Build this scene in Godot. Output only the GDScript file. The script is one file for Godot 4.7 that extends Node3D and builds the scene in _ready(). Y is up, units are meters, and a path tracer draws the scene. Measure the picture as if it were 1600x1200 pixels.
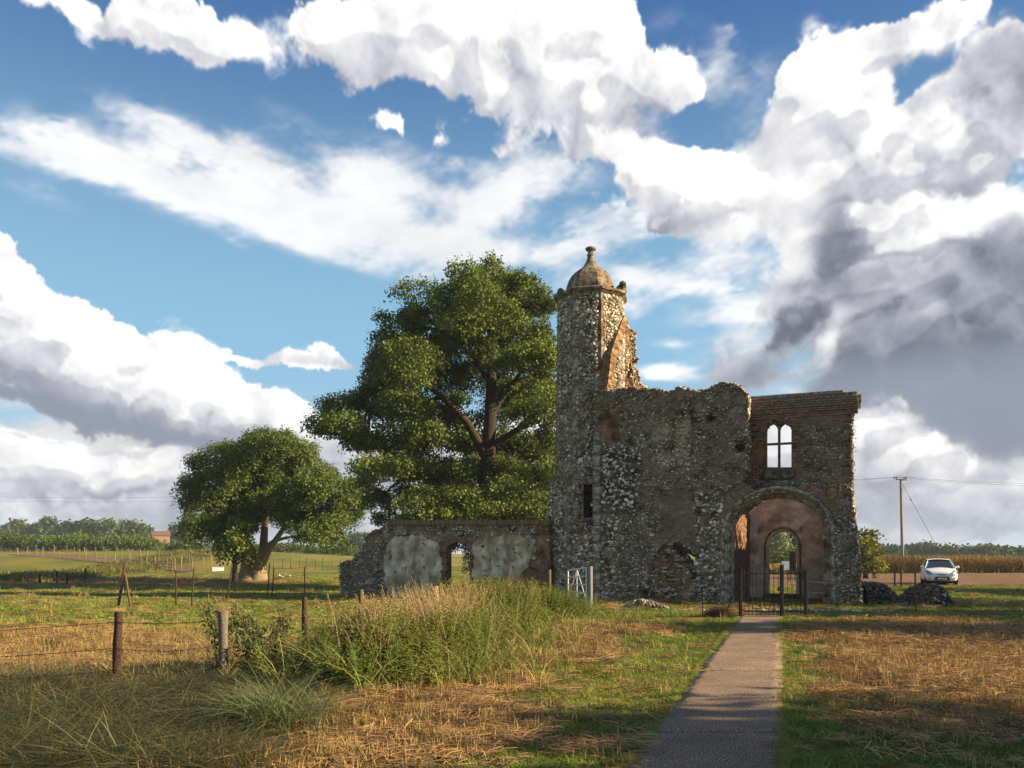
extends Node3D
# Ruined flint gatehouse in a field. Units are metres, y is up; the camera stands at the origin and looks along -z.

const F := 1250.0      # focal length, in pixels of the photograph
const EYE := 1.65
const HY := 870.0      # row of the horizon in the photograph
const ROT := deg_to_rad(22.0)   # the gatehouse front is turned this much to the left of the view
const G0 := Vector3(3.146, 0.0, -30.25)   # foot of the front wall beside the turret

var rng := RandomNumberGenerator.new()
var taken := {}
var T := {}     # textures
var M := {}     # materials
var n1 := FastNoiseLite.new()
var n2 := FastNoiseLite.new()

# ------------------------------------------------------------------ measuring
func pt(px: float, py: float, d: float) -> Vector3:      # the point that far into the scene which the photograph shows there
	return Vector3((px - 800.0) / F * d, EYE + (HY - py) / F * d, -d)

func gp(px: float, py: float) -> Vector3:                # the same for level ground
	var d := EYE * F / (py - HY)
	return Vector3((px - 800.0) / F * d, 0.0, -d)

# a vertical plane with its own axes: u along it, y up, off out of its face
class Fr:
	var o: Vector3
	var r: float
	func _init(at: Vector3, rot: float):
		o = at
		r = rot
	func tf() -> Transform3D:
		return Transform3D(Basis(Vector3(cos(r), 0, sin(r)), Vector3.UP, Vector3(-sin(r), 0, cos(r))), o)
	func uv(px: float, py: float, off := 0.0) -> Vector2:
		var k := (px - 800.0) / 1250.0
		var c := cos(r)
		var s := sin(r)
		# o.x + u c - off s = k (-(o.z + u s + off c))
		var u := (-k * (o.z + off * c) - o.x + off * s) / (c + k * s)
		var d := -(o.z + u * s + off * c)
		return Vector2(u, 1.65 + (870.0 - py) / 1250.0 * d)
	func poly(a: Array, off := 0.0) -> PackedVector2Array:
		var p := PackedVector2Array()
		for i in range(0, a.size(), 2):
			p.append(uv(a[i], a[i + 1], off))
		return p

func rr(a: float, b: float) -> float:
	return rng.randf_range(a, b)

func sstep(a: float, b: float, x: float) -> float:
	return smoothstep(a, b, x)

func lin(c: Color) -> Color:
	return c.linear_to_srgb()

func vary(c: Color, k: float) -> Color:
	var f := 1.0 + rr(-k, k)
	return Color(c.r * f * (1.0 + rr(-k, k) * 0.25), c.g * f, c.b * f * (1.0 + rr(-k, k) * 0.3))

# ------------------------------------------------------------------ meshes
class MB:
	var v := PackedVector3Array()
	var c := PackedColorArray()
	var ix := PackedInt32Array()
	var uvs := PackedVector2Array()
	var nn := PackedVector3Array()    # optional: given normals
	var col := Color(1, 1, 1)
	var fixed := false
	func add(p: Vector3) -> int:
		v.append(p)
		c.append(col)
		return v.size() - 1
	func tri(a: int, b: int, d: int) -> void:      # counter-clockwise as seen from outside
		ix.append(a)
		ix.append(d)
		ix.append(b)
	func face(pts: Array) -> void:
		var f := []
		for p in pts:
			f.append(add(p))
		for i in range(1, f.size() - 1):
			tri(f[0], f[i], f[i + 1])
	func q(a: int, b: int, d: int, e: int) -> void:
		tri(a, b, d)
		tri(a, d, e)
	func box(t: Transform3D, s: Vector3) -> void:
		var h := s * 0.5
		var p := []
		for k in 8:
			p.append(t * Vector3(h.x if k & 1 else -h.x, h.y if k & 2 else -h.y, h.z if k & 4 else -h.z))
		for f in [[4, 5, 7, 6], [1, 0, 2, 3], [5, 1, 3, 7], [0, 4, 6, 2], [6, 7, 3, 2], [0, 1, 5, 4]]:
			face([p[f[0]], p[f[1]], p[f[2]], p[f[3]]])
	func bevel_box(t: Transform3D, s: Vector3, b: float) -> void:      # chamfered edges
		var h := s * 0.5
		var g := func(x, y, z): return t * Vector3(x, y, z)
		for ax in 3:
			for sg in [-1.0, 1.0]:
				var a1 := (ax + 1) % 3
				var a2 := (ax + 2) % 3
				var ps := []
				for w in [[-1, -1], [1, -1], [1, 1], [-1, 1]]:
					var p := Vector3.ZERO
					p[ax] = sg * h[ax]
					p[a1] = w[0] * (h[a1] - b)
					p[a2] = w[1] * (h[a2] - b)
					ps.append(t * p)
				if sg < 0:
					ps.reverse()
				face(ps)
		for ax in 3:      # twelve edge strips
			var a1 := (ax + 1) % 3
			var a2 := (ax + 2) % 3
			for s1 in [-1.0, 1.0]:
				for s2 in [-1.0, 1.0]:
					var ps := []
					for e in [[-1.0, 0], [1.0, 0], [1.0, 1], [-1.0, 1]]:
						var p := Vector3.ZERO
						p[ax] = e[0] * (h[ax] - b)
						p[a1] = s1 * (h[a1] - (b if e[1] == 1 else 0.0))
						p[a2] = s2 * (h[a2] - (0.0 if e[1] == 1 else b))
						ps.append(t * p)
					if s1 * s2 > 0:
						ps.reverse()
					ps.reverse()
					face(ps)
	func tube(pts: Array, rad: Array, sides: int, cap := true) -> void:
		var rings := []
		var side := Vector3.ZERO
		for i in pts.size():
			var dir: Vector3 = (pts[mini(i + 1, pts.size() - 1)] - pts[maxi(i - 1, 0)]).normalized()
			if side == Vector3.ZERO:
				side = dir.cross(Vector3.UP if absf(dir.y) < 0.9 else Vector3.RIGHT).normalized()
			side = (side - dir * side.dot(dir)).normalized()
			var up := side.cross(dir)
			var ring := []
			for k in sides:
				var a := TAU * k / sides
				ring.append(add(pts[i] + (side * cos(a) + up * sin(a)) * rad[i]))
			rings.append(ring)
		for i in rings.size() - 1:
			for k in sides:
				var l := (k + 1) % sides
				q(rings[i][k], rings[i + 1][k], rings[i + 1][l], rings[i][l])
		if cap:
			for e in [0, rings.size() - 1]:
				var ring := []
				for k in sides:
					ring.append(v[rings[e][k]])
				if e > 0:
					ring.reverse()
				face(ring)
	func lathe(prof: Array, sides: int, turn := 0.0, flat := false) -> void:      # Vector2(radius, height), from the bottom up
		var rings := []
		for p in prof:
			var ring := []
			for k in sides:
				var a: float = turn + TAU * k / sides
				ring.append(Vector3(cos(a) * p.x, p.y, -sin(a) * p.x))
			rings.append(ring)
		if flat:
			for i in rings.size() - 1:
				for k in sides:
					var l := (k + 1) % sides
					face([rings[i][k], rings[i][l], rings[i + 1][l], rings[i + 1][k]])
			return
		var id := []
		for r_ in rings:
			var w := []
			for p in r_:
				w.append(add(p))
			id.append(w)
		for i in rings.size() - 1:
			for k in sides:
				var l := (k + 1) % sides
				q(id[i][k], id[i][l], id[i + 1][l], id[i + 1][k])
	func ball(at: Vector3, r: Vector3, nu: int, nv: int, rough := 0.0, rg: RandomNumberGenerator = null) -> void:
		var id := []
		for j in nv + 1:
			var w := []
			var th := PI * j / nv
			for k in nu:
				var a := TAU * k / nu
				var g := 1.0 + (rg.randf_range(-rough, rough) if rg else 0.0)
				if (j == 0 or j == nv) and k > 0:
					w.append(w[0])
					continue
				w.append(add(at + Vector3(sin(th) * cos(a) * r.x, cos(th) * r.y, -sin(th) * sin(a) * r.z) * g))
			id.append(w)
		for j in nv:
			for k in nu:
				var l := (k + 1) % nu
				if j > 0:
					tri(id[j][k], id[j + 1][k], id[j][l])
				if j < nv - 1:
					tri(id[j][l], id[j + 1][k], id[j + 1][l])
	func mesh() -> ArrayMesh:
		var n := PackedVector3Array()
		if fixed:
			n = nn
		else:
			n.resize(v.size())
			for i in range(0, ix.size(), 3):
				var a := ix[i]
				var b := ix[i + 2]
				var d := ix[i + 1]
				var f := (v[b] - v[a]).cross(v[d] - v[a])
				n[a] += f
				n[b] += f
				n[d] += f
			for i in n.size():
				n[i] = n[i].normalized() if n[i].length_squared() > 1e-20 else Vector3.UP
		var a := []
		a.resize(Mesh.ARRAY_MAX)
		a[Mesh.ARRAY_VERTEX] = v
		a[Mesh.ARRAY_NORMAL] = n
		a[Mesh.ARRAY_COLOR] = c
		a[Mesh.ARRAY_INDEX] = ix
		if uvs.size() == v.size():
			a[Mesh.ARRAY_TEX_UV] = uvs
		var m := ArrayMesh.new()
		m.add_surface_from_arrays(Mesh.PRIMITIVE_TRIANGLES, a)
		return m

# many copies of one mesh
class Inst:
	var b := PackedFloat32Array()
	var n := 0
	func add(t: Transform3D, c: Color) -> void:
		var x := t.basis.x
		var y := t.basis.y
		var z := t.basis.z
		b.append_array(PackedFloat32Array([x.x, y.x, z.x, t.origin.x, x.y, y.y, z.y, t.origin.y, x.z, y.z, z.z, t.origin.z, c.r, c.g, c.b, 1.0]))
		n += 1

# ------------------------------------------------------------------ things and parts
func numbered(called: String) -> String:
	if not taken.has(called):
		taken[called] = 0
		return called
	taken[called] += 1
	return "%s_%03d" % [called, taken[called]]

func tag(o: Node3D, label: String, category: String, group := "", kind := "") -> Node3D:
	if label:
		o.set_meta("label", label)
	if category:
		o.set_meta("category", category)
	if group:
		o.set_meta("group", group)
	if kind:
		o.set_meta("kind", kind)
	return o

func thing(called: String, label: String, category: String, at := Transform3D.IDENTITY, group := "") -> Node3D:
	var o := Node3D.new()
	o.name = numbered(called)
	add_child(o)
	o.transform = at
	tag(o, label, category, group)
	return o

func part(called: String, m: Mesh, mat: Material, parent: Node3D, at := Transform3D.IDENTITY) -> MeshInstance3D:
	var o := MeshInstance3D.new()
	o.mesh = m
	o.material_override = mat
	o.transform = at
	if parent == self:
		o.name = numbered(called)
		add_child(o)
	else:
		o.name = called
		parent.add_child(o, true)
	return o

func many(called: String, m: Mesh, mat: Material, inst: Inst, parent: Node3D, kind := "stuff", at := Transform3D.IDENTITY) -> MultiMeshInstance3D:
	var mm := MultiMesh.new()
	mm.transform_format = MultiMesh.TRANSFORM_3D
	mm.use_colors = true
	mm.mesh = m
	mm.instance_count = inst.n
	mm.buffer = inst.b
	var o := MultiMeshInstance3D.new()
	o.multimesh = mm
	o.material_override = mat
	o.transform = at
	if kind:
		o.set_meta("kind", kind)
	if parent == self:
		o.name = numbered(called)
		add_child(o)
	else:
		o.name = called
		parent.add_child(o, true)
	return o

# ------------------------------------------------------------------ textures and materials
func noise_tex(sd: int, size: int, freq: float, oct: int, lo: Color, hi: Color, kind := FastNoiseLite.TYPE_SIMPLEX_SMOOTH, gain := 0.55, contrast := 1.0) -> Array:
	var n := FastNoiseLite.new()
	n.seed = sd
	n.noise_type = kind
	n.frequency = freq
	n.fractal_octaves = oct
	n.fractal_gain = gain
	var im := n.get_seamless_image(size, size)
	var data := im.get_data()
	var out := PackedByteArray()
	out.resize(size * size * 3)
	var ramp := []
	for i in 256:
		var t := clampf((i / 255.0 - 0.5) * contrast + 0.5, 0.0, 1.0)
		var c := lo.lerp(hi, t)
		ramp.append([int(c.r * 255.0), int(c.g * 255.0), int(c.b * 255.0)])
	for i in size * size:
		var c: Array = ramp[data[i]]
		out[i * 3] = c[0]
		out[i * 3 + 1] = c[1]
		out[i * 3 + 2] = c[2]
	return [ImageTexture.create_from_image(Image.create_from_data(size, size, false, Image.FORMAT_RGB8, out)), im]

func matte(albedo := Color(1, 1, 1), rough := 0.95, tex: Texture2D = null, scale := 1.0, bump: Texture2D = null, cm := 0.0) -> StandardMaterial3D:
	var m := StandardMaterial3D.new()
	m.albedo_color = lin(albedo)
	m.roughness = rough
	m.vertex_color_use_as_albedo = true
	m.metallic_specular = 0.25
	if tex or bump:
		m.uv1_triplanar = true
		m.uv1_world_triplanar = true
		m.uv1_scale = Vector3.ONE * scale
	if tex:
		m.albedo_texture = tex
	if bump:
		m.heightmap_enabled = true
		m.heightmap_texture = bump
		m.heightmap_scale = cm
	return m

func leafy(back := 0.35) -> StandardMaterial3D:
	var m := matte(Color(1, 1, 1), 0.65)
	m.metallic_specular = 0.3
	m.cull_mode = BaseMaterial3D.CULL_DISABLED
	m.backlight_enabled = true
	m.backlight = lin(Color(back, back * 1.05, back * 0.35))
	return m

func make_materials() -> void:
	n1.seed = 11
	n1.frequency = 1.0
	n1.fractal_octaves = 4
	n2.seed = 23
	n2.frequency = 1.0
	n2.fractal_octaves = 3
	T.grain = noise_tex(3, 512, 0.05, 5, Color(0.62, 0.6, 0.58), Color(1, 1, 1), FastNoiseLite.TYPE_SIMPLEX_SMOOTH, 0.7, 1.5)[0]
	T.stain = noise_tex(5, 512, 0.008, 6, Color(0.42, 0.38, 0.36), Color(1, 0.99, 0.96), FastNoiseLite.TYPE_SIMPLEX_SMOOTH, 0.6, 2.0)[0]
	T.bump = noise_tex(7, 512, 0.03, 6, Color(0, 0, 0), Color(1, 1, 1), FastNoiseLite.TYPE_SIMPLEX_SMOOTH, 0.65, 1.4)[0]
	T.pebble = noise_tex(9, 1024, 0.07, 3, Color(0.36, 0.33, 0.31), Color(1, 1, 1), FastNoiseLite.TYPE_CELLULAR, 0.6, 2.2)[0]
	T.pebble_bump = noise_tex(9, 1024, 0.09, 2, Color(1, 1, 1), Color(0, 0, 0), FastNoiseLite.TYPE_CELLULAR, 0.5, 1.6)[0]
	M.mortar = matte(Color(1, 1, 1), 0.97, T.stain, 0.35, T.bump, 3.0)
	T.blotch = noise_tex(15, 512, 0.01, 6, Color(0.66, 0.6, 0.55), Color(1, 0.99, 0.96), FastNoiseLite.TYPE_SIMPLEX_SMOOTH, 0.62, 1.8)[0]
	M.plaster = matte(Color(1, 1, 1), 0.95, T.blotch, 0.22, T.bump, 1.0)
	M.stone = matte(Color(1, 1, 1), 0.92, T.stain, 0.9, T.bump, 1.2)
	M.flint = matte(Color(1, 1, 1), 0.7)
	M.brick = matte(Color(1, 1, 1), 0.95)
	M.ground = matte(Color(1, 1, 1), 0.98, T.grain, 0.8, T.bump, 6.0)
	M.gravel = matte(Color(1, 1, 1), 0.97, T.pebble, 0.5, T.pebble_bump, 2.0)
	M.path = matte(Color(1, 1, 1), 0.93, T.pebble, 1.05, T.pebble_bump, 0.9)
	M.wood = matte(Color(1, 1, 1), 0.9, T.grain, 2.0, T.bump, 1.0)
	M.bark = matte(Color(1, 1, 1), 0.95, T.grain, 0.7, T.bump, 6.0)
	M.leaf = leafy(0.42)
	M.grass = leafy(0.35)
	M.dry = leafy(0.25)
	M.dry.backlight = lin(Color(0.3, 0.24, 0.12))
	M.iron = matte(Color(0.012, 0.012, 0.014), 0.65)
	M.iron.metallic_specular = 0.3
	M.zinc = matte(Color(1, 1, 1), 0.5)
	M.zinc.metallic = 0.15
	M.wire = matte(Color(0.12, 0.11, 0.1), 0.6)
	M.paint = matte(Color(1, 1, 1), 0.5)

# ------------------------------------------------------------------ sky
# clouds: "column row half-width half-height tilt density brightness", as seen in the photograph; turned into azimuth and height
const CLOUDS := """
270 35 110 42 0 1.1 .97;330 62 70 32 0 .9 .97;120 20 90 18 0 .8 .9;190 45 50 22 0 .6 .95
560 60 100 50 -8 1.1 1.;680 50 110 60 0 1.2 1.;620 100 120 26 0 .8 .95;740 105 60 36 0 .9 .95;530 22 80 26 0 .8 .95;480 45 30 22 0 .5 .95
935 60 66 66 0 1.3 1.05;960 120 80 46 0 1.1 .98;850 150 110 50 0 1. .93;850 95 45 40 0 .8 .97;1045 132 58 30 20 1. .95;800 60 60 60 0 .9 .97
1120 300 66 40 0 1.2 1.05;1010 260 80 36 20 1.1 .98;930 215 55 32 20 .9 .95;1060 285 70 40 0 1.1 1.;910 180 80 24 0 .6 .7;1000 190 90 30 10 .5 .72;1090 340 70 26 0 .9 .75
1285 135 56 48 0 1.3 1.05;1235 150 26 46 0 1. 1.;1345 150 60 36 0 1. .96;1215 180 34 30 0 .8 .95;1290 180 46 30 0 .9 .92
1430 215 80 38 0 1.2 1.03;1380 270 120 34 0 1. .84;1500 150 80 34 0 .9 .85;1560 110 50 46 0 1. .62;1420 60 100 34 0 1. .9;1340 80 60 26 0 .7 .92;1560 210 50 50 0 .9 .68;1480 260 60 34 0 .9 .8;1250 260 80 36 0 .8 .82;1200 220 60 26 0 .6 .85;1330 210 50 40 0 .5 .9
1430 345 66 30 0 1.2 1.02;1530 345 46 26 0 1. .9;1370 330 50 22 0 .9 .95;1230 330 60 40 0 .8 .9;1480 300 90 14 0 .8 .6;1250 390 40 50 0 .8 .9;1570 370 36 40 0 .8 .6
1310 380 40 54 0 1.2 .55;1370 440 80 30 0 .9 .66;1320 445 70 20 0 1. .5;1540 420 70 40 0 .9 .5;1470 430 60 30 0 .7 .66
1390 520 66 34 0 .9 .5;1480 550 120 50 0 1. .52;1560 490 70 56 0 .9 .52;1430 500 60 20 0 .5 .75;1530 560 60 20 0 .5 .7;1350 604 60 22 0 1. .3;1430 612 110 26 0 1.3 .27;1520 645 110 30 0 1.3 .26;1570 680 80 24 0 1.2 .22;1460 645 60 14 0 .6 .55;1480 600 36 18 0 .6 .56;1350 560 30 24 0 .6 .48;1580 580 60 60 0 1.1 .36
1200 560 70 28 -8 .6 .48;1140 575 60 28 0 .45 .6;1245 510 44 30 -30 .9 .42;1190 592 80 14 0 .6 .5;1280 470 50 40 0 .5 .9;1290 540 40 34 -30 .5 .92
1400 690 80 30 0 1.2 .95;1470 722 60 30 0 1.1 .95;1380 755 60 16 0 .9 .6;1510 775 110 16 0 .9 .68;1560 730 60 34 0 .8 .8;1450 800 150 26 0 .9 .72;1400 840 120 20 0 .9 .7;1370 655 50 24 0 .9 .92;1440 760 90 14 0 .8 .85;1540 700 50 14 0 .6 .9;1560 820 90 20 0 .8 .75
10 425 38 52 0 1.5 1.03;60 515 80 50 0 1.3 .97;135 540 66 46 0 1.2 1.03;205 565 66 44 0 1.2 1.05;285 605 76 38 0 1.3 1.08;360 625 76 32 0 1.2 1.05;430 652 66 26 0 1.1 1.;490 665 40 24 0 1. .92
60 565 100 30 5 1. .82;160 605 110 28 8 1. .8;300 655 120 20 5 1. .76;420 680 90 16 4 .9 .7;40 612 100 15 6 1.4 .3;150 650 130 13 7 1.5 .33;290 682 120 11 5 1.4 .36;400 695 80 10 3 1. .48
80 720 90 28 4 1. .86;180 730 100 32 6 1.1 .93;290 735 80 36 0 1. .82;60 775 100 18 0 .9 .72;210 785 120 18 0 .9 .8;250 765 120 8 3 .7 .45;100 812 110 16 0 .8 .72;250 820 120 14 0 .8 .7;400 760 120 40 0 .9 .76;400 820 120 30 0 .8 .7;560 760 140 70 0 .9 .74;700 780 140 60 0 .8 .76;560 690 100 22 0 .8 .85
1240 740 160 60 0 1. .78;1210 690 60 40 0 1. .95;1100 700 120 60 0 .9 .8;900 700 140 60 0 .8 .8;1210 830 120 30 0 .9 .74
610 182 24 17 0 .9 1.;630 195 18 10 0 .6 .98;690 188 20 15 0 .7 .98;685 216 26 13 0 .7 .95;785 222 40 17 0 .8 .98;725 178 14 10 0 .5 .95
490 556 54 11 2 1.3 .82;440 562 60 7 4 .9 .86;330 546 80 5 4 .7 .96;530 563 30 6 3 .9 .66;290 530 30 4 0 .4 .95;600 447 9 4 15 .7 1.
"""
# thin, streaked cloud
const WISPS := """
50 238 90 22 8 1. 1.;180 262 140 28 9 1.3 1.02;340 300 140 38 11 1.5 1.03;480 345 120 40 12 1.4 1.;575 290 50 52 20 1.2 1.02;620 365 90 36 14 1.2 .96;710 385 70 26 10 .9 .92;400 245 150 26 12 .8 .95;280 208 130 22 9 .6 .92;150 205 120 18 4 .4 .92;520 240 120 26 22 .5 .95;500 390 120 12 16 .5 .95;370 380 40 6 28 .35 .95
830 320 110 30 0 .7 .95;780 270 110 30 0 .6 .95;960 340 90 20 0 .5 .925;1050 445 80 16 8 .9 1.;1150 415 80 24 4 .9 .98;1000 430 50 12 5 .8 1.;1040 536 28 6 8 1. 1.;1045 582 56 10 7 1.3 1.03;1010 480 60 20 0 .4 .9;1170 490 50 8 6 1. 1.;1090 500 80 16 0 .4 .92;1190 470 60 20 0 .8 .98;1240 440 40 26 0 .9 .98
1380 650 120 40 0 .9 .8;1500 720 120 40 0 .9 .82;1560 690 60 40 0 .8 .7;1400 745 140 30 0 .8 .85;1300 500 60 40 0 .7 .85;1250 560 90 50 0 .8 .8;1150 545 70 30 0 .5 .8;1330 480 50 40 0 .8 .75
680 300 110 24 14 .7 .95;700 250 90 20 10 .5 .94;760 180 70 30 0 .5 .92;870 250 60 40 0 .5 .93;820 210 70 24 0 .6 .9;760 400 90 24 8 .6 .9;900 390 90 26 0 .4 .9;1010 340 90 34 0 .4 .92;640 420 60 14 16 .35 .93;1180 250 70 50 0 .7 .88;1150 350 70 40 0 .7 .92;1100 380 70 30 0 .4 .9;1000 200 60 40 0 .6 .9
80 600 120 40 0 .9 .75;200 690 140 26 4 .9 .72;120 690 120 24 4 .9 .8;350 720 120 30 3 .9 .75;60 740 100 40 0 .8 .85;560 720 80 40 0 .7 .85
1390 395 60 26 0 .9 .9;1410 380 50 20 0 .8 .95;1130 90 80 40 0 .35 .9;1140 40 20 16 0 .5 .95;1270 35 16 14 0 .7 .97;1060 40 60 30 0 .2 .9;1500 60 90 30 0 .5 .85;60 300 60 18 6 .4 .9;860 440 90 40 0 .5 .92;1000 400 120 30 0 .25 .9;1100 150 120 60 0 .25 .9;740 330 60 40 0 .6 .93
"""

func cloud_field(text: String, extra: Array, w: int, h: int, puffs := false) -> Image:
	# R: how dense, G: density times brightness; rows from the zenith to the horizon
	var d := PackedFloat32Array()
	d.resize(w * h * 3)
	var rows := []
	for row in text.replace("\n", ";").split(";", false):
		var a := row.split_floats(" ")
		var x := a[0] - 800.0
		var hyp := sqrt(F * F + x * x)
		var el := atan2(HY - a[1], hyp)
		var k := hyp / (hyp * hyp + (HY - a[1]) * (HY - a[1]))
		var one := [atan2(x, F), el, a[2] * k, a[3] * k, deg_to_rad(a[4]), a[5], a[6], 0.08 if puffs else 0.0]
		if puffs and a[6] > 0.58 and a[6] < 0.95:
			one[6] += 0.06
		rows.append(one)
		if puffs and a[5] >= 0.9 and a[3] > 17.0:      # billows, most of them on the upper side
			var nb := int(12 + a[2] * 0.22)
			for m in nb:
				var th := rr(-0.35, PI + 0.35) if rng.randf() < 0.8 else rr(0.0, TAU)
				var e := rr(0.7, 1.02)
				var ux: float = cos(th) * e * one[2]
				var uy: float = sin(th) * e * one[3]
				var c4 := cos(one[4])
				var s4 := sin(one[4])
				var rad: float = maxf(minf(one[2], one[3]) * rr(0.16, 0.42), 0.0055)
				rows.append([one[0] + (ux * c4 - uy * s4) / cos(one[1]), one[1] + ux * -s4 + uy * c4, rad * rr(1.0, 1.35), rad, 0.0, rr(0.35, 0.75), a[6] + (rr(-0.02, 0.05) if a[6] > 0.6 else rr(-0.05, 0.14)), 0.085])
	rows.append_array(extra)
	for r in rows:
		var ce: float = maxf(cos(r[1]), 0.15)
		var reach := maxf(r[2], r[3]) * 2.2
		var j0 := clampi(int((PI / 2 - r[1] - reach) / (PI / 2) * h), 0, h - 1)
		var j1 := clampi(int((PI / 2 - r[1] + reach) / (PI / 2) * h) + 1, 0, h - 1)
		var i0 := int((r[0] - reach / ce + PI) / TAU * w)
		var i1 := int((r[0] + reach / ce + PI) / TAU * w) + 1
		var ct := cos(r[4])
		var st := sin(r[4])
		for j in range(j0, j1 + 1):
			var dy: float = -(PI / 2 * (1.0 - (j + 0.5) / h) - r[1])
			for i in range(i0, i1 + 1):
				var dx: float = (TAU * (i + 0.5) / w - PI - r[0]) * ce
				var p: float = (dx * ct + dy * st) / r[2]
				var s: float = (-dx * st + dy * ct) / r[3]
				var g: float = r[5] * exp(-(p * p + s * s) * 0.9)
				if g > 0.01:
					var at := (j * w + posmod(i, w)) * 3
					d[at] += g
					d[at + 1] += g * g * (r[6] + (clampf((p * 0.55 - s * 0.85) * 0.8, -1.0, 1.0) * r[7] if r.size() > 7 else 0.0))
					d[at + 2] += g * g
	return Image.create_from_data(w, h, false, Image.FORMAT_RGBF, d.to_byte_array())

var sky_floor := 0.0

func sky_color(el: float, az: float) -> Color:
	var e := clampf(el / 0.62, 0.0, 1.0)
	var low := Color(0.58, 0.71, 0.79)
	var mid := Color(0.28, 0.53, 0.73)
	var top := Color(0.055, 0.155, 0.38)
	var c := low.lerp(mid, sstep(0.0, 0.4, e)).lerp(top, sstep(0.35, 1.05, e))
	return c

func spread(im: Image) -> Vector2:      # mean, 1 / standard deviation
	var a := 0.0
	var b := 0.0
	for k in 4000:
		var p := im.get_pixel((k * 7919) % im.get_width(), (k * 104729 / 7) % im.get_height()).r
		a += p
		b += p * p
	a /= 4000.0
	return Vector2(a, 1.0 / sqrt(maxf(b / 4000.0 - a * a, 1e-6)))

func fill_sky(out: Image, size: Vector2i, cum: Image, wis: Image, na: Image, nb: Image, ns: Image, a0: int, a1: int, b0: int, b1: int, step: int) -> void:
	# columns a0..a1 and rows b0..b1 of a panorama of that size, every step-th; out holds just those
	var nw := na.get_width()
	var nh := na.get_height()
	var w := size.x
	var h := size.y
	var sa := spread(na)
	var sb := spread(nb)
	var sc := spread(ns)
	for jj in (b1 - b0) / step:
		var j := b0 + jj * step
		var el := (0.5 - (j + 0.5) / h) * PI
		for ii in (a1 - a0) / step:
			var i := a0 + ii * step
			var az := ((i + 0.5) / w - 0.5) * TAU
			var c := sky_color(el, az)
			var ni := (i * nw / w) % nw
			var nj := (j * nh / h) % nh
			var v := (na.get_pixel(ni, nj).r - sa.x) * sa.y
			var v2 := (nb.get_pixel(ni, nj).r - sb.x) * sb.y
			var wi := i * wis.get_width() / w
			var wj := j * wis.get_height() * 2 / h
			var f := wis.get_pixel(wi, wj)
			if f.r > 0.03:
				var sx := int(ni + nj * 0.22 * 2.0) % nw
				var v3 := (ns.get_pixel(sx, nj).r - sc.x) * sc.y * 0.2
				var al := sstep(0.05, 1.25, f.r + v3 * 1.3 * minf(1.0, f.r * 2.0) + v2 * 0.1 * f.r)
				var br: float = f.g / f.b
				br += v3 * 0.25
				c = c.lerp(Color(br, br, br * 1.02) * 0.93, al * 0.93)
			f = cum.get_pixel(posmod(wi + int(v2 * 3.0), w), clampi(wj + int(v * 3.0 - v2 * 2.0), 0, h / 2 - 1))
			if f.r > 0.05:
				var bri: float = f.g / f.b
				var dark := 1.0 - sstep(0.45, 0.7, bri)
				var dn := f.r * lerpf(1.05, 0.92, dark) + v * lerpf(0.22, 0.27, dark) + v2 * lerpf(0.10, 0.13, dark)
				var up := cum.get_pixel(posmod(wi + 16, w), clampi(wj - 20, 0, h / 2 - 1))
				var crisp := clampf((f.r - up.r) * 2.2, 0.0, 1.0) * (1.0 - dark)      # the sunlit tops stand out sharply
				var al := sstep(lerpf(lerpf(0.24, 0.36, crisp), 0.14, dark), lerpf(lerpf(0.84, 0.56, crisp), 1.0, dark), dn)
				if al > 0.0:
					# relief: the side of each billow towards the sun (right, up) is lighter, the far side and the base greyer
					var r2 := (na.get_pixel((ni + 10) % nw, posmod(nj - 10, nh)).r - sa.x) * sa.y
					var relief := (v - r2) * 0.10 + v * 0.09 + v2 * 0.04
					var thin := 1.0 - sstep(0.5, 1.5, dn)
					var br := bri + relief * (0.42 + 0.4 * thin) * lerpf(1.0, 0.9, dark) + thin * lerpf(0.08, 0.26, dark) - 0.02 - 0.03 * dark
					br += clampf((f.r - up.r) * 0.18, -0.05, 0.08) * lerpf(1.0, 0.5, dark)
					br = clampf(br, 0.12, 1.12)
					var t := clampf(br, 0.0, 1.0)
					var k := t * t * 0.87 + 0.05
					var cc := Color(k * (0.66 + 0.34 * t), k * (0.77 + 0.22 * t), k * (1.22 - 0.24 * t))
					if br > 1.0:
						cc = cc * (1.0 + (br - 1.0) * 2.0)
					c = c.lerp(cc, al * 0.97)
			# haze near the horizon
			c = c.lerp(Color(0.55, 0.62, 0.70), 0.45 * (1.0 - sstep(0.0, 0.10, el)))
			# low cloud is seen through much air, and is never very dark
			var m := (c.r + c.g + c.b) / 3.0
			var lack := sky_floor * sstep(0.29, 0.18, el) - 0.72 * m
			if lack > 0.0:
				c += Color(lack * 0.85, lack * 0.95, lack * 1.20)
			out.set_pixel(ii, jj, c)

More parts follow.
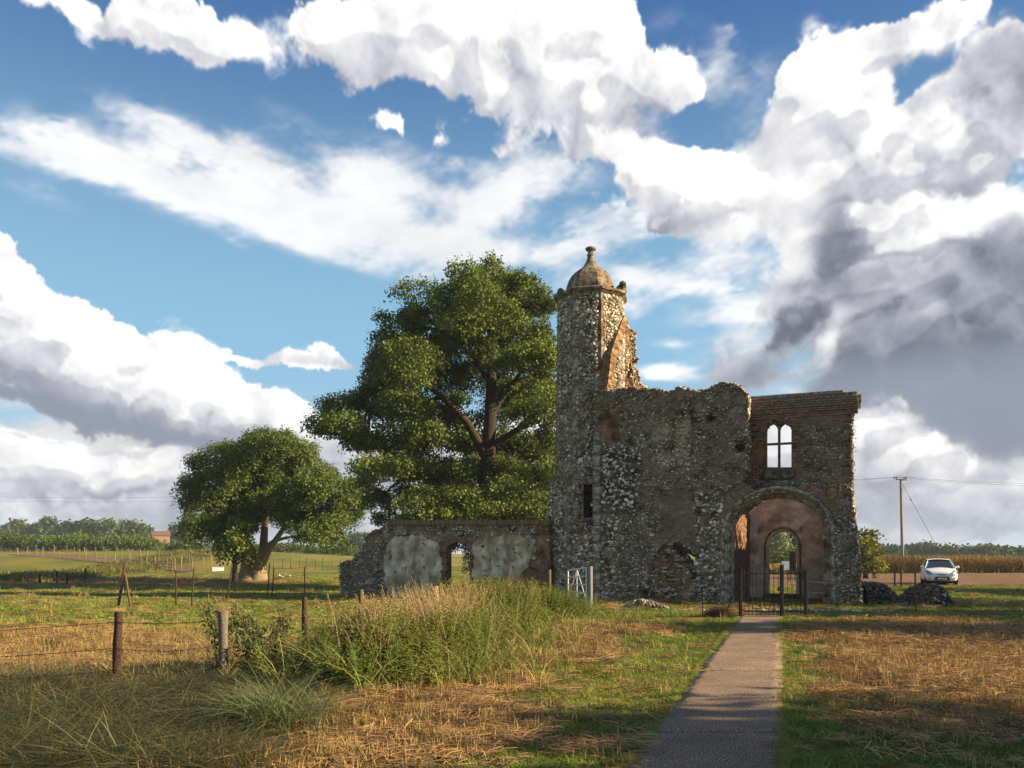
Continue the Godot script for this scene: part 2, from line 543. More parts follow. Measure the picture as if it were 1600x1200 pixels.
func make_sky() -> Sky:
	var W := 4096
	var H := 2048
	rng.seed = 77
	var more := []
	var thin := []
	for k in 60:      # the rest of the sky goes on as the part in view
		var az := rr(0.72, TAU - 0.72)
		var el := rr(0.02, 1.3)
		var s := rr(0.05, 0.12)
		for m in 2:
			more.append([(az if az < PI else az - TAU) + rr(-0.08, 0.08), el + rr(-0.03, 0.03), s * rr(0.7, 1.3), s * rr(0.3, 0.7), 0.0, rr(0.6, 1.1), rr(0.3, 0.75)])
		if k < 40:
			thin.append([(az if az < PI else az - TAU), rr(0.1, 1.3), rr(0.1, 0.2), rr(0.02, 0.05), 0.15, rr(0.5, 1.2), 0.97])
	for k in 14:      # just above the frame
		more.append([rr(-0.6, 0.6), rr(0.75, 1.4), rr(0.06, 0.12), rr(0.04, 0.07), 0.0, rr(0.6, 1.1), rr(0.5, 1.0)])
	var cum := cloud_field(CLOUDS, more, 2048, 512, true)
	var wis := cloud_field(WISPS, thin, 1024, 256)
	cum.resize(W, H / 2, Image.INTERPOLATE_BILINEAR)
	wis.resize(W, H / 2, Image.INTERPOLATE_BILINEAR)
	var n := FastNoiseLite.new()
	n.seed = 5
	n.noise_type = FastNoiseLite.TYPE_SIMPLEX_SMOOTH
	n.frequency = 0.010
	n.fractal_type = FastNoiseLite.FRACTAL_RIDGED
	n.fractal_octaves = 6
	n.fractal_gain = 0.55
	n.domain_warp_enabled = true
	n.domain_warp_amplitude = 22.0
	n.domain_warp_frequency = 0.012
	var na := n.get_seamless_image(2048, 1024, true, false, 0.1, true)
	n.seed = 9
	n.fractal_type = FastNoiseLite.FRACTAL_FBM
	n.frequency = 0.035
	n.fractal_octaves = 5
	n.fractal_gain = 0.62
	var nb := n.get_seamless_image(2048, 1024, false, false, 0.1, true)
	var nsm := n.get_seamless_image(1024, 1024, false, false, 0.1, true)
	nsm.resize(4096, 1024, Image.INTERPOLATE_CUBIC)      # drawn out sideways: streaks
	var ns := nsm
	ns.crop(4096, 1024)
	ns.resize(2048, 1024, Image.INTERPOLATE_BILINEAR)
	na.resize(4096, 2048, Image.INTERPOLATE_CUBIC)
	nb.resize(4096, 2048, Image.INTERPOLATE_CUBIC)
	ns.resize(4096, 2048, Image.INTERPOLATE_CUBIC)
	for k in [na, nb, ns, cum, wis]:
		k.convert(Image.FORMAT_RGBF)
	var coarse := Image.create(W / 8, H / 16, false, Image.FORMAT_RGBF)
	fill_sky(coarse, Vector2i(W, H), cum, wis, na, nb, ns, 0, W, 0, H / 2, 8)
	var some := []
	for j in range(int(coarse.get_height() * 70.0 / 90.0), int(coarse.get_height() * 80.0 / 90.0)):
		for i in range(0, coarse.get_width(), 3):
			var c := coarse.get_pixel(i, j)
			some.append((c.r + c.g + c.b) / 3.0)
	some.sort()
	sky_floor = some[some.size() / 2] * 0.61
	fill_sky(coarse, Vector2i(W, H), cum, wis, na, nb, ns, 0, W, 0, H / 2, 8)
	coarse.resize(W, H / 2, Image.INTERPOLATE_BILINEAR)
	var x0 := W / 2 - 480
	var x1 := W / 2 + 480
	var y0 := H / 2 - 480
	var fine := Image.create(x1 - x0, H / 2 - y0, false, Image.FORMAT_RGBF)
	fill_sky(fine, Vector2i(W, H), cum, wis, na, nb, ns, x0, x1, y0, H / 2, 1)
	var whole := Image.create(W, H, false, Image.FORMAT_RGBF)
	whole.fill(Color(0.12, 0.12, 0.07))
	coarse.blit_rect(fine, Rect2i(0, 0, x1 - x0, H / 2 - y0), Vector2i(x0, y0))
	whole.blit_rect(coarse, Rect2i(W / 2, 0, W / 2, H / 2), Vector2i(0, 0))      # straight ahead is the first column
	whole.blit_rect(coarse, Rect2i(0, 0, W / 2, H / 2), Vector2i(W / 2, 0))
	var m := PanoramaSkyMaterial.new()
	m.energy_multiplier = 0.39
	m.panorama = ImageTexture.create_from_image(whole)
	var s := Sky.new()
	s.sky_material = m
	return s

# ------------------------------------------------------------------ ground
func rise(x: float, z: float) -> float:      # the far fields climb a little, most on the left
	var d := -z
	var left := sstep(25.0, -45.0, x + 0.1 * d)
	return sstep(62.0, 165.0, d) * 2.9 * left + sstep(170.0, 420.0, d) * 3.0

func height(x: float, z: float) -> float:
	var d := -z
	var h := rise(x, z)
	if d > 2.0 and d < 120.0:
		var soft := 1.0 - 0.8 * sstep(1.6, 0.4, absf(x - 0.3392 * d + 0.6))      # level along the path
		var firm := 1.0 - 0.8 * sstep(16.0, 3.0, Vector2(x - 7.0, z + 29.0).length())
		h += (n2.get_noise_2d(x * 0.22, z * 0.22) * 0.07 + n1.get_noise_2d(x * 1.3, z * 1.3) * 0.025) * soft * firm
	return h

func ell(px: float, py: float, cx: float, cy: float, rx: float, ry: float) -> float:
	var a := (px - cx) / rx
	var b := (py - cy) / ry
	return clampf(1.6 - (a * a + b * b) * 1.2, 0.0, 1.0)

func hay(x: float, z: float) -> float:      # 1: dry cut hay and stubble, 0: green grass
	var d := maxf(-z, 5.0)
	var px := 800.0 + F * x / d
	var py := HY + EYE * F / d
	var h := 0.0
	h = maxf(h, ell(px, py, 130, 1040, 260, 62))
	h = maxf(h, ell(px, py, 420, 1035, 160, 40))
	h = maxf(h, ell(px, py, 560, 1140, 300, 60))
	h = maxf(h, ell(px, py, 470, 1190, 240, 34))
	h = maxf(h, ell(px, py, 700, 1060, 160, 40))
	h = maxf(h, ell(px, py, 830, 1015, 150, 26))
	h = maxf(h, ell(px, py, 940, 985, 110, 12) * 0.9)
	h = maxf(h, ell(px, py, 900, 1165, 60, 14) * 0.7)
	h = maxf(h, ell(px, py, 1480, 1050, 200, 62))
	h = maxf(h, ell(px, py, 1420, 990, 220, 22))
	h = maxf(h, ell(px, py, 1340, 1085, 70, 34) * 0.8)
	h = maxf(h, ell(px, py, 1500, 1130, 180, 30) * 0.8)
	h = maxf(h, ell(px, py, 1290, 990, 60, 12) * 0.5)
	h = maxf(h, ell(px, py, 200, 910, 320, 8) * 0.6)
	var w := n2.get_noise_2d(x * 0.55 + 40.0, z * 0.55) * 0.75 + n1.get_noise_2d(x * 1.9, z * 1.9 + 9.0) * 0.35
	return clampf(h * 1.35 - 0.3 + w * 0.8, 0.0, 1.0) * sstep(0.02, 0.3, h) + clampf(w - 0.42, 0.0, 0.4)

const GREEN := Color(0.145, 0.21, 0.033)
const GOLD := Color(0.40, 0.34, 0.08)
const STRAW := Color(0.36, 0.23, 0.098)
const EARTH := Color(0.12, 0.07, 0.038)

func ground_color(x: float, z: float) -> Color:
	var d := -z
	var w := n2.get_noise_2d(x * 0.12, z * 0.3 + 70.0)
	var g := GREEN.lerp(GOLD, clampf(0.22 + w * 1.0 + sstep(34.0, 60.0, d) * 0.25 + n1.get_noise_2d(x * 0.02, z * 0.35) * 0.5, 0.0, 0.85))
	var c := g.lerp(STRAW.lerp(EARTH, clampf(0.45 + n1.get_noise_2d(x * 2.3, z * 2.3), 0.0, 0.8)), hay(x, z))
	if d < 40.0:
		c = c.lerp(EARTH, clampf(n1.get_noise_2d(x * 3.1 + 7.0, z * 3.1) * 1.2 - 0.05, 0.0, 0.45))
	return c

func lines(from: float, to: float, near0: float, near1: float, fine: float, grow: float) -> PackedFloat32Array:
	var a := PackedFloat32Array()
	var s := fine
	var x := near0
	while x > from:
		s *= grow
		x -= s
		a.append(x)
	a.reverse()
	x = near0
	while x < near1:
		a.append(x)
		x += fine
	s = fine
	while x < to:
		a.append(x)
		s *= grow
		x += s
	return a

func build_ground() -> void:
	var xs := lines(-1500.0, 1500.0, -13.0, 16.0, 0.3, 1.10)
	var zs := lines(-2200.0, 60.0, -34.0, -4.0, 0.26, 1.08)
	var mb := MB.new()
	for j in zs.size():
		for i in xs.size():
			mb.col = ground_color(xs[i], zs[j])
			mb.add(Vector3(xs[i], height(xs[i], zs[j]), zs[j]))
	var w := xs.size()
	for j in zs.size() - 1:
		for i in w - 1:
			var a := j * w + i
			mb.q(a, a + w, a + w + 1, a + 1)
	tag(part("ground", mb.mesh(), M.ground, self), "", "", "", "structure")
	# gravel car park behind the ruin, on the right
	mb = MB.new()
	var id := []
	for j in 25:
		var row := []
		for i in 41:
			var x := lerpf(9.0, 80.0, i / 40.0)
			var near := 46.0 + n1.get_noise_1d(x * 0.3) * 1.2
			var z := -lerpf(near, 80.0 + n1.get_noise_1d(x * 0.2 + 50.0) * 2.0, j / 24.0)
			var g := n2.get_noise_2d(x * 0.2, z * 0.5)
			mb.col = Color(0.56, 0.36, 0.21).lerp(Color(0.42, 0.29, 0.18), clampf(0.5 + g, 0.0, 1.0))
			row.append(mb.add(Vector3(x, height(x, z) + 0.03, z)))
		id.append(row)
	for j in 24:
		for i in 40:
			mb.q(id[j][i], id[j][i + 1], id[j + 1][i + 1], id[j + 1][i])
	tag(part("gravel_yard", mb.mesh(), M.gravel, self), "", "", "", "structure")
	build_path()

func build_path() -> void:
	var root := Node3D.new()
	root.name = "path"
	add_child(root)
	tag(root, "", "", "", "structure")
	rng.seed = 31
	var joints := [3.2, 5.35, 7.42, 9.3, 11.45, 13.6, 15.7, 18.4, 20.3, 22.3]
	for k in joints.size() - 1:
		var d0: float = joints[k] + 0.016
		var d1: float = joints[k + 1] - 0.016
		var mb := MB.new()
		var nu := 8
		var nd := 14
		var tone := rr(0.92, 1.06)
		var lift := rr(0.0, 0.012)
		var id := []
		for j in nd + 1:
			var row := []
			for i in nu + 1:
				var d := lerpf(d0, d1, j / float(nd))
				var l := 0.3407 * d - 1.23 + n1.get_noise_1d(d * 2.2) * 0.07
				var r := 0.3376 * d + n1.get_noise_1d(d * 2.4 + 30.0) * 0.06
				var x := lerpf(l, r, i / float(nu))
				var g := n2.get_noise_2d(x * 1.3, d * 1.3) * 0.26 + n1.get_noise_2d(x * 5.0, d * 5.0) * 0.10
				mb.col = Color(0.66, 0.52, 0.40) * (tone + g)
				row.append(mb.add(Vector3(x, 0.03 + lift + n1.get_noise_2d(x * 2.0, d * 2.0) * 0.006 - (0.01 if j == 0 or j == nd else 0.0), -d)))
			id.append(row)
		for j in nd:
			for i in nu:
				mb.q(id[j][i], id[j][i + 1], id[j + 1][i + 1], id[j + 1][i])
		# edges, down into the ground
		var rim := []
		for i in nu + 1:
			rim.append(id[0][i])
		for j in range(1, nd + 1):
			rim.append(id[j][nu])
		for i in range(nu - 1, -1, -1):
			rim.append(id[nd][i])
		for j in range(nd - 1, 0, -1):
			rim.append(id[j][0])
		var low := []
		for a in rim:
			mb.col = Color(0.12, 0.09, 0.07)
			low.append(mb.add(mb.v[a] - Vector3(0, 0.16, 0)))
		for a in rim.size():
			var b := (a + 1) % rim.size()
			mb.q(low[a], low[b], rim[b], rim[a])
		part("slab", mb.mesh(), M.path, root)
	# beaten earth between the iron gate and the arch
	var mb := MB.new()
	var id := []
	var a0 := Vector3(6.75, 0, -22.3)
	var a1 := Vector3(9.25, 0, -27.3)
	for j in 13:
		var t := j / 12.0
		var c := a0.lerp(a1, t) + Vector3(-0.35 * sin(t * PI), 0, 0)
		var row := []
		for i in 5:
			mb.col = Color(0.30, 0.22, 0.13)
			var x := c.x + (i / 4.0 - 0.5) * (1.0 + 0.15 * n1.get_noise_1d(t * 4.0))
			row.append(mb.add(Vector3(x, height(x, c.z) + 0.02, c.z)))
		id.append(row)
	for j in 12:
		for i in 4:
			mb.q(id[j][i], id[j][i + 1], id[j + 1][i + 1], id[j + 1][i])
	part("trodden_track", mb.mesh(), M.gravel, root)

# ------------------------------------------------------------------ masonry
func poly_sdf(p: Vector2, a: PackedVector2Array) -> float:
	var d := 1e9
	var inside := false
	var n := a.size()
	var j := n - 1
	for i in n:
		var e := a[j] - a[i]
		var w := p - a[i]
		var t := clampf(w.dot(e) / maxf(e.length_squared(), 1e-9), 0.0, 1.0)
		d = minf(d, (w - e * t).length_squared())
		if (a[i].y > p.y) != (a[j].y > p.y) and p.x < (a[j].x - a[i].x) * (p.y - a[i].y) / (a[j].y - a[i].y) + a[i].x:
			inside = not inside
		j = i
	return -sqrt(d) if inside else sqrt(d)

# A wall of any outline and holes: sdf(u, y) is below 0 in the wall; front(u, y) and back are offsets. Returns the mesh and its rim
# as [point on the front edge, outward direction] pairs.
func wall_mesh(sdf: Callable, lo: Vector2, hi: Vector2, cell: float, front: Callable, back: float, paint: Callable, rough := 0.02) -> Array:
	var nu := int((hi.x - lo.x) / cell) + 1
	var nv := int((hi.y - lo.y) / cell) + 1
	var mb := MB.new()
	var pos := PackedVector2Array()
	pos.resize((nu + 1) * (nv + 1))
	for j in nv + 1:
		for i in nu + 1:
			var p := lo + Vector2(i, j) * cell
			var s: float = sdf.call(p)
			if absf(s) < cell * 0.8:
				var g := Vector2(sdf.call(p + Vector2(0.01, 0)) - s, sdf.call(p + Vector2(0, 0.01)) - s)
				if g.length() > 1e-4:
					p -= g.normalized() * s
			pos[j * (nu + 1) + i] = p
	var keep := PackedByteArray()
	keep.resize(nu * nv)
	for j in nv:
		for i in nu:
			keep[j * nu + i] = 1 if sdf.call(lo + Vector2(i + 0.5, j + 0.5) * cell) < 0.0 else 0
	var fid := {}
	var bid := {}
	var rim := []
	var fv := func(k: int) -> int:
		if not fid.has(k):
			var p := pos[k]
			mb.col = paint.call(p)
			fid[k] = mb.add(Vector3(p.x, p.y, front.call(p) + n1.get_noise_2d(p.x * 2.5, p.y * 2.5) * rough))
		return fid[k]
	var bv := func(k: int) -> int:
		if not bid.has(k):
			var p := pos[k]
			mb.col = paint.call(p)
			bid[k] = mb.add(Vector3(p.x, p.y, back))
		return bid[k]
	var w := nu + 1
	for j in nv:
		for i in nu:
			if not keep[j * nu + i]:
				continue
			var k := j * w + i
			mb.q(fv.call(k), fv.call(k + 1), fv.call(k + w + 1), fv.call(k + w))
			mb.q(bv.call(k + 1), bv.call(k), bv.call(k + w), bv.call(k + w + 1))
			for e in [[i - 1, j, k + w, k, -1, 0], [i + 1, j, k + 1, k + w + 1, 1, 0], [i, j - 1, k, k + 1, 0, -1], [i, j + 1, k + w + 1, k + w, 0, 1]]:
				var inb: bool = e[0] >= 0 and e[1] >= 0 and e[0] < nu and e[1] < nv
				if inb and keep[e[1] * nu + e[0]]:
					continue
				var a: int = e[2]
				var b: int = e[3]
				var pa: Vector3 = mb.v[fv.call(a)]
				var pb: Vector3 = mb.v[fv.call(b)]
				mb.col = paint.call(pos[a])
				mb.face([Vector3(pos[a].x, pos[a].y, back), Vector3(pos[b].x, pos[b].y, back), pb, pa])
				var dir := pos[b] - pos[a]
				rim.append([(pa + pb) * 0.5, Vector2(dir.y, -dir.x).normalized()])
	return [mb.mesh(), rim]

# stones: which kind lies where
const FLINT := 0
const NODULE := 1
const BRICK := 2
const BARE := 3
const MIXED := 4

var stone_meshes := []
var brick_meshes := []

func make_stone_meshes() -> void:
	rng.seed = 101
	for k in 5:
		var mb := MB.new()
		mb.ball(Vector3.ZERO, Vector3(0.5, 0.5, 0.5), 7, 5, 0.2, rng)
		stone_meshes.append(mb.mesh())
	for k in 3:
		var mb := MB.new()
		mb.bevel_box(Transform3D.IDENTITY, Vector3.ONE, 0.1)
		for i in mb.v.size():
			var p := mb.v[i]
			mb.v[i] = p + Vector3(n1.get_noise_3d(p.x * 1.7 + k * 9.0, p.y, p.z), n1.get_noise_3d(p.x, p.y * 1.7 + k * 7.0, p.z + 5.0), n1.get_noise_3d(p.x + 3.0, p.y, p.z * 1.7 + k)) * 0.1
		brick_meshes.append(mb.mesh())

func flint_color(pale: float) -> Color:
	var t := rng.randf()
	var c := Color(0.125, 0.108, 0.084)
	if t < pale:
		c = Color(0.50, 0.455, 0.37) if rng.randf() < 0.55 else Color(0.72, 0.67, 0.57)
	elif t < pale + 0.4:
		c = Color(0.31, 0.268, 0.205)
	elif t < pale + 0.5:
		c = Color(0.27, 0.185, 0.115)
	return vary(c, 0.25)

func brick_color(dirt := 0.3) -> Color:
	var t := rng.randf()
	var c := Color(0.25, 0.105, 0.06) if t < 0.6 else (Color(0.19, 0.09, 0.06) if t < 0.85 else Color(0.29, 0.16, 0.095))
	return vary(c.lerp(Color(0.21, 0.18, 0.14), clampf(dirt * rr(0.5, 1.5), 0.0, 0.95)), 0.2)

# The stones of one wall, sorted by mesh; the largest of them come out as parts of their own
class Pile:
	var by := {}
	var big := []      # [size, mesh, transform, colour, name]
	func put(m: Mesh, t: Transform3D, c: Color, size: float, called: String) -> void:
		big.append([size, m, t, c, called])

func settle(pile: Pile, parent: Node3D, most := 230) -> void:
	# the largest become parts; the rest one MultiMesh for each mesh
	pile.big.sort_custom(func(a, b): return a[0] > b[0])
	var left := {}
	var tint := {}
	for i in pile.big.size():
		var s: Array = pile.big[i]
		if i < most:
			var q: Color = s[3]
			var key: String = str(int(q.get_luminance() * 30.0)) + str(s[4])
			if not tint.has(key):
				tint[key] = matte(q, 0.75 if s[4] == "flint" else 0.95)
				tint[key].vertex_color_use_as_albedo = false
			part(s[4], s[1], tint[key], parent, s[2])
		else:
			if not left.has(s[1]):
				left[s[1]] = [Inst.new(), s[4]]
			left[s[1]][0].add(s[2], s[3])
	for m in left:
		many("small_" + left[m][1] + "s", m, M.flint if left[m][1] == "flint" else M.brick, left[m][0], parent)

func put_flint(pile: Pile, p: Vector3, s: float, pale: float, face: Basis, size_bias := 0.0) -> void:
	var b := face * Basis.from_euler(Vector3(rr(-0.25, 0.25), rr(-0.3, 0.3), rr(-0.5, 0.5))) * Basis.from_scale(Vector3(s * rr(1.0, 1.5), s * rr(0.75, 1.0), s * rr(0.7, 1.0)))
	pile.put(stone_meshes[rng.randi() % 5], Transform3D(b, p), flint_color(pale) * (1.0 + 0.45 * n2.get_noise_2d(p.x * 0.9, p.y * 0.55 + 12.0)), s + size_bias, "flint")

func put_brick(pile: Pile, p: Vector3, w: float, dirt: float, face: Basis, bias := 0.0) -> void:
	var b := face * Basis.from_euler(Vector3(rr(-0.04, 0.04), rr(-0.04, 0.04), rr(-0.03, 0.03))) * Basis.from_scale(Vector3(w, 0.058, 0.09))
	var c := brick_color(absf(dirt))
	if dirt < 0.0 and n1.get_noise_2d(p.x * 1.6, p.y * 3.2) + rr(-0.35, 0.35) > 0.08:      # traces of limewash
		c = c.lerp(vary(Color(0.50, 0.45, 0.38), 0.2), rr(0.4, 0.95))
	pile.put(brick_meshes[rng.randi() % 3], Transform3D(b, p), c, bias, "brick")

# courses over the face: zone(p) -> [kind, pale or dirt, coverage]
func lay(pile: Pile, sdf: Callable, lo: Vector2, hi: Vector2, front: Callable, zone: Callable, scale := 1.0) -> void:
	var y := lo.y + 0.03
	var row := 0
	while y < hi.y:      # bricks, in bond
		var u := lo.x + (0.12 if row % 2 else 0.0) + rr(-0.02, 0.02)
		while u < hi.x:
			var w := 0.215 if row % 3 else 0.105
			var p := Vector2(u + w * 0.5, y)
			u += w + 0.014
			if sdf.call(p) > -0.06:
				continue
			var z: Array = zone.call(p)
			if z[0] == BRICK or (z[0] == MIXED and n2.get_noise_2d(p.x * 1.3, p.y * 2.6 + 30.0) + rr(-0.25, 0.25) > 0.02):
				if rng.randf() < z[2]:
					put_brick(pile, Vector3(p.x, y, front.call(p) - 0.028 + rr(-0.012, 0.012)), w, z[1] if z[0] == BRICK else 0.75, Basis.IDENTITY, 0.05 if z[0] == BRICK else 0.0)
		y += 0.072
		row += 1
	y = lo.y
	while y < hi.y:      # flints
		var ch := rr(0.058, 0.076) * scale
		var u := lo.x + rr(0.0, 0.1)
		while u < hi.x:
			var p := Vector2(u, y + rr(-0.018, 0.018))
			var z: Array = zone.call(p)
			var s := rr(0.042, 0.076) * scale
			if z[0] == NODULE:
				s *= rr(0.9, 2.1)
			u += s * rr(1.1, 1.4)
			if z[0] == BARE or z[0] == BRICK or sdf.call(p) > -0.035 or rng.randf() > z[2]:
				continue
			if z[0] == MIXED and n2.get_noise_2d(p.x * 1.3, p.y * 2.6 + 30.0) > 0.12:
				continue
			put_flint(pile, Vector3(p.x, p.y, front.call(p) + s * rr(-0.02, 0.26)), s, z[1], Basis.IDENTITY)
		y += ch

# broken edges: stones along the rim, through the thickness of the wall
func lay_rim(pile: Pile, rim: Array, thick: float, keep: Callable, pale: float, brick := 0.15, step := 0.11) -> void:
	for r in rim:
		var p: Vector3 = r[0]
		var n: Vector2 = r[1]
		if not keep.call(p, n):
			continue
		var d := rr(-0.02, 0.04)
		var face := Basis(Vector3(0, 0, -1), Vector3.UP, Vector3.RIGHT) if n.x > 0.5 else Basis.IDENTITY
		while d < thick:
			var q := p + Vector3(n.x * rr(-0.04, 0.05), n.y * rr(-0.05, 0.05), -d)
			if rng.randf() < brick:
				put_brick(pile, q, rr(0.12, 0.22), 0.3, face)
			else:
				put_flint(pile, q, rr(0.07, 0.14), pale, face)
			d += step * rr(0.8, 1.3)

# blocks that follow a curve: dressed stones of an arch or a jamb; prof is Vector2(away from the opening, offset)
func block(path: PackedVector2Array, prof: PackedVector2Array, t0: float, t1: float, paint: Color, steps := 4) -> ArrayMesh:
	var len := 0.0
	var acc := [0.0]
	for i in path.size() - 1:
		len += (path[i + 1] - path[i]).length()
		acc.append(len)
	var mb := MB.new()
	mb.col = paint
	var rings := []
	for k in steps + 1:
		var s := clampf(lerpf(t0, t1, k / float(steps)), 0.0, len)
		var i := 0
		while i < path.size() - 2 and acc[i + 1] < s:
			i += 1
		var seg := path[i + 1] - path[i]
		var f: float = (s - acc[i]) / maxf(seg.length(), 1e-6)
		# a smooth normal: blend those of the neighbours
		var d0 := (path[i] - path[maxi(i - 1, 0)]).normalized() + seg.normalized()
		var d1 := seg.normalized() + (path[mini(i + 2, path.size() - 1)] - path[i + 1]).normalized()
		var d := d0.normalized().lerp(d1.normalized(), f).normalized()
		var nrm := Vector2(-d.y, d.x)
		var c := path[i] + seg * f
		var ring := []
		for q in prof:
			ring.append(Vector3(c.x + nrm.x * q.x, c.y + nrm.y * q.x, q.y))
		rings.append(ring)
	var m := prof.size()
	for k in steps:
		for a in m:
			var b := (a + 1) % m
			mb.face([rings[k][a], rings[k][b], rings[k + 1][b], rings[k + 1][a]])
	for e in [0, steps]:
		var tri := Geometry2D.triangulate_polygon(prof)
		for i in range(0, tri.size(), 3):
			var f := [rings[e][tri[i]], rings[e][tri[i + 1]], rings[e][tri[i + 2]]]
			mb.face(f)
	return mb.mesh()

# ------------------------------------------------------------------ the gatehouse
func to_px(f: Fr, p: Vector2, off := 0.0) -> Vector2:
	var w := f.tf() * Vector3(p.x, p.y, off)
	return Vector2(800.0 - F * w.x / w.z, HY + (w.y - EYE) * F / w.z)

func in_px(q: Vector2, x0: float, y0: float, x1: float, y1: float, ragged := 0.0) -> bool:
	var n := n1.get_noise_2d(q.x * 0.09, q.y * 0.09) * ragged
	return q.x > x0 + n and q.x < x1 + n and q.y > y0 + n and q.y < y1 + n

func build_gatehouse() -> void:
	var g := Fr.new(G0, ROT)
	var root := thing("gatehouse_ruin", "roofless ruined flint and brick gatehouse with octagonal stair turret and arched gateway", "ruin", g.tf())
	rng.seed = 404
	main_wall(g, root)
	gate_arch(g, root)
	window_wall(g, root)
	right_pier(g, root)
	passage(g, root)
	turret(g, root)
	stub(g, root)

func mortar(p: Vector2, c: Color, k := 0.35) -> Color:
	return c * Color(1.05, 0.97, 0.84) * (1.0 + k * n2.get_noise_2d(p.x * 1.1, p.y * 1.1) + k * 0.6 * n1.get_noise_2d(p.x * 5.0, p.y * 5.0))

func arch_curve(g: Fr) -> PackedVector2Array:
	return g.poly([1144, 945, 1144, 920, 1144, 880, 1144, 845, 1145, 830, 1149, 815, 1158, 801, 1172, 790, 1190, 781, 1212, 777, 1235, 779, 1255, 786, 1271, 797, 1281, 811, 1285, 828, 1286, 845, 1286, 880, 1286, 920, 1286, 946])

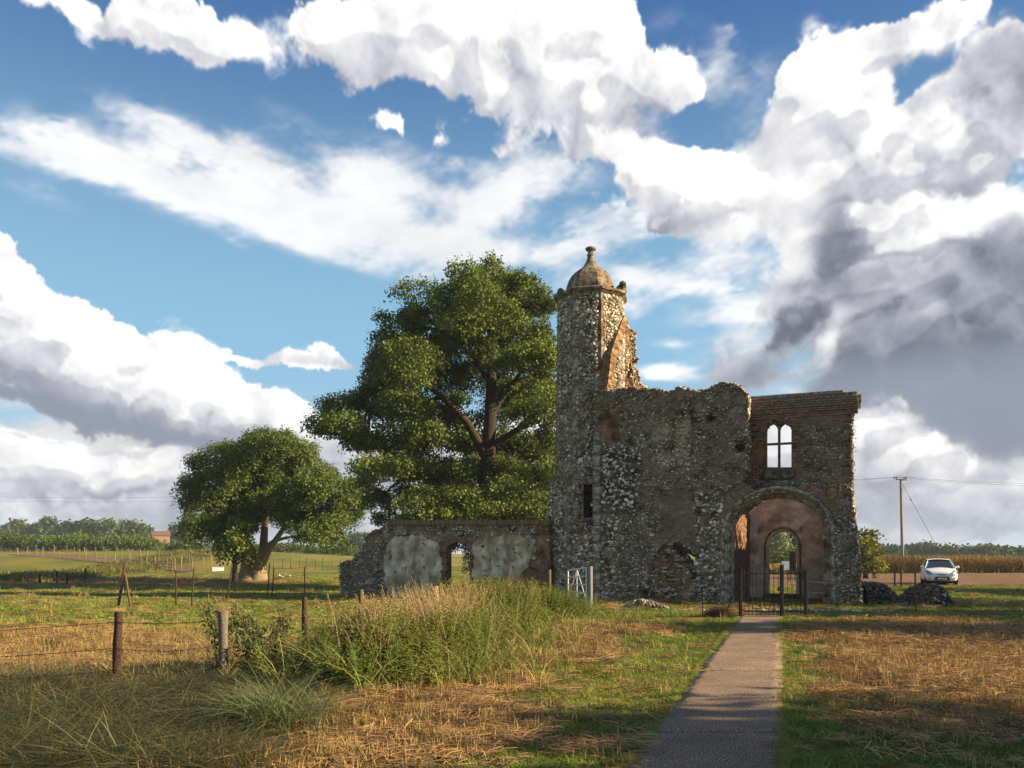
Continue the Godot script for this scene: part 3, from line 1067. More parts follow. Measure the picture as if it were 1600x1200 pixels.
func main_wall(g: Fr, root: Node3D) -> void:
	var outline := g.poly([926, 950, 926, 760, 930, 700, 932, 598, 950, 603, 975, 606, 1000, 608, 1012, 610, 1028, 609, 1040, 613, 1052, 612, 1060, 607, 1070, 606, 1080, 610, 1096, 611, 1110, 607, 1118, 602, 1130, 600, 1145, 600, 1156, 604, 1163, 613, 1169, 622, 1168, 650, 1165, 664, 1169, 685, 1165, 708, 1168, 730, 1160, 748, 1163, 765, 1166, 790, 1140, 800, 1132, 830, 1128, 950])
	var hole := g.poly([1066, 864, 1074, 866, 1082, 871, 1084, 886, 1081, 890, 1076, 880, 1069, 872])
	var gash := g.poly([1050, 850, 1062, 852, 1076, 858, 1084, 867, 1085, 886, 1076, 882, 1066, 870, 1056, 862])
	var disc := g.uv(1110, 652)
	var slot := g.poly([1150, 696, 1164, 694, 1166, 703, 1152, 705])
	var low := g.poly([1000, 921, 1013, 922, 1013, 938, 1001, 938])
	var sdf := func(p: Vector2) -> float:
		var s: float = poly_sdf(p, outline) + n1.get_noise_2d(p.x * 3.0, p.y * 3.0) * 0.03
		s = maxf(s, -poly_sdf(p, hole))
		return s
	var recess := g.poly([1012, 945, 1013, 900, 1020, 868, 1036, 851, 1056, 848, 1074, 855, 1084, 868, 1088, 895, 1088, 945])
	var panel := g.poly([1032, 766, 1083, 762, 1086, 855, 1070, 848, 1050, 842, 1032, 846])
	var front := func(p: Vector2) -> float:
		var o := 0.0
		var a := poly_sdf(p, recess)
		if a < 0.0:
			o -= (0.16 + 0.12 * n1.get_noise_2d(p.x * 2.0, p.y * 2.0)) * sstep(0.0, 0.05, -a)
		if poly_sdf(p, gash) < 0.0:
			o -= 0.35
		a = poly_sdf(p, panel)
		if a < 0.0:
			o -= 0.05 * sstep(0.0, 0.04, -a)
		if (p - disc).length() < 0.14:
			o -= 0.4 * sstep(0.14, 0.09, (p - disc).length())
		for h in [slot, low]:
			if poly_sdf(p, h) < 0.0:
				o -= 0.35
		var q := to_px(g, p)
		if q.y > 628 and q.y < 712 and absf(q.x - 1082) < 2.0:      # the straight crack
			o -= 0.12
		if absf(q.x - 1056) < 3.0 and q.y > 640 and q.y < 705:
			o -= 0.05
		return o + n2.get_noise_2d(p.x * 0.8, p.y * 0.8) * 0.05
	var zone := func(p: Vector2) -> Array:
		var q := to_px(g, p)
		if poly_sdf(p, panel) < 0.0:
			return [BRICK, 0.7, 0.9]
		if poly_sdf(p, gash) < 0.03:
			return [BARE, 0, 0]
		if poly_sdf(p, recess) < 0.0:
			return [BRICK, -0.35, 0.8] if n1.get_noise_2d(p.x * 1.5, p.y * 1.5) < 0.2 else [FLINT, 0.3, 0.9]
		if poly_sdf(p, slot) < 0.05 or poly_sdf(p, low) < 0.05 or (p - disc).length() < 0.15 or (absf(q.x - 1082) < 3.0 and q.y > 628 and q.y < 712):
			return [BARE, 0, 0]
		if q.x < 941 and q.y > 676:
			return [BARE, 0, 0]
		if in_px(q, 1008, 655, 1078, 708, 30.0):
			return [FLINT, 0.3, 0.45]
		if in_px(q, 1030, 700, 1080, 730, 20.0):
			return [FLINT, 0.55, 0.8]
		if in_px(q, 935, 694, 1000, 800, 26.0):
			return [NODULE, 0.66, 0.42]
		if in_px(q, 940, 790, 962, 940, 12.0):
			return [NODULE, 0.6, 0.42]
		if in_px(q, 1087, 764, 1130, 930, 10.0):
			return [NODULE, 0.55, 0.48]
		if in_px(q, 936, 640, 965, 690, 10.0):
			return [BARE, 0, 0]
		if in_px(q, 958, 795, 1030, 940, 20.0):
			return [FLINT, 0.14, 0.9]
		var patch := n2.get_noise_2d(p.x * 0.7 + 20.0, p.y * 0.7)
		if q.y < 760 and q.x > 965 and absf(n1.get_noise_2d(p.x * 0.35, p.y * 2.6 + 5.0)) < 0.045:
			return [BRICK, 0.55, 0.85]      # lacing courses
		if patch > 0.28:
			return [FLINT, 0.3, 0.5]      # more mortar
		if q.y < 760 and q.x > 985:
			return [MIXED, 0.15, 0.88]
		return [FLINT, 0.13 if patch > -0.2 else 0.05, 0.92]
	var paint := func(p: Vector2) -> Color:
		var q := to_px(g, p)
		var c := Color(0.31, 0.27, 0.215)
		if in_px(q, 1008, 655, 1078, 708, 30.0):
			c = Color(0.42, 0.37, 0.30)
		elif in_px(q, 1028, 700, 1082, 730, 20.0):
			c = Color(0.42, 0.36, 0.29)
		elif poly_sdf(p, recess) < 0.0:
			c = Color(0.30, 0.24, 0.19) if n1.get_noise_2d(p.x * 2.0, p.y * 4.0) > 0.0 else Color(0.17, 0.12, 0.09)
		elif in_px(q, 936, 640, 965, 690, 10.0):
			c = Color(0.32, 0.22, 0.14)
		elif in_px(q, 930, 694, 1000, 800, 20.0):
			c = Color(0.16, 0.14, 0.115)
		return mortar(p, c)
	var lo := g.uv(924, 952)
	lo.y = -0.15
	var hi := g.uv(1172, 594)
	var r := wall_mesh(sdf, lo, hi, 0.075, front, -1.0, paint)
	var w := part("main_wall", r[0], M.mortar, root)
	var pile := Pile.new()
	lay(pile, sdf, lo, hi, front, zone)
	lay_rim(pile, r[1], 0.62, func(p: Vector3, n: Vector2) -> bool: return n.y > 0.3 or (n.x > 0.5 and p.y > 3.4), 0.3, 0.3)
	settle(pile, w, 280)
	# dressed quoins where the wall meets the turret
	var y := 0.0
	var k := 0
	var top := g.uv(930, 682).y
	while y < top:
		var h := rr(0.30, 0.48)
		var wd := 0.40 if k % 2 else 0.27
		var mb := MB.new()
		mb.col = vary(Color(0.44, 0.405, 0.34) if rng.randf() < 0.8 else Color(0.52, 0.48, 0.38), 0.15)
		var u0 := g.uv(927, 800).x
		mb.bevel_box(Transform3D(Basis.IDENTITY, Vector3(u0 + wd * 0.5, y + h * 0.5, -0.10)), Vector3(wd, h - 0.02, 0.32), 0.015)
		part("quoin", mb.mesh(), M.stone, w)
		y += h
		k += 1
	# relieving arch of brick over the blocked opening
	var cv := g.poly([1014, 890, 1020, 866, 1034, 851, 1054, 846, 1074, 853, 1085, 868])
	var len := 0.0
	for i in cv.size() - 1:
		len += (cv[i + 1] - cv[i]).length()
	var t := 0.0
	while t < len - 0.05:
		if rng.randf() < 0.5:
			t += 0.075
			continue
		part("arch_brick", block(cv, PackedVector2Array([Vector2(0, -0.3), Vector2(0, 0.02), Vector2(0.2, 0.02), Vector2(0.2, -0.3)]), t, t + 0.055, brick_color(0.7), 1), M.brick, w)
		t += 0.075
	# grass on the broken top
	tufts_on(w, r[1], 0.05)

func tufts_on(parent: Node3D, rim: Array, chance: float) -> void:
	var ins := Inst.new()
	for e in rim:
		var p: Vector3 = e[0]
		if e[1].y > 0.6 and rng.randf() < chance:
			for k in 3:
				ins.add(Transform3D(Basis.from_euler(Vector3(0, rr(0, TAU), 0)).scaled(Vector3.ONE * rr(0.6, 1.3)), p + Vector3(rr(-0.1, 0.1), 0.02, rr(-0.4, 0.0))), vary(Color(0.2, 0.2, 0.05), 0.3))
	if ins.n:
		many("grass_tufts", tuft_mesh(7, 0.16, 0.012, 0.06, 5), M.grass, ins, parent)

func gate_arch(g: Fr, root: Node3D) -> void:
	var a := Node3D.new()
	a.name = "gate_arch"
	root.add_child(a, true)
	var cv := arch_curve(g)
	var prof := PackedVector2Array([Vector2(0, -0.62), Vector2(0, -0.40), Vector2(0.05, -0.34), Vector2(0.045, -0.26), Vector2(0.10, -0.20), Vector2(0.17, -0.16), Vector2(0.19, -0.07), Vector2(0.25, -0.05), Vector2(0.27, 0.05), Vector2(0.33, 0.07), Vector2(0.39, 0.04), Vector2(0.39, -0.62)])
	var len := 0.0
	for i in cv.size() - 1:
		len += (cv[i + 1] - cv[i]).length()
	var t := 0.0
	var jamb := (cv[3] - cv[0]).length()
	while t < len - 0.02:
		var on_jamb: bool = t < jamb or t > len - jamb - 0.2
		var h := rr(0.36, 0.52) if on_jamb else rr(0.26, 0.34)
		var e := minf(t + h, len)
		if len - e < 0.12:
			e = len
		var c := vary(Color(0.54, 0.49, 0.40), 0.14)
		if on_jamb and t > len * 0.5 and e > len - 0.75:
			c = Color(0.50, 0.49, 0.46)
		var m := block(cv, prof, t + 0.004, e - 0.004, c, 2 if on_jamb else 4)
		part("jamb_stone" if on_jamb else "voussoir", m, M.stone, a)
		t = e
	# spandrel: what is left of the front wall over the arch
	var outline := PackedVector2Array()
	var mid := cv.slice(5, 17)
	for i in mid.size():
		outline.append(mid[i] + Vector2(0, 0.16))
	outline.append(g.uv(1289, 812))
	for q in [[1296, 800], [1297, 790], [1288, 770], [1276, 768], [1262, 772], [1250, 768], [1238, 764], [1222, 768], [1208, 770], [1192, 768], [1180, 776], [1168, 776], [1158, 760], [1140, 770], [1126, 790], [1124, 830]]:
		outline.append(g.uv(q[0], q[1]))
	var sdf := func(p: Vector2) -> float: return poly_sdf(p, outline) + n1.get_noise_2d(p.x * 4.0, p.y * 4.0) * 0.03
	var lo := g.uv(1118, 845)
	var hi := g.uv(1302, 752)
	var front := func(p: Vector2) -> float: return -0.03
	var r := wall_mesh(sdf, lo, hi, 0.06, front, -0.6, func(p): return mortar(p, Color(0.30, 0.25, 0.19)))
	var sp := part("spandrel", r[0], M.mortar, a)
	var pile := Pile.new()
	lay(pile, sdf, lo, hi, front, func(p: Vector2) -> Array: return [MIXED, 0.2, 0.8])
	lay_rim(pile, r[1], 0.5, func(p: Vector3, n: Vector2) -> bool: return n.y > 0.2, 0.2, 0.4)
	settle(pile, sp, 30)
	tufts_on(sp, r[1], 0.12)
	# brick relieving ring, seen at both haunches
	var ring := PackedVector2Array()
	for p in cv:
		ring.append(p)
	t = jamb + 0.25
	while t < len - jamb - 0.3:
		var f := t / len
		if f < 0.43 or f > 0.56:
			part("ring_brick", block(ring, PackedVector2Array([Vector2(0.42, -0.3), Vector2(0.42, 0.03), Vector2(0.66, 0.03), Vector2(0.66, -0.3)]), t, t + 0.05, brick_color(0.6), 1), M.brick, a)
		t += 0.062

func window_wall(g: Fr, root: Node3D) -> void:
	var off := -0.62
	var outline := g.poly([1158, 800, 1158, 622, 1318, 622, 1322, 632, 1330, 634, 1330, 760, 1326, 800, 1298, 812, 1292, 790, 1275, 772, 1250, 764, 1225, 770, 1205, 768, 1190, 776, 1165, 800], off)
	var open := g.poly([1196, 731, 1196, 672, 1199, 662, 1206, 657, 1228, 656, 1236, 661, 1239, 672, 1239, 731], off)
	var sdf := func(p: Vector2) -> float:
		return maxf(poly_sdf(p, outline) + n1.get_noise_2d(p.x * 3.0, p.y * 3.0) * 0.025, -poly_sdf(p, open))
	var front := func(p: Vector2) -> float:
		var q := to_px(g, p, off)
		var o := off + n2.get_noise_2d(p.x, p.y) * 0.03
		if in_px(q, 1192, 732, 1246, 752, 0.0):
			o -= 0.06
		if q.y > 750 and q.x < 1262:
			o -= 0.10 * sstep(750, 770, q.y)
		return o
	var zone := func(p: Vector2) -> Array:
		var q := to_px(g, p, off)
		if q.y < 664:
			return [BRICK, 0.6, 0.95]
		if in_px(q, 1190, 730, 1243, 750):
			return [BARE, 0, 0]
		if q.y > 752 and q.x > 1172 and q.x < 1262:
			return [MIXED, 0.3, 0.5]
		if q.x < 1197 or (q.x > 1236 and q.x < 1252 + 6.0 * n1.get_noise_1d(q.y * 0.3)):
			return [BRICK, 0.12, 0.95]
		if q.x > 1322:
			return [BRICK, 0.3, 0.9]
		return [MIXED, 0.10, 0.9]
	var paint := func(p: Vector2) -> Color:
		var q := to_px(g, p, off)
		var c := Color(0.28, 0.235, 0.18)
		if in_px(q, 1185, 765, 1225, 785, 12.0) or in_px(q, 1240, 760, 1268, 782, 12.0):
			c = Color(0.36, 0.29, 0.22)
		elif q.x < 1197:
			c = Color(0.20, 0.115, 0.075)
		return mortar(p, c)
	var lo := g.uv(1155, 814, off)
	var hi := g.uv(1334, 618, off)
	var r := wall_mesh(sdf, lo, hi, 0.07, front, -1.35, paint)
	var w := part("window_wall", r[0], M.mortar, root)
	var pile := Pile.new()
	lay(pile, sdf, lo, hi, front, zone, 0.85)
	lay_rim(pile, r[1], 0.7, func(p: Vector3, n: Vector2) -> bool: return n.x > 0.5 and p.x > g.uv(1300, 700, off).x or n.y < -0.4, 0.12, 0.5)
	settle(pile, w, 260)
	# corbelled brick cornice
	var c := Node3D.new()
	c.name = "cornice"
	root.add_child(c, true)
	for cs in [[1170, 1334, 650, 657, 0.06, 1], [1170, 1338, 643, 650, 0.11, 0], [1170, 1339, 636, 643, 0.15, 1], [1170, 1339, 629, 636, 0.15, 0], [1170, 1332, 624, 630, 0.13, 1]]:
		var p0 := g.uv(cs[0], cs[3], off)
		var p1 := g.uv(cs[1], cs[2], off)
		var y1 := g.uv(cs[0], cs[2], off).y
		var u := p0.x
		var hh: float = (y1 - p0.y)
		if cs[5]:
			u -= 0.0
		while u < p1.x:
			var wd := minf(rr(0.2, 0.24), p1.x + 0.05 - u)
			var depth: float = 0.5 + cs[4]
			for lay_ in 2:
				var mb := MB.new()
				mb.col = brick_color(0.62)
				var hs := hh * 0.5
				mb.bevel_box(Transform3D(Basis.from_euler(Vector3(0, rr(-0.02, 0.02), rr(-0.02, 0.02))), Vector3(u + wd * 0.5 + (0.1 if lay_ else 0.0), p0.y + hs * (0.5 + lay_), off + cs[4] - depth * 0.5 + rr(-0.015, 0.015))), Vector3(wd - 0.012, hs - 0.012, depth), 0.012)
				part("cornice_brick", mb.mesh(), M.brick, c)
			u += wd
	# weathered concrete coping
	var mb := MB.new()
	mb.col = Color(0.46, 0.43, 0.36)
	var q0 := g.uv(1168, 622, off)
	var q1 := g.uv(1318, 613, off)
	mb.bevel_box(Transform3D(Basis.IDENTITY, Vector3((q0.x + q1.x) * 0.5, g.uv(1240, 619.0, off).y, off - 0.33)), Vector3(q1.x - q0.x, 0.17, 0.86), 0.02)
	part("coping", mb.mesh(), M.stone, root)
	# the window
	var win := Node3D.new()
	win.name = "window"
	root.add_child(win, true)
	var wo := off - 0.16
	var fo := g.poly([1193, 734, 1193, 670, 1197, 659, 1205, 654, 1229, 653, 1238, 658, 1242, 670, 1242, 734], wo)
	var lights := []
	for x in [[1198.5, 1215.5], [1219.0, 1236.5]]:
		var a: float = x[0]
		var b: float = x[1]
		var m: float = (a + b) * 0.5
		lights.append(g.poly([a, 730, a, 672, a + 2, 666.5, m - 3, 663, m, 662, m + 3, 663, b - 2, 666.5, b, 672, b, 730], wo))
	var fs := func(p: Vector2) -> float: return maxf(poly_sdf(p, fo), maxf(-poly_sdf(p, lights[0]), -poly_sdf(p, lights[1])))
	var fr := wall_mesh(fs, g.uv(1191, 736, wo), g.uv(1245, 650, wo), 0.025, func(p): return wo, wo - 0.2, func(p): return mortar(p, Color(0.36, 0.32, 0.26), 0.15), 0.0)
	part("window_frame", fr[0], M.stone, win)
	mb = MB.new()
	mb.col = Color(0.22, 0.195, 0.16)
	var t0 := g.uv(1197, 694, wo)
	var t1 := g.uv(1238, 694, wo)
	mb.bevel_box(Transform3D(Basis.IDENTITY, Vector3((t0.x + t1.x) * 0.5, t0.y, wo - 0.1)), Vector3(t1.x - t0.x, 0.075, 0.15), 0.02)
	part("transom", mb.mesh(), M.stone, win)
	mb = MB.new()
	mb.col = Color(0.21, 0.185, 0.15)
	var m0 := g.uv(1217.3, 731, wo)
	mb.bevel_box(Transform3D(Basis.IDENTITY, Vector3(m0.x, (m0.y + g.uv(1217, 672, wo).y) * 0.5, wo - 0.09)), Vector3(0.085, g.uv(1217, 672, wo).y - m0.y, 0.2), 0.025)
	part("mullion", mb.mesh(), M.stone, win)
	mb = MB.new()
	mb.col = Color(0.20, 0.175, 0.14)
	var s0 := g.uv(1194, 749, off)
	var s1 := g.uv(1241, 733, off)
	mb.bevel_box(Transform3D(Basis.IDENTITY, Vector3((s0.x + s1.x) * 0.5, (s0.y + s1.y) * 0.5, off - 0.1)), Vector3(s1.x - s0.x, s1.y - s0.y, 0.36), 0.03)
	part("window_sill", mb.mesh(), M.stone, win)
	# ivy on the broken right-hand edge
	var ins := Inst.new()
	for k in 60:
		var p := g.uv(1329 + rr(-2, 2), rr(664, 762), off - 0.1)
		ins.add(Transform3D(Basis.from_euler(Vector3(rr(0, 6), rr(0, 6), rr(0, 6))).scaled(Vector3.ONE * rr(0.25, 0.5)), Vector3(p.x + rr(-0.03, 0.06), p.y, off - rr(-0.05, 0.5))), vary(Color(0.13, 0.14, 0.03), 0.3))
	many("ivy", clump_mesh(8, 0.3, 0.12, 0.1, 61), M.leaf, ins, root)

func right_pier(g: Fr, root: Node3D) -> void:
	var outline := g.poly([1287, 952, 1287, 812, 1294, 800, 1297, 766, 1303, 762, 1312, 759, 1322, 761, 1330, 764, 1331, 780, 1335, 800, 1334, 815, 1338, 830, 1338, 850, 1341, 868, 1341, 900, 1345, 920, 1345, 953])
	var sdf := func(p: Vector2) -> float: return poly_sdf(p, outline) + n1.get_noise_2d(p.x * 3.0, p.y * 3.0) * 0.04
	var front := func(p: Vector2) -> float: return n2.get_noise_2d(p.x * 1.5, p.y * 1.5) * 0.10 - 0.1 * sstep(2.5, 4.0, p.y) + 0.05
	var lo := g.uv(1284, 953)
	lo.y = -0.15
	var hi := g.uv(1350, 754)
	var r := wall_mesh(sdf, lo, hi, 0.075, front, -1.0, func(p): return mortar(p, Color(0.30, 0.26, 0.21)), 0.05)
	var w := part("right_pier", r[0], M.mortar, root)
	var pile := Pile.new()
	var jx := g.uv(1300, 900).x
	lay(pile, sdf, lo, hi, front, func(p: Vector2) -> Array: return [BARE, 0, 0] if p.x < jx and p.y < 2.6 else [FLINT, 0.18, 0.92], 0.9)
	lay_rim(pile, r[1], 0.9, func(p: Vector3, n: Vector2) -> bool: return n.y > 0.2 or n.x > 0.4, 0.15, 0.2)
	settle(pile, w, 160)
	tufts_on(w, r[1], 0.1)
	var ins := Inst.new()
	for k in 14:
		var p := g.uv(1296 + rr(-5, 6), 772 + rr(-6, 6))
		ins.add(Transform3D(Basis.from_euler(Vector3(rr(0, 6), rr(0, 6), rr(0, 6))).scaled(Vector3.ONE * rr(0.3, 0.6)), Vector3(p.x, p.y, rr(0.0, 0.2))), vary(Color(0.22, 0.20, 0.05), 0.3))
	many("wall_weed", clump_mesh(8, 0.25, 0.14, 0.05, 62), M.leaf, ins, w)

func passage(g: Fr, root: Node3D) -> void:
	# inner wall of the passage with its own doorway, plastered
	var off := -4.6
	var lo := g.uv(1150, 945, off)
	lo.y = -0.15
	var hi := g.uv(1318, 775, off)
	hi.y = 4.55
	var a := [1200.5, 936, 1200.5, 852, 1203, 842, 1210, 834, 1222, 829, 1233, 832, 1241, 840, 1245, 852, 1245, 936]
	var open := g.poly(a, off)
	var sdf := func(p: Vector2) -> float:
		return maxf(maxf(maxf(lo.x - p.x, p.x - hi.x), p.y - hi.y + n1.get_noise_1d(p.x * 3.0) * 0.15), -poly_sdf(p, open))
	var slits := [g.uv(1186.5, 830, off), g.uv(1251.5, 829, off)]
	var front := func(p: Vector2) -> float:
		for s in slits:
			if absf(p.x - s.x) < 0.03 and absf(p.y - s.y) < 0.10:
				return off - 0.2
		return off
	var paint := func(p: Vector2) -> Color:
		var base := Color(0.86, 0.86, 0.88)
		base = base.lerp(Color(0.60, 0.59, 0.58), clampf(n2.get_noise_2d(p.x * 0.8, p.y * 0.8) * 1.5 + 0.2 + 0.4 * sstep(1.3, 0.3, p.y), 0.0, 0.85))
		return mortar(p, base, 0.2)
	var r := wall_mesh(sdf, lo, hi, 0.06, front, off - 0.6, paint, 0.03)
	var w := part("inner_wall", r[0], M.plaster, root)
	var cv := g.poly(a.slice(0, 34), off)
	var len := 0.0
	for i in cv.size() - 1:
		len += (cv[i + 1] - cv[i]).length()
	var t := 0.0
	while t < len - 0.02:
		var e := minf(t + rr(0.3, 0.42), len)
		if len - e < 0.12:
			e = len
		part("door_stone", block(cv, PackedVector2Array([Vector2(-0.01, -5.15), Vector2(-0.01, -4.78), Vector2(0.09, -4.68), Vector2(0.09, -4.57), Vector2(0.17, -4.57), Vector2(0.17, -5.15)]), t + 0.003, e - 0.003, vary(Color(0.30, 0.235, 0.165), 0.1), 3), M.stone, w)
		t = e
	var mb := MB.new()
	mb.col = Color(0.17, 0.14, 0.11)
	var s0 := g.uv(1194, 932, off)
	var s1 := g.uv(1252, 932, off)
	mb.bevel_box(Transform3D(Basis.IDENTITY, Vector3((s0.x + s1.x) * 0.5, 0.07, off - 0.15)), Vector3(s1.x - s0.x, 0.18, 0.95), 0.02)
	part("door_step", mb.mesh(), M.stone, w)
	# side walls, from the arch back to the inner wall
	for sd in 2:
		var pa := g.uv(1143.0 if sd == 0 else 1289.0, 900, -0.62)
		var pb := g.uv(1171.5 if sd == 0 else 1293.0, 900, off)
		var A := Vector3(pa.x, 0, -0.62)
		var B := Vector3(pb.x, 0, off)
		var along := B - A if sd == 0 else A - B
		var f := Fr.new(A if sd == 0 else B, atan2(along.z, along.x))
		var ln := along.length()
		var ssd := func(p: Vector2) -> float: return maxf(maxf(-p.x, p.x - ln), p.y - 3.3 + n1.get_noise_1d(p.x * 2.0) * 0.4)
		var flat := func(p: Vector2) -> float: return 0.0
		var rs := wall_mesh(ssd, Vector2(0, -0.15), Vector2(ln, 4.6), 0.09, flat, -0.7, func(p): return mortar(p, Color(0.28, 0.2, 0.145)))
		var s := part("passage_side_wall", rs[0], M.mortar, root, f.tf())
		var pile := Pile.new()
		lay(pile, ssd, Vector2(0, 0), Vector2(ln, 4.5), flat, func(p: Vector2) -> Array: return [BRICK, 0.3, 0.96])
		settle(pile, s, 60 if sd == 0 else 0)

func turret(g: Fr, root: Node3D) -> void:
	var t := Node3D.new()
	t.name = "turret"
	root.add_child(t, true)
	var cen := g.uv(923, 700, -1.52)
	var C := Vector3(cen.x, 0, -1.52)
	t.position = C
	var d := 30.9
	var ys := func(py: float) -> float: return EYE + (HY - py) / F * d
	var y_step: float = ys.call(746)
	var y_top: float = ys.call(459)
	# vertex angles: the facet that faces the field is turned slightly left of the front wall
	var turn := deg_to_rad(-10.0) + ROT
	var rad := func(y: float) -> float:
		if y < y_step - 0.12:
			return lerpf(1.80, 1.72, y / y_step)
		if y < y_step + 0.08:
			return lerpf(1.72, 1.44, (y - y_step + 0.12) / 0.2)
		return lerpf(1.44, 1.35, (y - y_step) / (y_top - y_step))
	var vtx := func(k: int, y: float) -> Vector3:
		var a := turn + TAU * k / 8.0
		var rd: float = rad.call(y)
		return Vector3(cos(a) * rd, y, sin(a) * rd)      # k grows from the right-hand side towards the viewer
	# slot window in the front facet, between vertices 1 and 3
	var mid_front := 0
	var best := -2.0
	for k in 8:
		var n: Vector3 = (vtx.call(k, 3.0) + vtx.call(k + 1, 3.0)) * 0.5
		var wn := (g.tf().basis * Vector3(n.x, 0, n.z)).normalized()
		var sc := wn.z - absf(wn.x + 0.12)
		if sc > best:
			best = sc
			mid_front = k
	var slot_y0: float = ys.call(811)
	var slot_y1: float = ys.call(759)
	var shaft := Node3D.new()
	for k in 8:
		var a: Vector3 = vtx.call(k, 0.0)
		var b: Vector3 = vtx.call(k + 1, 0.0)
		for stage in 2:
			var yl := -0.15 if stage == 0 else y_step
			var yh := y_step if stage == 0 else y_top
			# facet frame: looking at it from outside, u runs from vertex k+1 to k
			var l0: Vector3 = vtx.call(k + 1, yl + 0.2)
			var r0: Vector3 = vtx.call(k, yl + 0.2)
			var mid := (l0 + r0) * 0.5
			var al := (r0 - l0)
			al.y = 0
			var f := Fr.new(Vector3(mid.x, 0, mid.z), atan2(al.z, al.x))
			var inv := f.tf().affine_inverse()
			var half := func(y: float) -> float:
				var p: Vector3 = inv * (vtx.call(k, y) as Vector3)
				return p.x
			var slot: bool = k == mid_front and stage == 0
			var sx := 0.06
			var sdf := func(p: Vector2) -> float:
				var s: float = absf(p.x) - half.call(p.y)
				s = maxf(s, maxf(yl - p.y, p.y - yh))
				if slot:
					s = maxf(s, -maxf(absf(p.x - sx) - 0.22, maxf(slot_y0 - p.y, p.y - slot_y1)))
				return s
			var front := func(p: Vector2) -> float:
				var q: Vector3 = inv * (vtx.call(k, p.y) as Vector3)
				return q.z
			var lit := sin(turn + TAU * (k + 0.5) / 8.0)
			var mb0 := Color(0.32, 0.28, 0.22)
			var hw: float = half.call(yl)
			var lo := Vector2(-hw - 0.05, yl)
			var hi := Vector2(hw + 0.05, yh)
			# an even grid to the edges, so that the facets meet
			var mb := MB.new()
			var nu := 12
			var nv := int((yh - yl) / 0.13)
			var skip := func(u: float, y: float) -> bool: return slot and absf(u - sx) < 0.21 and y > slot_y0 and y < slot_y1
			for j in nv + 1:
				for i in nu + 1:
					var y := lerpf(yl, yh, j / float(nv))
					var u: float = half.call(y) * lerpf(-1.0, 1.0, i / float(nu))
					mb.col = mortar(Vector2(u + k * 3.0, y), mb0)
					mb.add(Vector3(u, y, front.call(Vector2(u, y)) + (n1.get_noise_2d(u * 4.0 + k * 9.0, y * 4.0) * 0.015 if i > 0 and i < nu else 0.0)))
			for j in nv:
				for i in nu:
					var y := lerpf(yl, yh, (j + 0.5) / nv)
					var u: float = half.call(y) * lerpf(-1.0, 1.0, (i + 0.5) / float(nu))
					if not skip.call(u, y):
						var e := j * (nu + 1) + i
						mb.q(e, e + 1, e + nu + 2, e + nu + 1)
			var fm := part("facet", mb.mesh(), M.mortar, t, f.tf())
			var wn := g.tf().basis * Vector3(-sin(f.r), 0, cos(f.r))
			if wn.z < -0.1 or (stage == 0 and wn.x > 0.5):
				continue      # at the back, or built against the wall
			var pile := Pile.new()
			var zone := func(p: Vector2) -> Array:
				if half.call(p.y) - absf(p.x) < 0.13:
					return [BARE, 0, 0]
				if slot and absf(p.x - sx) < 0.36 and p.y > slot_y0 - 0.2 and p.y < slot_y1 + 0.25:
					return [BARE, 0, 0]
				var nse := n2.get_noise_2d(p.x * 1.2 + k * 5.0, p.y * 0.9)
				if stage == 0 and p.y < 1.35 and k == mid_front and p.x > 0.0:
					return [BRICK, 0.3, 0.95]
				return [NODULE if nse > -0.1 or p.y > y_top - 2.5 else FLINT, 0.45 if nse > 0.0 or p.y > y_top - 2.5 else 0.2, 0.68]
			lay(pile, sdf, lo, hi, front, zone, 0.9)
			settle(pile, fm, 26)
			if slot:      # stone frame round the dark slot, and the wall's depth behind it
				var z: float = front.call(Vector2(0, slot_y0))
				var h := slot_y1 - slot_y0
				for e in [["slot_jamb", -0.29, slot_y0 + h * 0.5, 0.14, h], ["slot_jamb", 0.30, slot_y0 + h * 0.5, 0.16, h], ["slot_lintel", 0.0, slot_y1 + 0.1, 0.78, 0.2], ["slot_sill", 0.0, slot_y0 - 0.06, 0.7, 0.12]]:
					var w := MB.new()
					w.col = vary(Color(0.30, 0.24, 0.17), 0.1)
					w.bevel_box(Transform3D(Basis.IDENTITY, Vector3(sx + e[1], e[2], z - 0.12)), Vector3(e[3], e[4] - 0.006, 0.30), 0.012)
					part(e[0], w.mesh(), M.stone, fm)
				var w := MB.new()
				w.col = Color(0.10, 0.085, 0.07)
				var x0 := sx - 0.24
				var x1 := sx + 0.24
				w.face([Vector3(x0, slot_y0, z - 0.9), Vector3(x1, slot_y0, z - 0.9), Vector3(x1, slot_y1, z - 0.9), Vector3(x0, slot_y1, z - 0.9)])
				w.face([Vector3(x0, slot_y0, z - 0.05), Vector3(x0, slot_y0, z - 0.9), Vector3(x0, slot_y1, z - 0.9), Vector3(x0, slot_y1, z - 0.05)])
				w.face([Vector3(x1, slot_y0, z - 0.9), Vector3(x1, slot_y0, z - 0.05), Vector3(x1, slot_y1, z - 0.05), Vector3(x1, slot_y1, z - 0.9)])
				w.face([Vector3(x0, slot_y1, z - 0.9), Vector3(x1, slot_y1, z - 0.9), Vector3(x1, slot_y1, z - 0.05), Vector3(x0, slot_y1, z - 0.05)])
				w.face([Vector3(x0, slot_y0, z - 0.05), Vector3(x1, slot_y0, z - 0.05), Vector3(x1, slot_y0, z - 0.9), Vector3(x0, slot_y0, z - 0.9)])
				part("slot_reveal", w.mesh(), M.stone, fm)
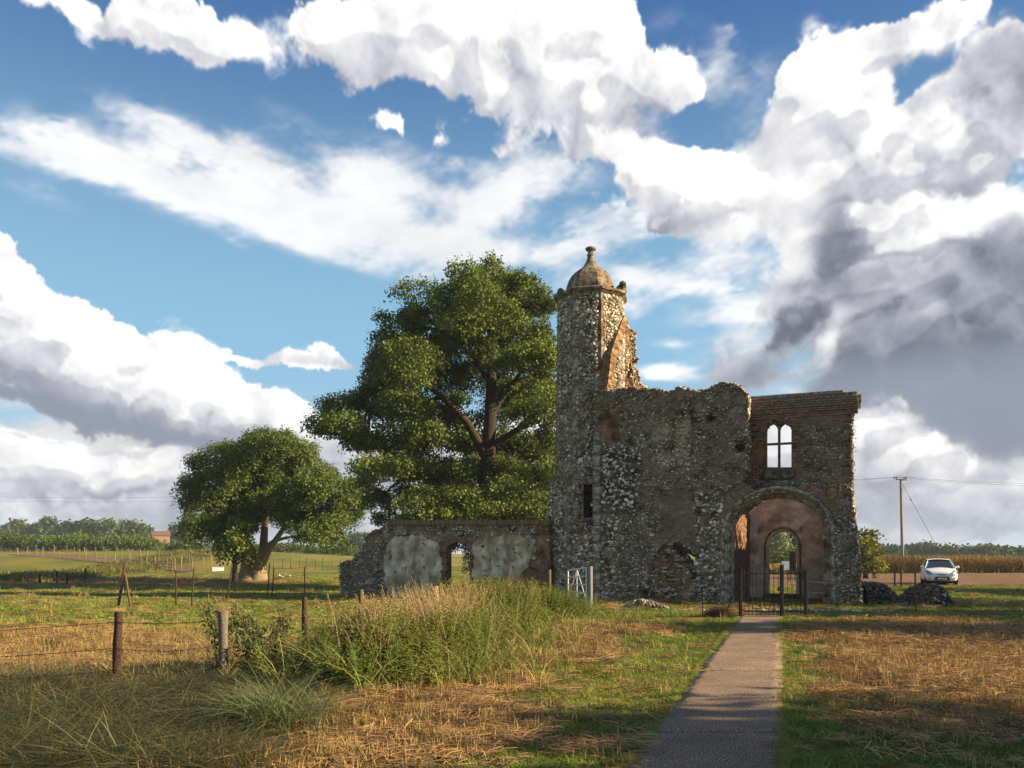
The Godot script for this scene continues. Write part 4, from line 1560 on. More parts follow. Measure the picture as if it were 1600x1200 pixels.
	# dressed stones up the corners that can be seen
	for k in 8:
		var a := turn + TAU * k / 8.0
		var wn := g.tf().basis * Vector3(cos(a), 0, sin(a))
		if wn.z < -0.25:
			continue
		var y := -0.1
		var i := 0
		while y < y_top - 0.05:
			var h := minf(rr(0.30, 0.52), y_top - y)
			if y < y_step and y + h > y_step - 0.12:
				h = y_step + 0.09 - y
				y += h
				continue
			var la := 0.24 if i % 2 else 0.13
			var lb := 0.13 if i % 2 else 0.24
			var mb := MB.new()
			var red: bool = wn.x > 0.1 and wn.x < 0.7 and y > 7.0
			mb.col = vary(Color(0.38, 0.22, 0.12) if red and rng.randf() < 0.75 else Color(0.41, 0.355, 0.28), 0.14)
			var lowr := []
			var uppr := []
			for e in 2:
				var yy := y + 0.005 if e == 0 else y + h - 0.005
				var v: Vector3 = vtx.call(k, yy)
				var l: Vector3 = ((vtx.call(k + 1, yy) as Vector3) - v).normalized()
				var r: Vector3 = ((vtx.call(k - 1, yy) as Vector3) - v).normalized()
				var o := Vector3(v.x, 0, v.z).normalized()
				var out := 0.016
				var ring := [v + o * out * 1.08, v + r * lb + o * out, v + r * lb - o * 0.1, v - o * 0.14, v + l * la - o * 0.1, v + l * la + o * out]
				if e == 0:
					lowr = ring
				else:
					uppr = ring
			for m in 6:
				var q := (m + 1) % 6
				mb.face([lowr[q], lowr[m], uppr[m], uppr[q]])
			mb.face([uppr[0], uppr[3], uppr[2], uppr[1]])
			mb.face([uppr[0], uppr[5], uppr[4], uppr[3]])
			part("quoin", mb.mesh(), M.stone, t)
			y += h
			i += 1
	# cornice, broken parapet, domed cap and finial
	var cap := Basis.from_euler(Vector3(0, -turn, 0))
	var mb := MB.new()
	mb.col = Color(0.34, 0.285, 0.205)
	mb.lathe([Vector2(1.30, y_top - 0.06), Vector2(1.40, y_top - 0.02), Vector2(1.47, y_top + 0.04), Vector2(1.52, y_top + 0.07), Vector2(1.52, y_top + 0.15), Vector2(1.44, y_top + 0.20), Vector2(1.05, y_top + 0.22)], 8, 0.0, true)
	part("cornice", mb.mesh(), M.stone, t, Transform3D(cap, Vector3.ZERO))
	mb = MB.new()
	mb.col = Color(0.34, 0.29, 0.2)
	var yd := y_top + 0.2
	var yt: float = ys.call(412)
	mb.lathe([Vector2(1.04, yd), Vector2(1.03, yd + 0.13), Vector2(0.99, yd + 0.34), Vector2(0.91, yd + 0.57), Vector2(0.79, yd + 0.77), Vector2(0.64, yd + 0.93), Vector2(0.48, yd + 1.05), Vector2(0.34, yd + 1.15), Vector2(0.26, yd + 1.25)], 8, 0.0, true)
	var dome := part("domed_cap", mb.mesh(), M.stone, t, Transform3D(cap, Vector3.ZERO))
	mb = MB.new()
	mb.col = Color(0.34, 0.29, 0.205)
	var yf := yd + 1.22
	var y9: float = ys.call(371.0)
	var hh := y9 - yf
	mb.lathe([Vector2(0.28, yf), Vector2(0.21, yf + hh * 0.18), Vector2(0.155, yf + hh * 0.36), Vector2(0.125, yf + hh * 0.52), Vector2(0.165, yf + hh * 0.55), Vector2(0.165, yf + hh * 0.60), Vector2(0.115, yf + hh * 0.63), Vector2(0.12, yf + hh * 0.80), Vector2(0.15, yf + hh * 0.83), Vector2(0.215, yf + hh * 0.86), Vector2(0.225, yf + hh * 0.94), Vector2(0.17, yf + hh * 0.99), Vector2(0.0, yf + hh)], 8, 0.0, false)
	part("finial", mb.mesh(), M.stone, t, Transform3D(cap, Vector3.ZERO))
	for e in [[0.28, 874, 447, 0.40], [0.2, 974, 450, 0.34]]:      # two stumps of the parapet
		var w := MB.new()
		w.col = Color(0.25, 0.215, 0.14)
		rng.seed = int(e[1])
		w.bevel_box(Transform3D(Basis.IDENTITY, Vector3(0, -0.06, 0)), Vector3(e[3] * 1.15, 0.36, 0.3), 0.08)
		w.ball(Vector3(0.05 * (1.0 if e[1] > 900 else -1.0), 0.12, 0), Vector3(e[3] * 0.42, e[3] * 0.5, 0.16), 10, 7, 0.1, rng)
		var p := g.uv(e[1], e[2], -1.3)
		part("parapet_stump", w.mesh(), M.stone, t, Transform3D(Basis.IDENTITY, Vector3((p.x - C.x) * 0.93, y_top + 0.33, 0.15)))

func stub(g: Fr, root: Node3D) -> void:
	# what is left of a cross wall, standing up behind the front wall and facing right
	var wf := Fr.new(pt(941, 600, 30.9) * Vector3(1, 0, 1), deg_to_rad(-50.0))
	var outline := wf.poly([936, 700, 936, 560, 944, 540, 952, 520, 958, 505, 964, 500, 969, 506, 971, 516, 974, 512, 978, 508, 984, 511, 989, 520, 990, 534, 992, 545, 992, 560, 994, 572, 996, 590, 1001, 602, 1010, 606, 1016, 700])
	var sdf := func(p: Vector2) -> float: return poly_sdf(p, outline) + n1.get_noise_2d(p.x * 2.0, p.y * 3.0) * 0.06
	var niche := wf.poly([983, 606, 983, 570, 985.5, 562, 988, 570, 988, 606])
	var face := wf.poly([972, 606, 974, 585, 979, 570, 983, 606])
	var front := func(p: Vector2) -> float:
		var o := n2.get_noise_2d(p.x * 1.2, p.y * 1.2) * 0.22
		if poly_sdf(p, niche) < 0.0:
			o -= 0.3
		if poly_sdf(p, face) < 0.0:
			o -= 0.1
		return o
	var lo := wf.uv(934, 700)
	lo.y = 5.8
	var hi := wf.uv(1018, 496)
	var r := wall_mesh(sdf, lo, hi, 0.09, front, -0.9, func(p): return mortar(p, Color(0.30, 0.20, 0.11)), 0.06)
	var tf := g.tf().affine_inverse() * wf.tf()
	var w := part("wall_stub", r[0], M.mortar, root, tf)
	var pile := Pile.new()
	lay(pile, sdf, lo, hi, front, func(p: Vector2) -> Array:
		if poly_sdf(p, niche) < 0.0:
			return [BRICK, 0.2, 0.9]
		if poly_sdf(p, face) < 0.0:
			return [BRICK, 0.1, 0.5]
		return [FLINT, 0.35, 0.8])
	lay_rim(pile, r[1], 0.8, func(p: Vector3, n: Vector2) -> bool: return p.y > 7.0, 0.4, 0.2)
	settle(pile, w, 60)
	# sloping weathering of dressed stone up the turret
	var cv := wf.poly([935, 612, 938, 590, 940, 570, 942, 555, 947, 540, 953, 524, 958, 510, 962, 501])
	var len := 0.0
	for i in cv.size() - 1:
		len += (cv[i + 1] - cv[i]).length()
	var t := 0.0
	while t < len - 0.05:
		var e := minf(t + rr(0.35, 0.5), len)
		part("coping_stone", block(cv, PackedVector2Array([Vector2(-0.22, -0.2), Vector2(-0.22, 0.5), Vector2(0.16, 0.5), Vector2(0.16, -0.2)]), t + 0.005, e - 0.005, vary(Color(0.36, 0.25, 0.14), 0.12), 2), M.stone, w)
		t = e
	var pile2 := Pile.new()
	for k in 130:
		var p := wf.uv(rr(936, 960), rr(560, 612))
		if sdf.call(p) < -0.05:
			put_flint(pile2, Vector3(p.x, p.y, front.call(p) + 0.1 + rr(0, 0.2)), rr(0.1, 0.17), 0.5, Basis.IDENTITY)
	settle(pile2, w, 20)

# ------------------------------------------------------------------ the low wall on the left
func build_low_wall() -> void:
	var g := Fr.new(G0, ROT)
	var root := thing("ruined_wall", "low ruined wall of brick and patched plaster with arched doorway, left of the turret", "wall", g.tf())
	rng.seed = 505
	var outline := g.poly([533, 952, 533, 882, 541, 878, 551, 877, 556, 868, 563, 862, 569, 850, 574, 838, 582, 831, 592, 828, 602, 826, 606, 818, 640, 816, 700, 816, 780, 818, 858, 820, 862, 960])
	var door := g.poly([697, 960, 697, 858, 701, 852, 708, 848.5, 716, 847.5, 725, 850, 731, 855, 734, 862, 734, 960])
	var sdf := func(p: Vector2) -> float: return maxf(poly_sdf(p, outline) + n1.get_noise_2d(p.x * 3.0, p.y * 3.0) * 0.03, -poly_sdf(p, door))
	var pl := [g.poly([603, 915, 599, 885, 606, 850, 620, 836, 660, 838, 686, 848, 690, 870, 690, 900, 688, 938, 608, 938]), g.poly([741, 942, 741, 850, 756, 838, 800, 836, 836, 840, 838, 868, 822, 884, 812, 900, 812, 942])]
	var front := func(p: Vector2) -> float:
		var o := n2.get_noise_2d(p.x * 0.9, p.y * 0.9) * 0.05
		for a in pl:
			if poly_sdf(p, a) < 0.0:
				o += 0.01
		return o
	var zone := func(p: Vector2) -> Array:
		var q := to_px(g, p)
		for a in pl:
			if poly_sdf(p, a) + n1.get_noise_2d(p.x * 2.2, p.y * 2.2) * 0.16 < 0.03:
				return [BARE, 0, 0]
		if in_px(q, 838, 820, 852, 880, 5.0):
			return [BARE, 0, 0]
		if in_px(q, 600, 820, 860, 846, 8.0):
			return [MIXED, 0.5, 0.65]
		if q.x < 600:
			return [MIXED, 0.25, 0.95]
		return [BRICK, 0.35, 0.92]
	var paint := func(p: Vector2) -> Color:
		var q := to_px(g, p)
		var c := Color(0.27, 0.21, 0.16)
		for a in pl:
			if poly_sdf(p, a) + n1.get_noise_2d(p.x * 2.2, p.y * 2.2) * 0.16 < 0.0:
				var s := n2.get_noise_2d(p.x * 1.6, p.y * 0.7)
				c = Color(0.78, 0.75, 0.70).lerp(Color(0.40, 0.38, 0.34), clampf(s * 1.9 + 0.2, 0.0, 0.9))
		if in_px(q, 838, 820, 852, 880, 5.0):
			c = Color(0.36, 0.27, 0.17)
		elif in_px(q, 600, 818, 860, 846, 8.0):
			c = Color(0.36, 0.31, 0.25)
		return mortar(p, c, 0.3)
	var lo := g.uv(531, 950)
	lo.y = -0.15
	var hi := g.uv(864, 810)
	hi.y = 3.5
	var r := wall_mesh(sdf, lo, hi, 0.08, front, -0.5, paint, 0.03)
	var w := part("masonry", r[0], M.mortar, root)
	var pile := Pile.new()
	lay(pile, sdf, lo, hi, front, zone)
	lay_rim(pile, r[1], 0.45, func(p: Vector3, n: Vector2) -> bool: return (n.y > 0.2 and p.x < g.uv(606, 820).x) or (n.x < -0.4 and p.x < g.uv(600, 820).x), 0.25, 0.5)
	settle(pile, w, 280)
	# what is left of the plaster, standing proud of the bricks
	for a in pl:
		var ps := func(p: Vector2) -> float:
			return maxf(maxf(poly_sdf(p, a) + n1.get_noise_2d(p.x * 2.2, p.y * 2.2) * 0.2 + n1.get_noise_2d(p.x * 9.0, p.y * 9.0) * 0.03, -(n2.get_noise_2d(p.x * 2.6 + 9.0, p.y * 2.6) + 0.42) * 0.2), -poly_sdf(p, door) + 0.1)
		var pp := func(p: Vector2) -> Color:
			var st := n2.get_noise_2d(p.x * 1.6, p.y * 0.5)
			return mortar(p, Color(0.78, 0.74, 0.66).lerp(Color(0.40, 0.37, 0.32), clampf(st * 1.8 + 0.15 + n1.get_noise_2d(p.x * 3.0, p.y * 1.2) * 0.5, 0.0, 0.9)), 0.25)
		var pr := wall_mesh(ps, lo, hi, 0.05, func(p): return 0.055, 0.0, pp, 0.012)
		part("plaster_patch", pr[0], M.plaster, w)
	# brick arch round the doorway
	var cv := g.poly([697, 862, 698, 857, 702, 852, 708, 848.5, 716, 847.5, 725, 850, 731, 855, 734, 862])
	var len := 0.0
	for i in cv.size() - 1:
		len += (cv[i + 1] - cv[i]).length()
	var t := 0.0
	while t < len - 0.03:
		part("arch_brick", block(cv, PackedVector2Array([Vector2(0.0, -0.45), Vector2(0.0, 0.05), Vector2(0.22, 0.05), Vector2(0.22, -0.45)]), t, t + 0.055, brick_color(0.3), 1), M.brick, root)
		t += 0.068
	# coping: two courses of brick on edge, mossy
	var u := g.uv(606, 816).x
	var end := g.uv(856, 818).x
	while u < end:
		var px := to_px(g, Vector2(u, 3.0))
		var y := g.uv(px.x, 815.5).y
		var mb := MB.new()
		mb.col = brick_color(0.55) * Color(0.95, 0.95, 0.8)
		mb.bevel_box(Transform3D(Basis.from_euler(Vector3(rr(-0.03, 0.03), rr(-0.03, 0.03), rr(-0.03, 0.03))), Vector3(u + 0.05, y - 0.03 + rr(-0.012, 0.012), -0.22)), Vector3(0.092, 0.2, 0.62), 0.015)
		part("coping_brick", mb.mesh(), M.brick, root)
		u += 0.1
	# ivy hanging in the doorway
	var ins := Inst.new()
	for k in 150:
		var q := Vector2(rr(699, 735), rr(849, 860))
		if rng.randf() < 0.5:
			q = Vector2(rr(720, 735), rr(852, 895))
		var p := g.uv(q.x, q.y, -0.5)
		ins.add(Transform3D(Basis.from_euler(Vector3(rr(0, 6), rr(0, 6), rr(0, 6))).scaled(Vector3.ONE * rr(0.4, 0.7)), Vector3(p.x, p.y, -0.55 - rr(0, 0.3))), vary(Color(0.07, 0.10, 0.025), 0.3))
	many("ivy", clump_mesh(8, 0.3, 0.12, 0.1, 63), M.leaf, ins, root)

# ------------------------------------------------------------------ plants
func leaf(mb: MB, p: Vector3, dir: Vector3, up: Vector3, len: float, wid: float) -> void:
	var side := dir.cross(up).normalized() * wid * 0.5
	var lift := side.cross(dir).normalized() * wid * 0.22
	var a := mb.add(p)
	var b := mb.add(p + dir * len * 0.5 + side + lift)
	var c := mb.add(p + dir * len)
	var d := mb.add(p + dir * len * 0.5 - side + lift)
	mb.tri(a, b, c)
	mb.tri(a, c, d)

func clump_mesh(n: int, r: float, len: float, wid: float, sd: int) -> ArrayMesh:
	var g := RandomNumberGenerator.new()
	g.seed = sd
	var mb := MB.new()
	for k in n:
		var p := Vector3(g.randfn(), g.randfn() * 0.8, g.randfn()) * r * 0.5
		var dir := (Vector3(g.randfn(), g.randfn() - 0.25, g.randfn())).normalized()
		var up := (Vector3(g.randfn() * 0.5, 1.0, g.randfn() * 0.5)).normalized()
		if absf(dir.dot(up)) > 0.95:
			up = Vector3(1, 0.2, 0)
		mb.col = Color(1, 1, 1) * g.randf_range(0.75, 1.2)
		leaf(mb, p, dir, up, len * g.randf_range(0.7, 1.25), wid * g.randf_range(0.8, 1.2))
	return mb.mesh()

# blades from one root; lean is how far the tips fall over
func tuft_mesh(n: int, h: float, w: float, spread: float, sd: int, lean := 0.5, segs := 2) -> ArrayMesh:
	var g := RandomNumberGenerator.new()
	g.seed = sd
	var mb := MB.new()
	for k in n:
		var a := g.randf() * TAU
		var p := Vector3(cos(a), 0, sin(a)) * spread * sqrt(g.randf())
		var b := g.randf() * TAU
		var out := Vector3(cos(b), 0, sin(b))
		var hh := h * g.randf_range(0.55, 1.15)
		var ln := lean * g.randf_range(0.3, 1.5)
		var side := out.cross(Vector3.UP).rotated(Vector3.UP, g.randf_range(-0.9, 0.9)) * w * 0.5
		mb.col = Color(1, 1, 1) * g.randf_range(0.7, 1.25)
		var last := [mb.add(p - side), mb.add(p + side)]
		for s in range(1, segs + 1):
			var t := s / float(segs)
			var q := p + Vector3.UP * hh * (t - 0.35 * ln * t * t) + out * hh * ln * t * t
			if s == segs:
				var c := mb.add(q)
				mb.tri(last[0], last[1], c)
			else:
				var now := [mb.add(q - side * (1.0 - t * 0.4)), mb.add(q + side * (1.0 - t * 0.4))]
				mb.q(last[0], last[1], now[1], now[0])
				last = now
	return mb.mesh()

# ------------------------------------------------------------------ trees
var clumps := {}
var leaf_tris := 0

func baked(called: String, m: ArrayMesh, ins: Inst, parent: Node3D) -> void:      # all the leaves of one plant in one mesh
	var a := m.surface_get_arrays(0)
	var v0: PackedVector3Array = a[Mesh.ARRAY_VERTEX]
	var n0: PackedVector3Array = a[Mesh.ARRAY_NORMAL]
	var c0: PackedColorArray = a[Mesh.ARRAY_COLOR]
	var i0: PackedInt32Array = a[Mesh.ARRAY_INDEX]
	var v := PackedVector3Array()
	var n := PackedVector3Array()
	var c := PackedColorArray()
	var ix := PackedInt32Array()
	ix.resize(i0.size() * ins.n)
	var w := 0
	for k in ins.n:
		var b := ins.b
		var e := k * 16
		var t := Transform3D(Vector3(b[e], b[e + 4], b[e + 8]), Vector3(b[e + 1], b[e + 5], b[e + 9]), Vector3(b[e + 2], b[e + 6], b[e + 10]), Vector3(b[e + 3], b[e + 7], b[e + 11]))
		v.append_array(t * v0)
		n.append_array(Transform3D(t.basis.orthonormalized(), Vector3.ZERO) * n0)
		var col := Color(b[e + 12], b[e + 13], b[e + 14])
		for q in c0:
			c.append(Color(q.r * col.r, q.g * col.g, q.b * col.b))
		var first := k * v0.size()
		for q in i0:
			ix[w] = q + first
			w += 1
	a = []
	a.resize(Mesh.ARRAY_MAX)
	a[Mesh.ARRAY_VERTEX] = v
	a[Mesh.ARRAY_NORMAL] = n
	a[Mesh.ARRAY_COLOR] = c
	a[Mesh.ARRAY_INDEX] = ix
	leaf_tris += w / 3
	if w == 0:
		return
	var out := ArrayMesh.new()
	out.add_surface_from_arrays(Mesh.PRIMITIVE_TRIANGLES, a)
	part(called, out, M.leaf, parent)

func crown(ins: Inst, c: Vector3, r: Vector3, dens: float, col: Color, size: float, sag := 0.25) -> void:
	var area := 4.0 * PI * pow((pow(r.x * r.y, 1.6) + pow(r.x * r.z, 1.6) + pow(r.y * r.z, 1.6)) / 3.0, 1.0 / 1.6)
	var tone := rr(0.72, 1.26)
	for k in int(area * dens):
		var v := Vector3(rng.randfn(), rng.randfn(), rng.randfn()).normalized()
		if v.y < -0.2 and rng.randf() < 0.4:
			v.y = -v.y
		var q := v * r * pow(rr(0.18, 1.0), 0.45)
		var w := c + q
		var n := n1.get_noise_3d(w.x * 1.1, w.y * 1.4, w.z * 1.1)
		if n < -0.28:
			continue      # gaps
		q *= 1.0 + n * 0.35
		var b := Basis.from_euler(Vector3(rr(-0.6, 0.6), rr(0, TAU), rr(-0.6, 0.6))).scaled(Vector3.ONE * size * rr(0.7, 1.3))
		ins.add(Transform3D(b, c + q), vary(col * tone, 0.28))

func limb(mb: MB, a: Vector3, b: Vector3, r0: float, r1: float, bend := 0.12, sides := 6) -> void:
	var pts := []
	var rad := []
	var off := Vector3(rr(-1, 1), rr(0.2, 1), rr(-1, 1)) * (b - a).length() * bend
	for k in 6:
		var t := k / 5.0
		pts.append(a.lerp(b, t) + off * sin(t * PI) + Vector3(rr(-1, 1), rr(-1, 1), rr(-1, 1)) * r0 * 0.25 * (1.0 if k > 0 and k < 5 else 0.0))
		rad.append(lerpf(r0, r1, pow(t, 0.8)))
	mb.tube(pts, rad, sides, false)

func lobed_tree(called: String, label: String, at: Vector3, lobes: Array, d: float, thick: float, limbs: Array, col: Color, dens: float, size: float, cl: Mesh, bark: Color, fill := []) -> Node3D:
	# lobes: column, row, half-width, half-height in the photograph; d: how far the tree stands
	var o := thing(called, label, "tree", Transform3D(Basis.IDENTITY, at))
	var ins := Inst.new()
	var spots := []
	for i in range(0, lobes.size(), 4):
		var dz := rr(-1.0, 1.0) * thick
		var r := Vector3(lobes[i + 2] * 1.08 / F * d, lobes[i + 3] * 1.12 / F * d, 0)
		r.z = maxf(r.x, r.y) * rr(0.9, 1.2)
		var c := pt(lobes[i], lobes[i + 1], d + dz * (0.5 + 0.5 * rng.randf())) - at
		crown(ins, c, r * 0.82, dens * 0.75, col, size)
		spots.append(c)
		for k in 6:      # smaller sprays round each lobe
			var w := Vector3(rng.randfn(), rng.randfn() * 0.8 + 0.25, rng.randfn()).normalized()
			crown(ins, c + w * r * rr(0.75, 1.05), r * rr(0.28, 0.48), dens, col * rr(0.9, 1.15), size)
		if thick > 2.0:      # and one more behind or before, to fill the crown out
			crown(ins, c + Vector3(rr(-0.6, 0.6), rr(-0.6, 0.6), -signf(dz) * thick * rr(0.5, 1.0)), r * 0.85, dens * 0.7, col, size)
	var mb := MB.new()
	mb.col = bark
	for l in limbs:
		var pts := []
		var rad := []
		for i in range(0, l.size(), 4):
			pts.append(pt(l[i], l[i + 1], d + l[i + 2]) - at)
			rad.append(l[i + 3])
		mb.tube(pts, rad, 9, false)
	for c in spots:      # branches out to every lobe
		var best := Vector3.ZERO
		var bd := 1e9
		for l in limbs:
			for i in range(4, l.size(), 4):
				var p := pt(l[i], l[i + 1], d + l[i + 2]) - at
				var e: float = (p - c).length() + maxf(0.0, p.y - c.y) * 1.5
				if e < bd:
					bd = e
					best = p
		limb(mb, best, c, 0.14, 0.03, 0.1)
		for k in 5:
			limb(mb, c.lerp(best, rr(0.1, 0.4)), c + Vector3(rr(-1, 1), rr(-0.3, 1), rr(-1, 1)) * size * 1.9, 0.05, 0.012, 0.15, 4)
	for f in fill:      # foliage beyond the trunk
		var r := Vector3(f[2] / F * d, f[3] / F * d, f[2] / F * d)
		crown(ins, pt(f[0], f[1], d + thick * 0.9) - at, r, dens * 0.8, col, size)
	part("trunk", mb.mesh(), M.bark, o)
	baked("crown", cl, ins, o)
	return o

func plain_tree(called: String, label: String, at: Vector3, h: float, w: float, col: Color, size: float, group := "", dens := 1.0, low := 0.12) -> Node3D:
	var o := thing(called, label, "tree", Transform3D(Basis.IDENTITY, at), group)
	var ins := Inst.new()
	var mb := MB.new()
	mb.col = Color(0.12, 0.095, 0.07)
	var base := h * low
	mb.tube([Vector3(0, -0.3, 0), Vector3(rr(-0.1, 0.1), base + 0.3, 0), Vector3(rr(-0.3, 0.3), h * 0.6, 0)], [w * 0.035 + 0.12, w * 0.028 + 0.08, 0.06], 7, false)
	var n := 9
	for k in n:
		var t := (k + 0.5) / n
		var a := k * 2.4 + rr(-0.4, 0.4)
		var y := lerpf(base + h * 0.12, h * 0.86, t)
		var rad := w * 0.5 * sqrt(maxf(0.06, 1.0 - pow((y / h - 0.45) / 0.62, 2.0)))
		var lr := w * rr(0.2, 0.3) * (1.0 - 0.3 * t)
		var c := Vector3(cos(a) * (rad - lr * 0.7) * rr(0.6, 1.0), y, sin(a) * (rad - lr * 0.7) * rr(0.6, 1.0))
		crown(ins, c, Vector3(lr, lr * rr(0.7, 0.95), lr), dens, col, size)
		limb(mb, Vector3(0, maxf(base, y * 0.6), 0), c, w * 0.012 + 0.04, 0.03, 0.08, 5)
	crown(ins, Vector3(rr(-0.1, 0.1) * w, h * 0.85, 0), Vector3(w * 0.22, h * 0.14, w * 0.22), dens, col, size)
	part("trunk", mb.mesh(), M.bark, o)
	baked("crown", clumps.big if size > 0.9 else clumps.mid, ins, o)
	return o

func hedge(label: String, pts: Array, hgt: float, wid: float, col: Color, size: float, dens: float) -> void:
	var o := thing("hedge", label, "hedge", Transform3D.IDENTITY)
	var ins := Inst.new()
	for i in pts.size() - 1:
		var a: Vector3 = pts[i]
		var b: Vector3 = pts[i + 1]
		var ln := (b - a).length()
		var n := int(ln / (wid * 0.8)) + 1
		for k in n:
			var p := a.lerp(b, (k + rr(0.2, 0.8)) / n)
			p.y = height(p.x, p.z)
			var hh := hgt * (1.0 + 0.35 * n2.get_noise_2d(p.x * 0.11, p.z * 0.11) + rr(-0.1, 0.1))
			crown(ins, p + Vector3(0, hh * 0.48, 0), Vector3(wid * 0.75, hh * 0.55, wid * 0.6), dens, vary(col, 0.2), size)
	baked("foliage", clumps.big if size > 0.9 else clumps.mid, ins, o)

func build_trees() -> void:
	rng.seed = 606
	clumps.fine = clump_mesh(16, 0.5, 0.21, 0.16, 71)
	clumps.mid = clump_mesh(10, 0.55, 0.4, 0.3, 72)
	clumps.big = clump_mesh(9, 0.6, 0.6, 0.5, 73)
	# the tall tree behind the low wall
	var d := 42.0
	var at := pt(755, 920, d)
	at.y = height(at.x, at.z)
	lobed_tree("tall_tree", "tall spreading broad-leaved tree behind the low brick wall, left of the turret", at,
		[770, 440, 46, 24, 815, 455, 34, 20, 728, 458, 32, 20, 762, 476, 52, 22, 835, 482, 34, 20, 700, 470, 26, 12, 665, 500, 40, 20, 720, 500, 44, 20, 770, 505, 46, 22,
		625, 520, 36, 22, 605, 550, 34, 22, 665, 545, 46, 24, 735, 545, 44, 20, 800, 530, 40, 20, 850, 530, 26, 18, 590, 590, 34, 22, 640, 590, 44, 24, 700, 585, 38, 20, 820, 575, 44, 18, 860, 570, 22, 16,
		540, 640, 36, 22, 515, 668, 26, 14, 580, 630, 38, 22, 640, 640, 46, 24, 700, 640, 34, 18, 810, 610, 40, 14, 860, 610, 20, 14, 555, 690, 36, 18, 605, 690, 40, 22, 665, 690, 42, 20, 725, 690, 34, 18, 830, 650, 34, 16, 820, 700, 44, 24, 870, 690, 24, 30,
		590, 740, 36, 18, 650, 735, 30, 14, 700, 745, 44, 20, 760, 740, 40, 22, 820, 750, 46, 22, 870, 750, 26, 26, 590, 785, 30, 14, 660, 780, 40, 16, 720, 785, 44, 18, 785, 785, 44, 20, 840, 795, 40, 18, 690, 815, 60, 12, 790, 815, 60, 12, 600, 812, 16, 10],
		d, 3.2,
		[[757, 925, 0, 0.62, 757, 870, 0, 0.5, 758, 800, 0, 0.44, 762, 720, 0, 0.4, 766, 650, 0, 0.33, 768, 590, 0.2, 0.26, 766, 530, 0.3, 0.18, 768, 470, 0.2, 0.1, 772, 430, 0, 0.05],
		[758, 800, 0, 0.3, 720, 770, 0.5, 0.22, 660, 740, 1.0, 0.14, 600, 700, 1.2, 0.07],
		[762, 720, 0, 0.28, 730, 660, -0.6, 0.2, 690, 620, -1.0, 0.14, 640, 580, -1.2, 0.08],
		[766, 650, 0, 0.2, 800, 600, 0.5, 0.13, 845, 580, 0.8, 0.07],
		[763, 700, 0, 0.2, 810, 670, -0.5, 0.14, 865, 650, -0.8, 0.07],
		[766, 600, 0.2, 0.16, 740, 560, 0.6, 0.1, 700, 520, 0.8, 0.05],
		[758, 780, 0, 0.2, 820, 765, 0.6, 0.12, 875, 745, 1.0, 0.06],
		[640, 735, 1.2, 0.09, 570, 690, 1.4, 0.07, 510, 672, 1.4, 0.03]],
		Color(0.135, 0.178, 0.042), 11.0, 0.62, clumps.fine, Color(0.085, 0.068, 0.05), [[745, 600, 40, 40], [800, 640, 44, 36], [850, 620, 26, 40], [745, 670, 44, 34], [700, 590, 40, 30], [790, 700, 44, 34], [770, 560, 44, 30], [680, 660, 40, 34], [840, 720, 36, 34], [620, 640, 40, 40], [640, 720, 50, 30], [720, 740, 50, 30], [790, 610, 30, 30]])
	# the smaller tree in the paddock
	d = 55.0
	at = pt(398, 905, d)
	at.y = height(at.x, at.z)
	lobed_tree("round_tree", "round dense tree with pale twisted split trunk in the paddock at left", at,
		[385, 712, 44, 24, 430, 705, 50, 20, 345, 745, 40, 28, 400, 745, 50, 30, 455, 740, 44, 30, 490, 735, 30, 24, 318, 785, 28, 30, 360, 790, 44, 32, 420, 790, 54, 30, 475, 785, 44, 28, 520, 770, 34, 26,
		320, 825, 28, 22, 352, 826, 36, 18, 338, 838, 26, 10, 490, 822, 40, 22, 530, 815, 34, 20, 555, 790, 24, 18, 500, 842, 30, 10],
		d, 3.0,
		[[390, 906, 0, 0.95, 391, 893, 0, 0.72, 391, 878, 0, 0.62, 388, 862, 0, 0.5, 380, 840, 0, 0.36, 372, 800, 0, 0.2, 365, 760, 0, 0.08],
		[401, 906, 0, 0.85, 402, 893, -0.2, 0.62, 405, 878, -0.3, 0.5, 412, 866, -0.4, 0.42, 420, 855, -0.4, 0.3, 430, 845, -0.4, 0.2, 450, 815, 0, 0.14, 480, 800, 0.2, 0.1, 520, 790, 0.2, 0.05],
		[412, 866, -0.4, 0.34, 412, 845, 0.3, 0.28, 415, 800, 0.5, 0.18, 420, 750, 0.6, 0.08],
		[388, 878, 0.3, 0.3, 383, 877, -0.9, 0.24, 382, 888, -1.3, 0.2, 381, 899, -1.5, 0.1]],
		Color(0.115, 0.162, 0.042), 10.5, 0.62, clumps.fine, Color(0.46, 0.37, 0.25), [[400, 780, 60, 40], [455, 795, 50, 34], [345, 795, 40, 34], [420, 740, 50, 30]])
	var b := plain_tree("elder_bush", "light green rounded bush on a thin stem before the paddock tree", pt(367, 905, 51.0) * Vector3(1, 0, 1), 4.0, 2.7, Color(0.15, 0.20, 0.04), 0.5, "", 8.0, 0.25)
	b.set_meta("category", "bush")
	# shrub by the right-hand pier
	b = plain_tree("yellow_shrub", "yellow-green straggly shrub behind the right end of the gatehouse", pt(1352, 905, 60.0) * Vector3(1, 0, 1), 3.7, 3.4, Color(0.2, 0.2, 0.035), 0.5, "", 7.0, 0.05)
	b.set_meta("category", "bush")
	# seen through the gateway
	plain_tree("pale_tree", "pale grey-green tree framed by the passage doorway", pt(1209, 890, 112.0) * Vector3(1, 0, 1), 7.2, 6.0, Color(0.17, 0.21, 0.12), 0.9, "", 2.5)
	plain_tree("dark_tree", "dark tree at the right edge of the view through the doorway", pt(1250, 890, 118.0) * Vector3(1, 0, 1), 5.6, 6.0, Color(0.05, 0.075, 0.025), 0.9, "", 2.5)
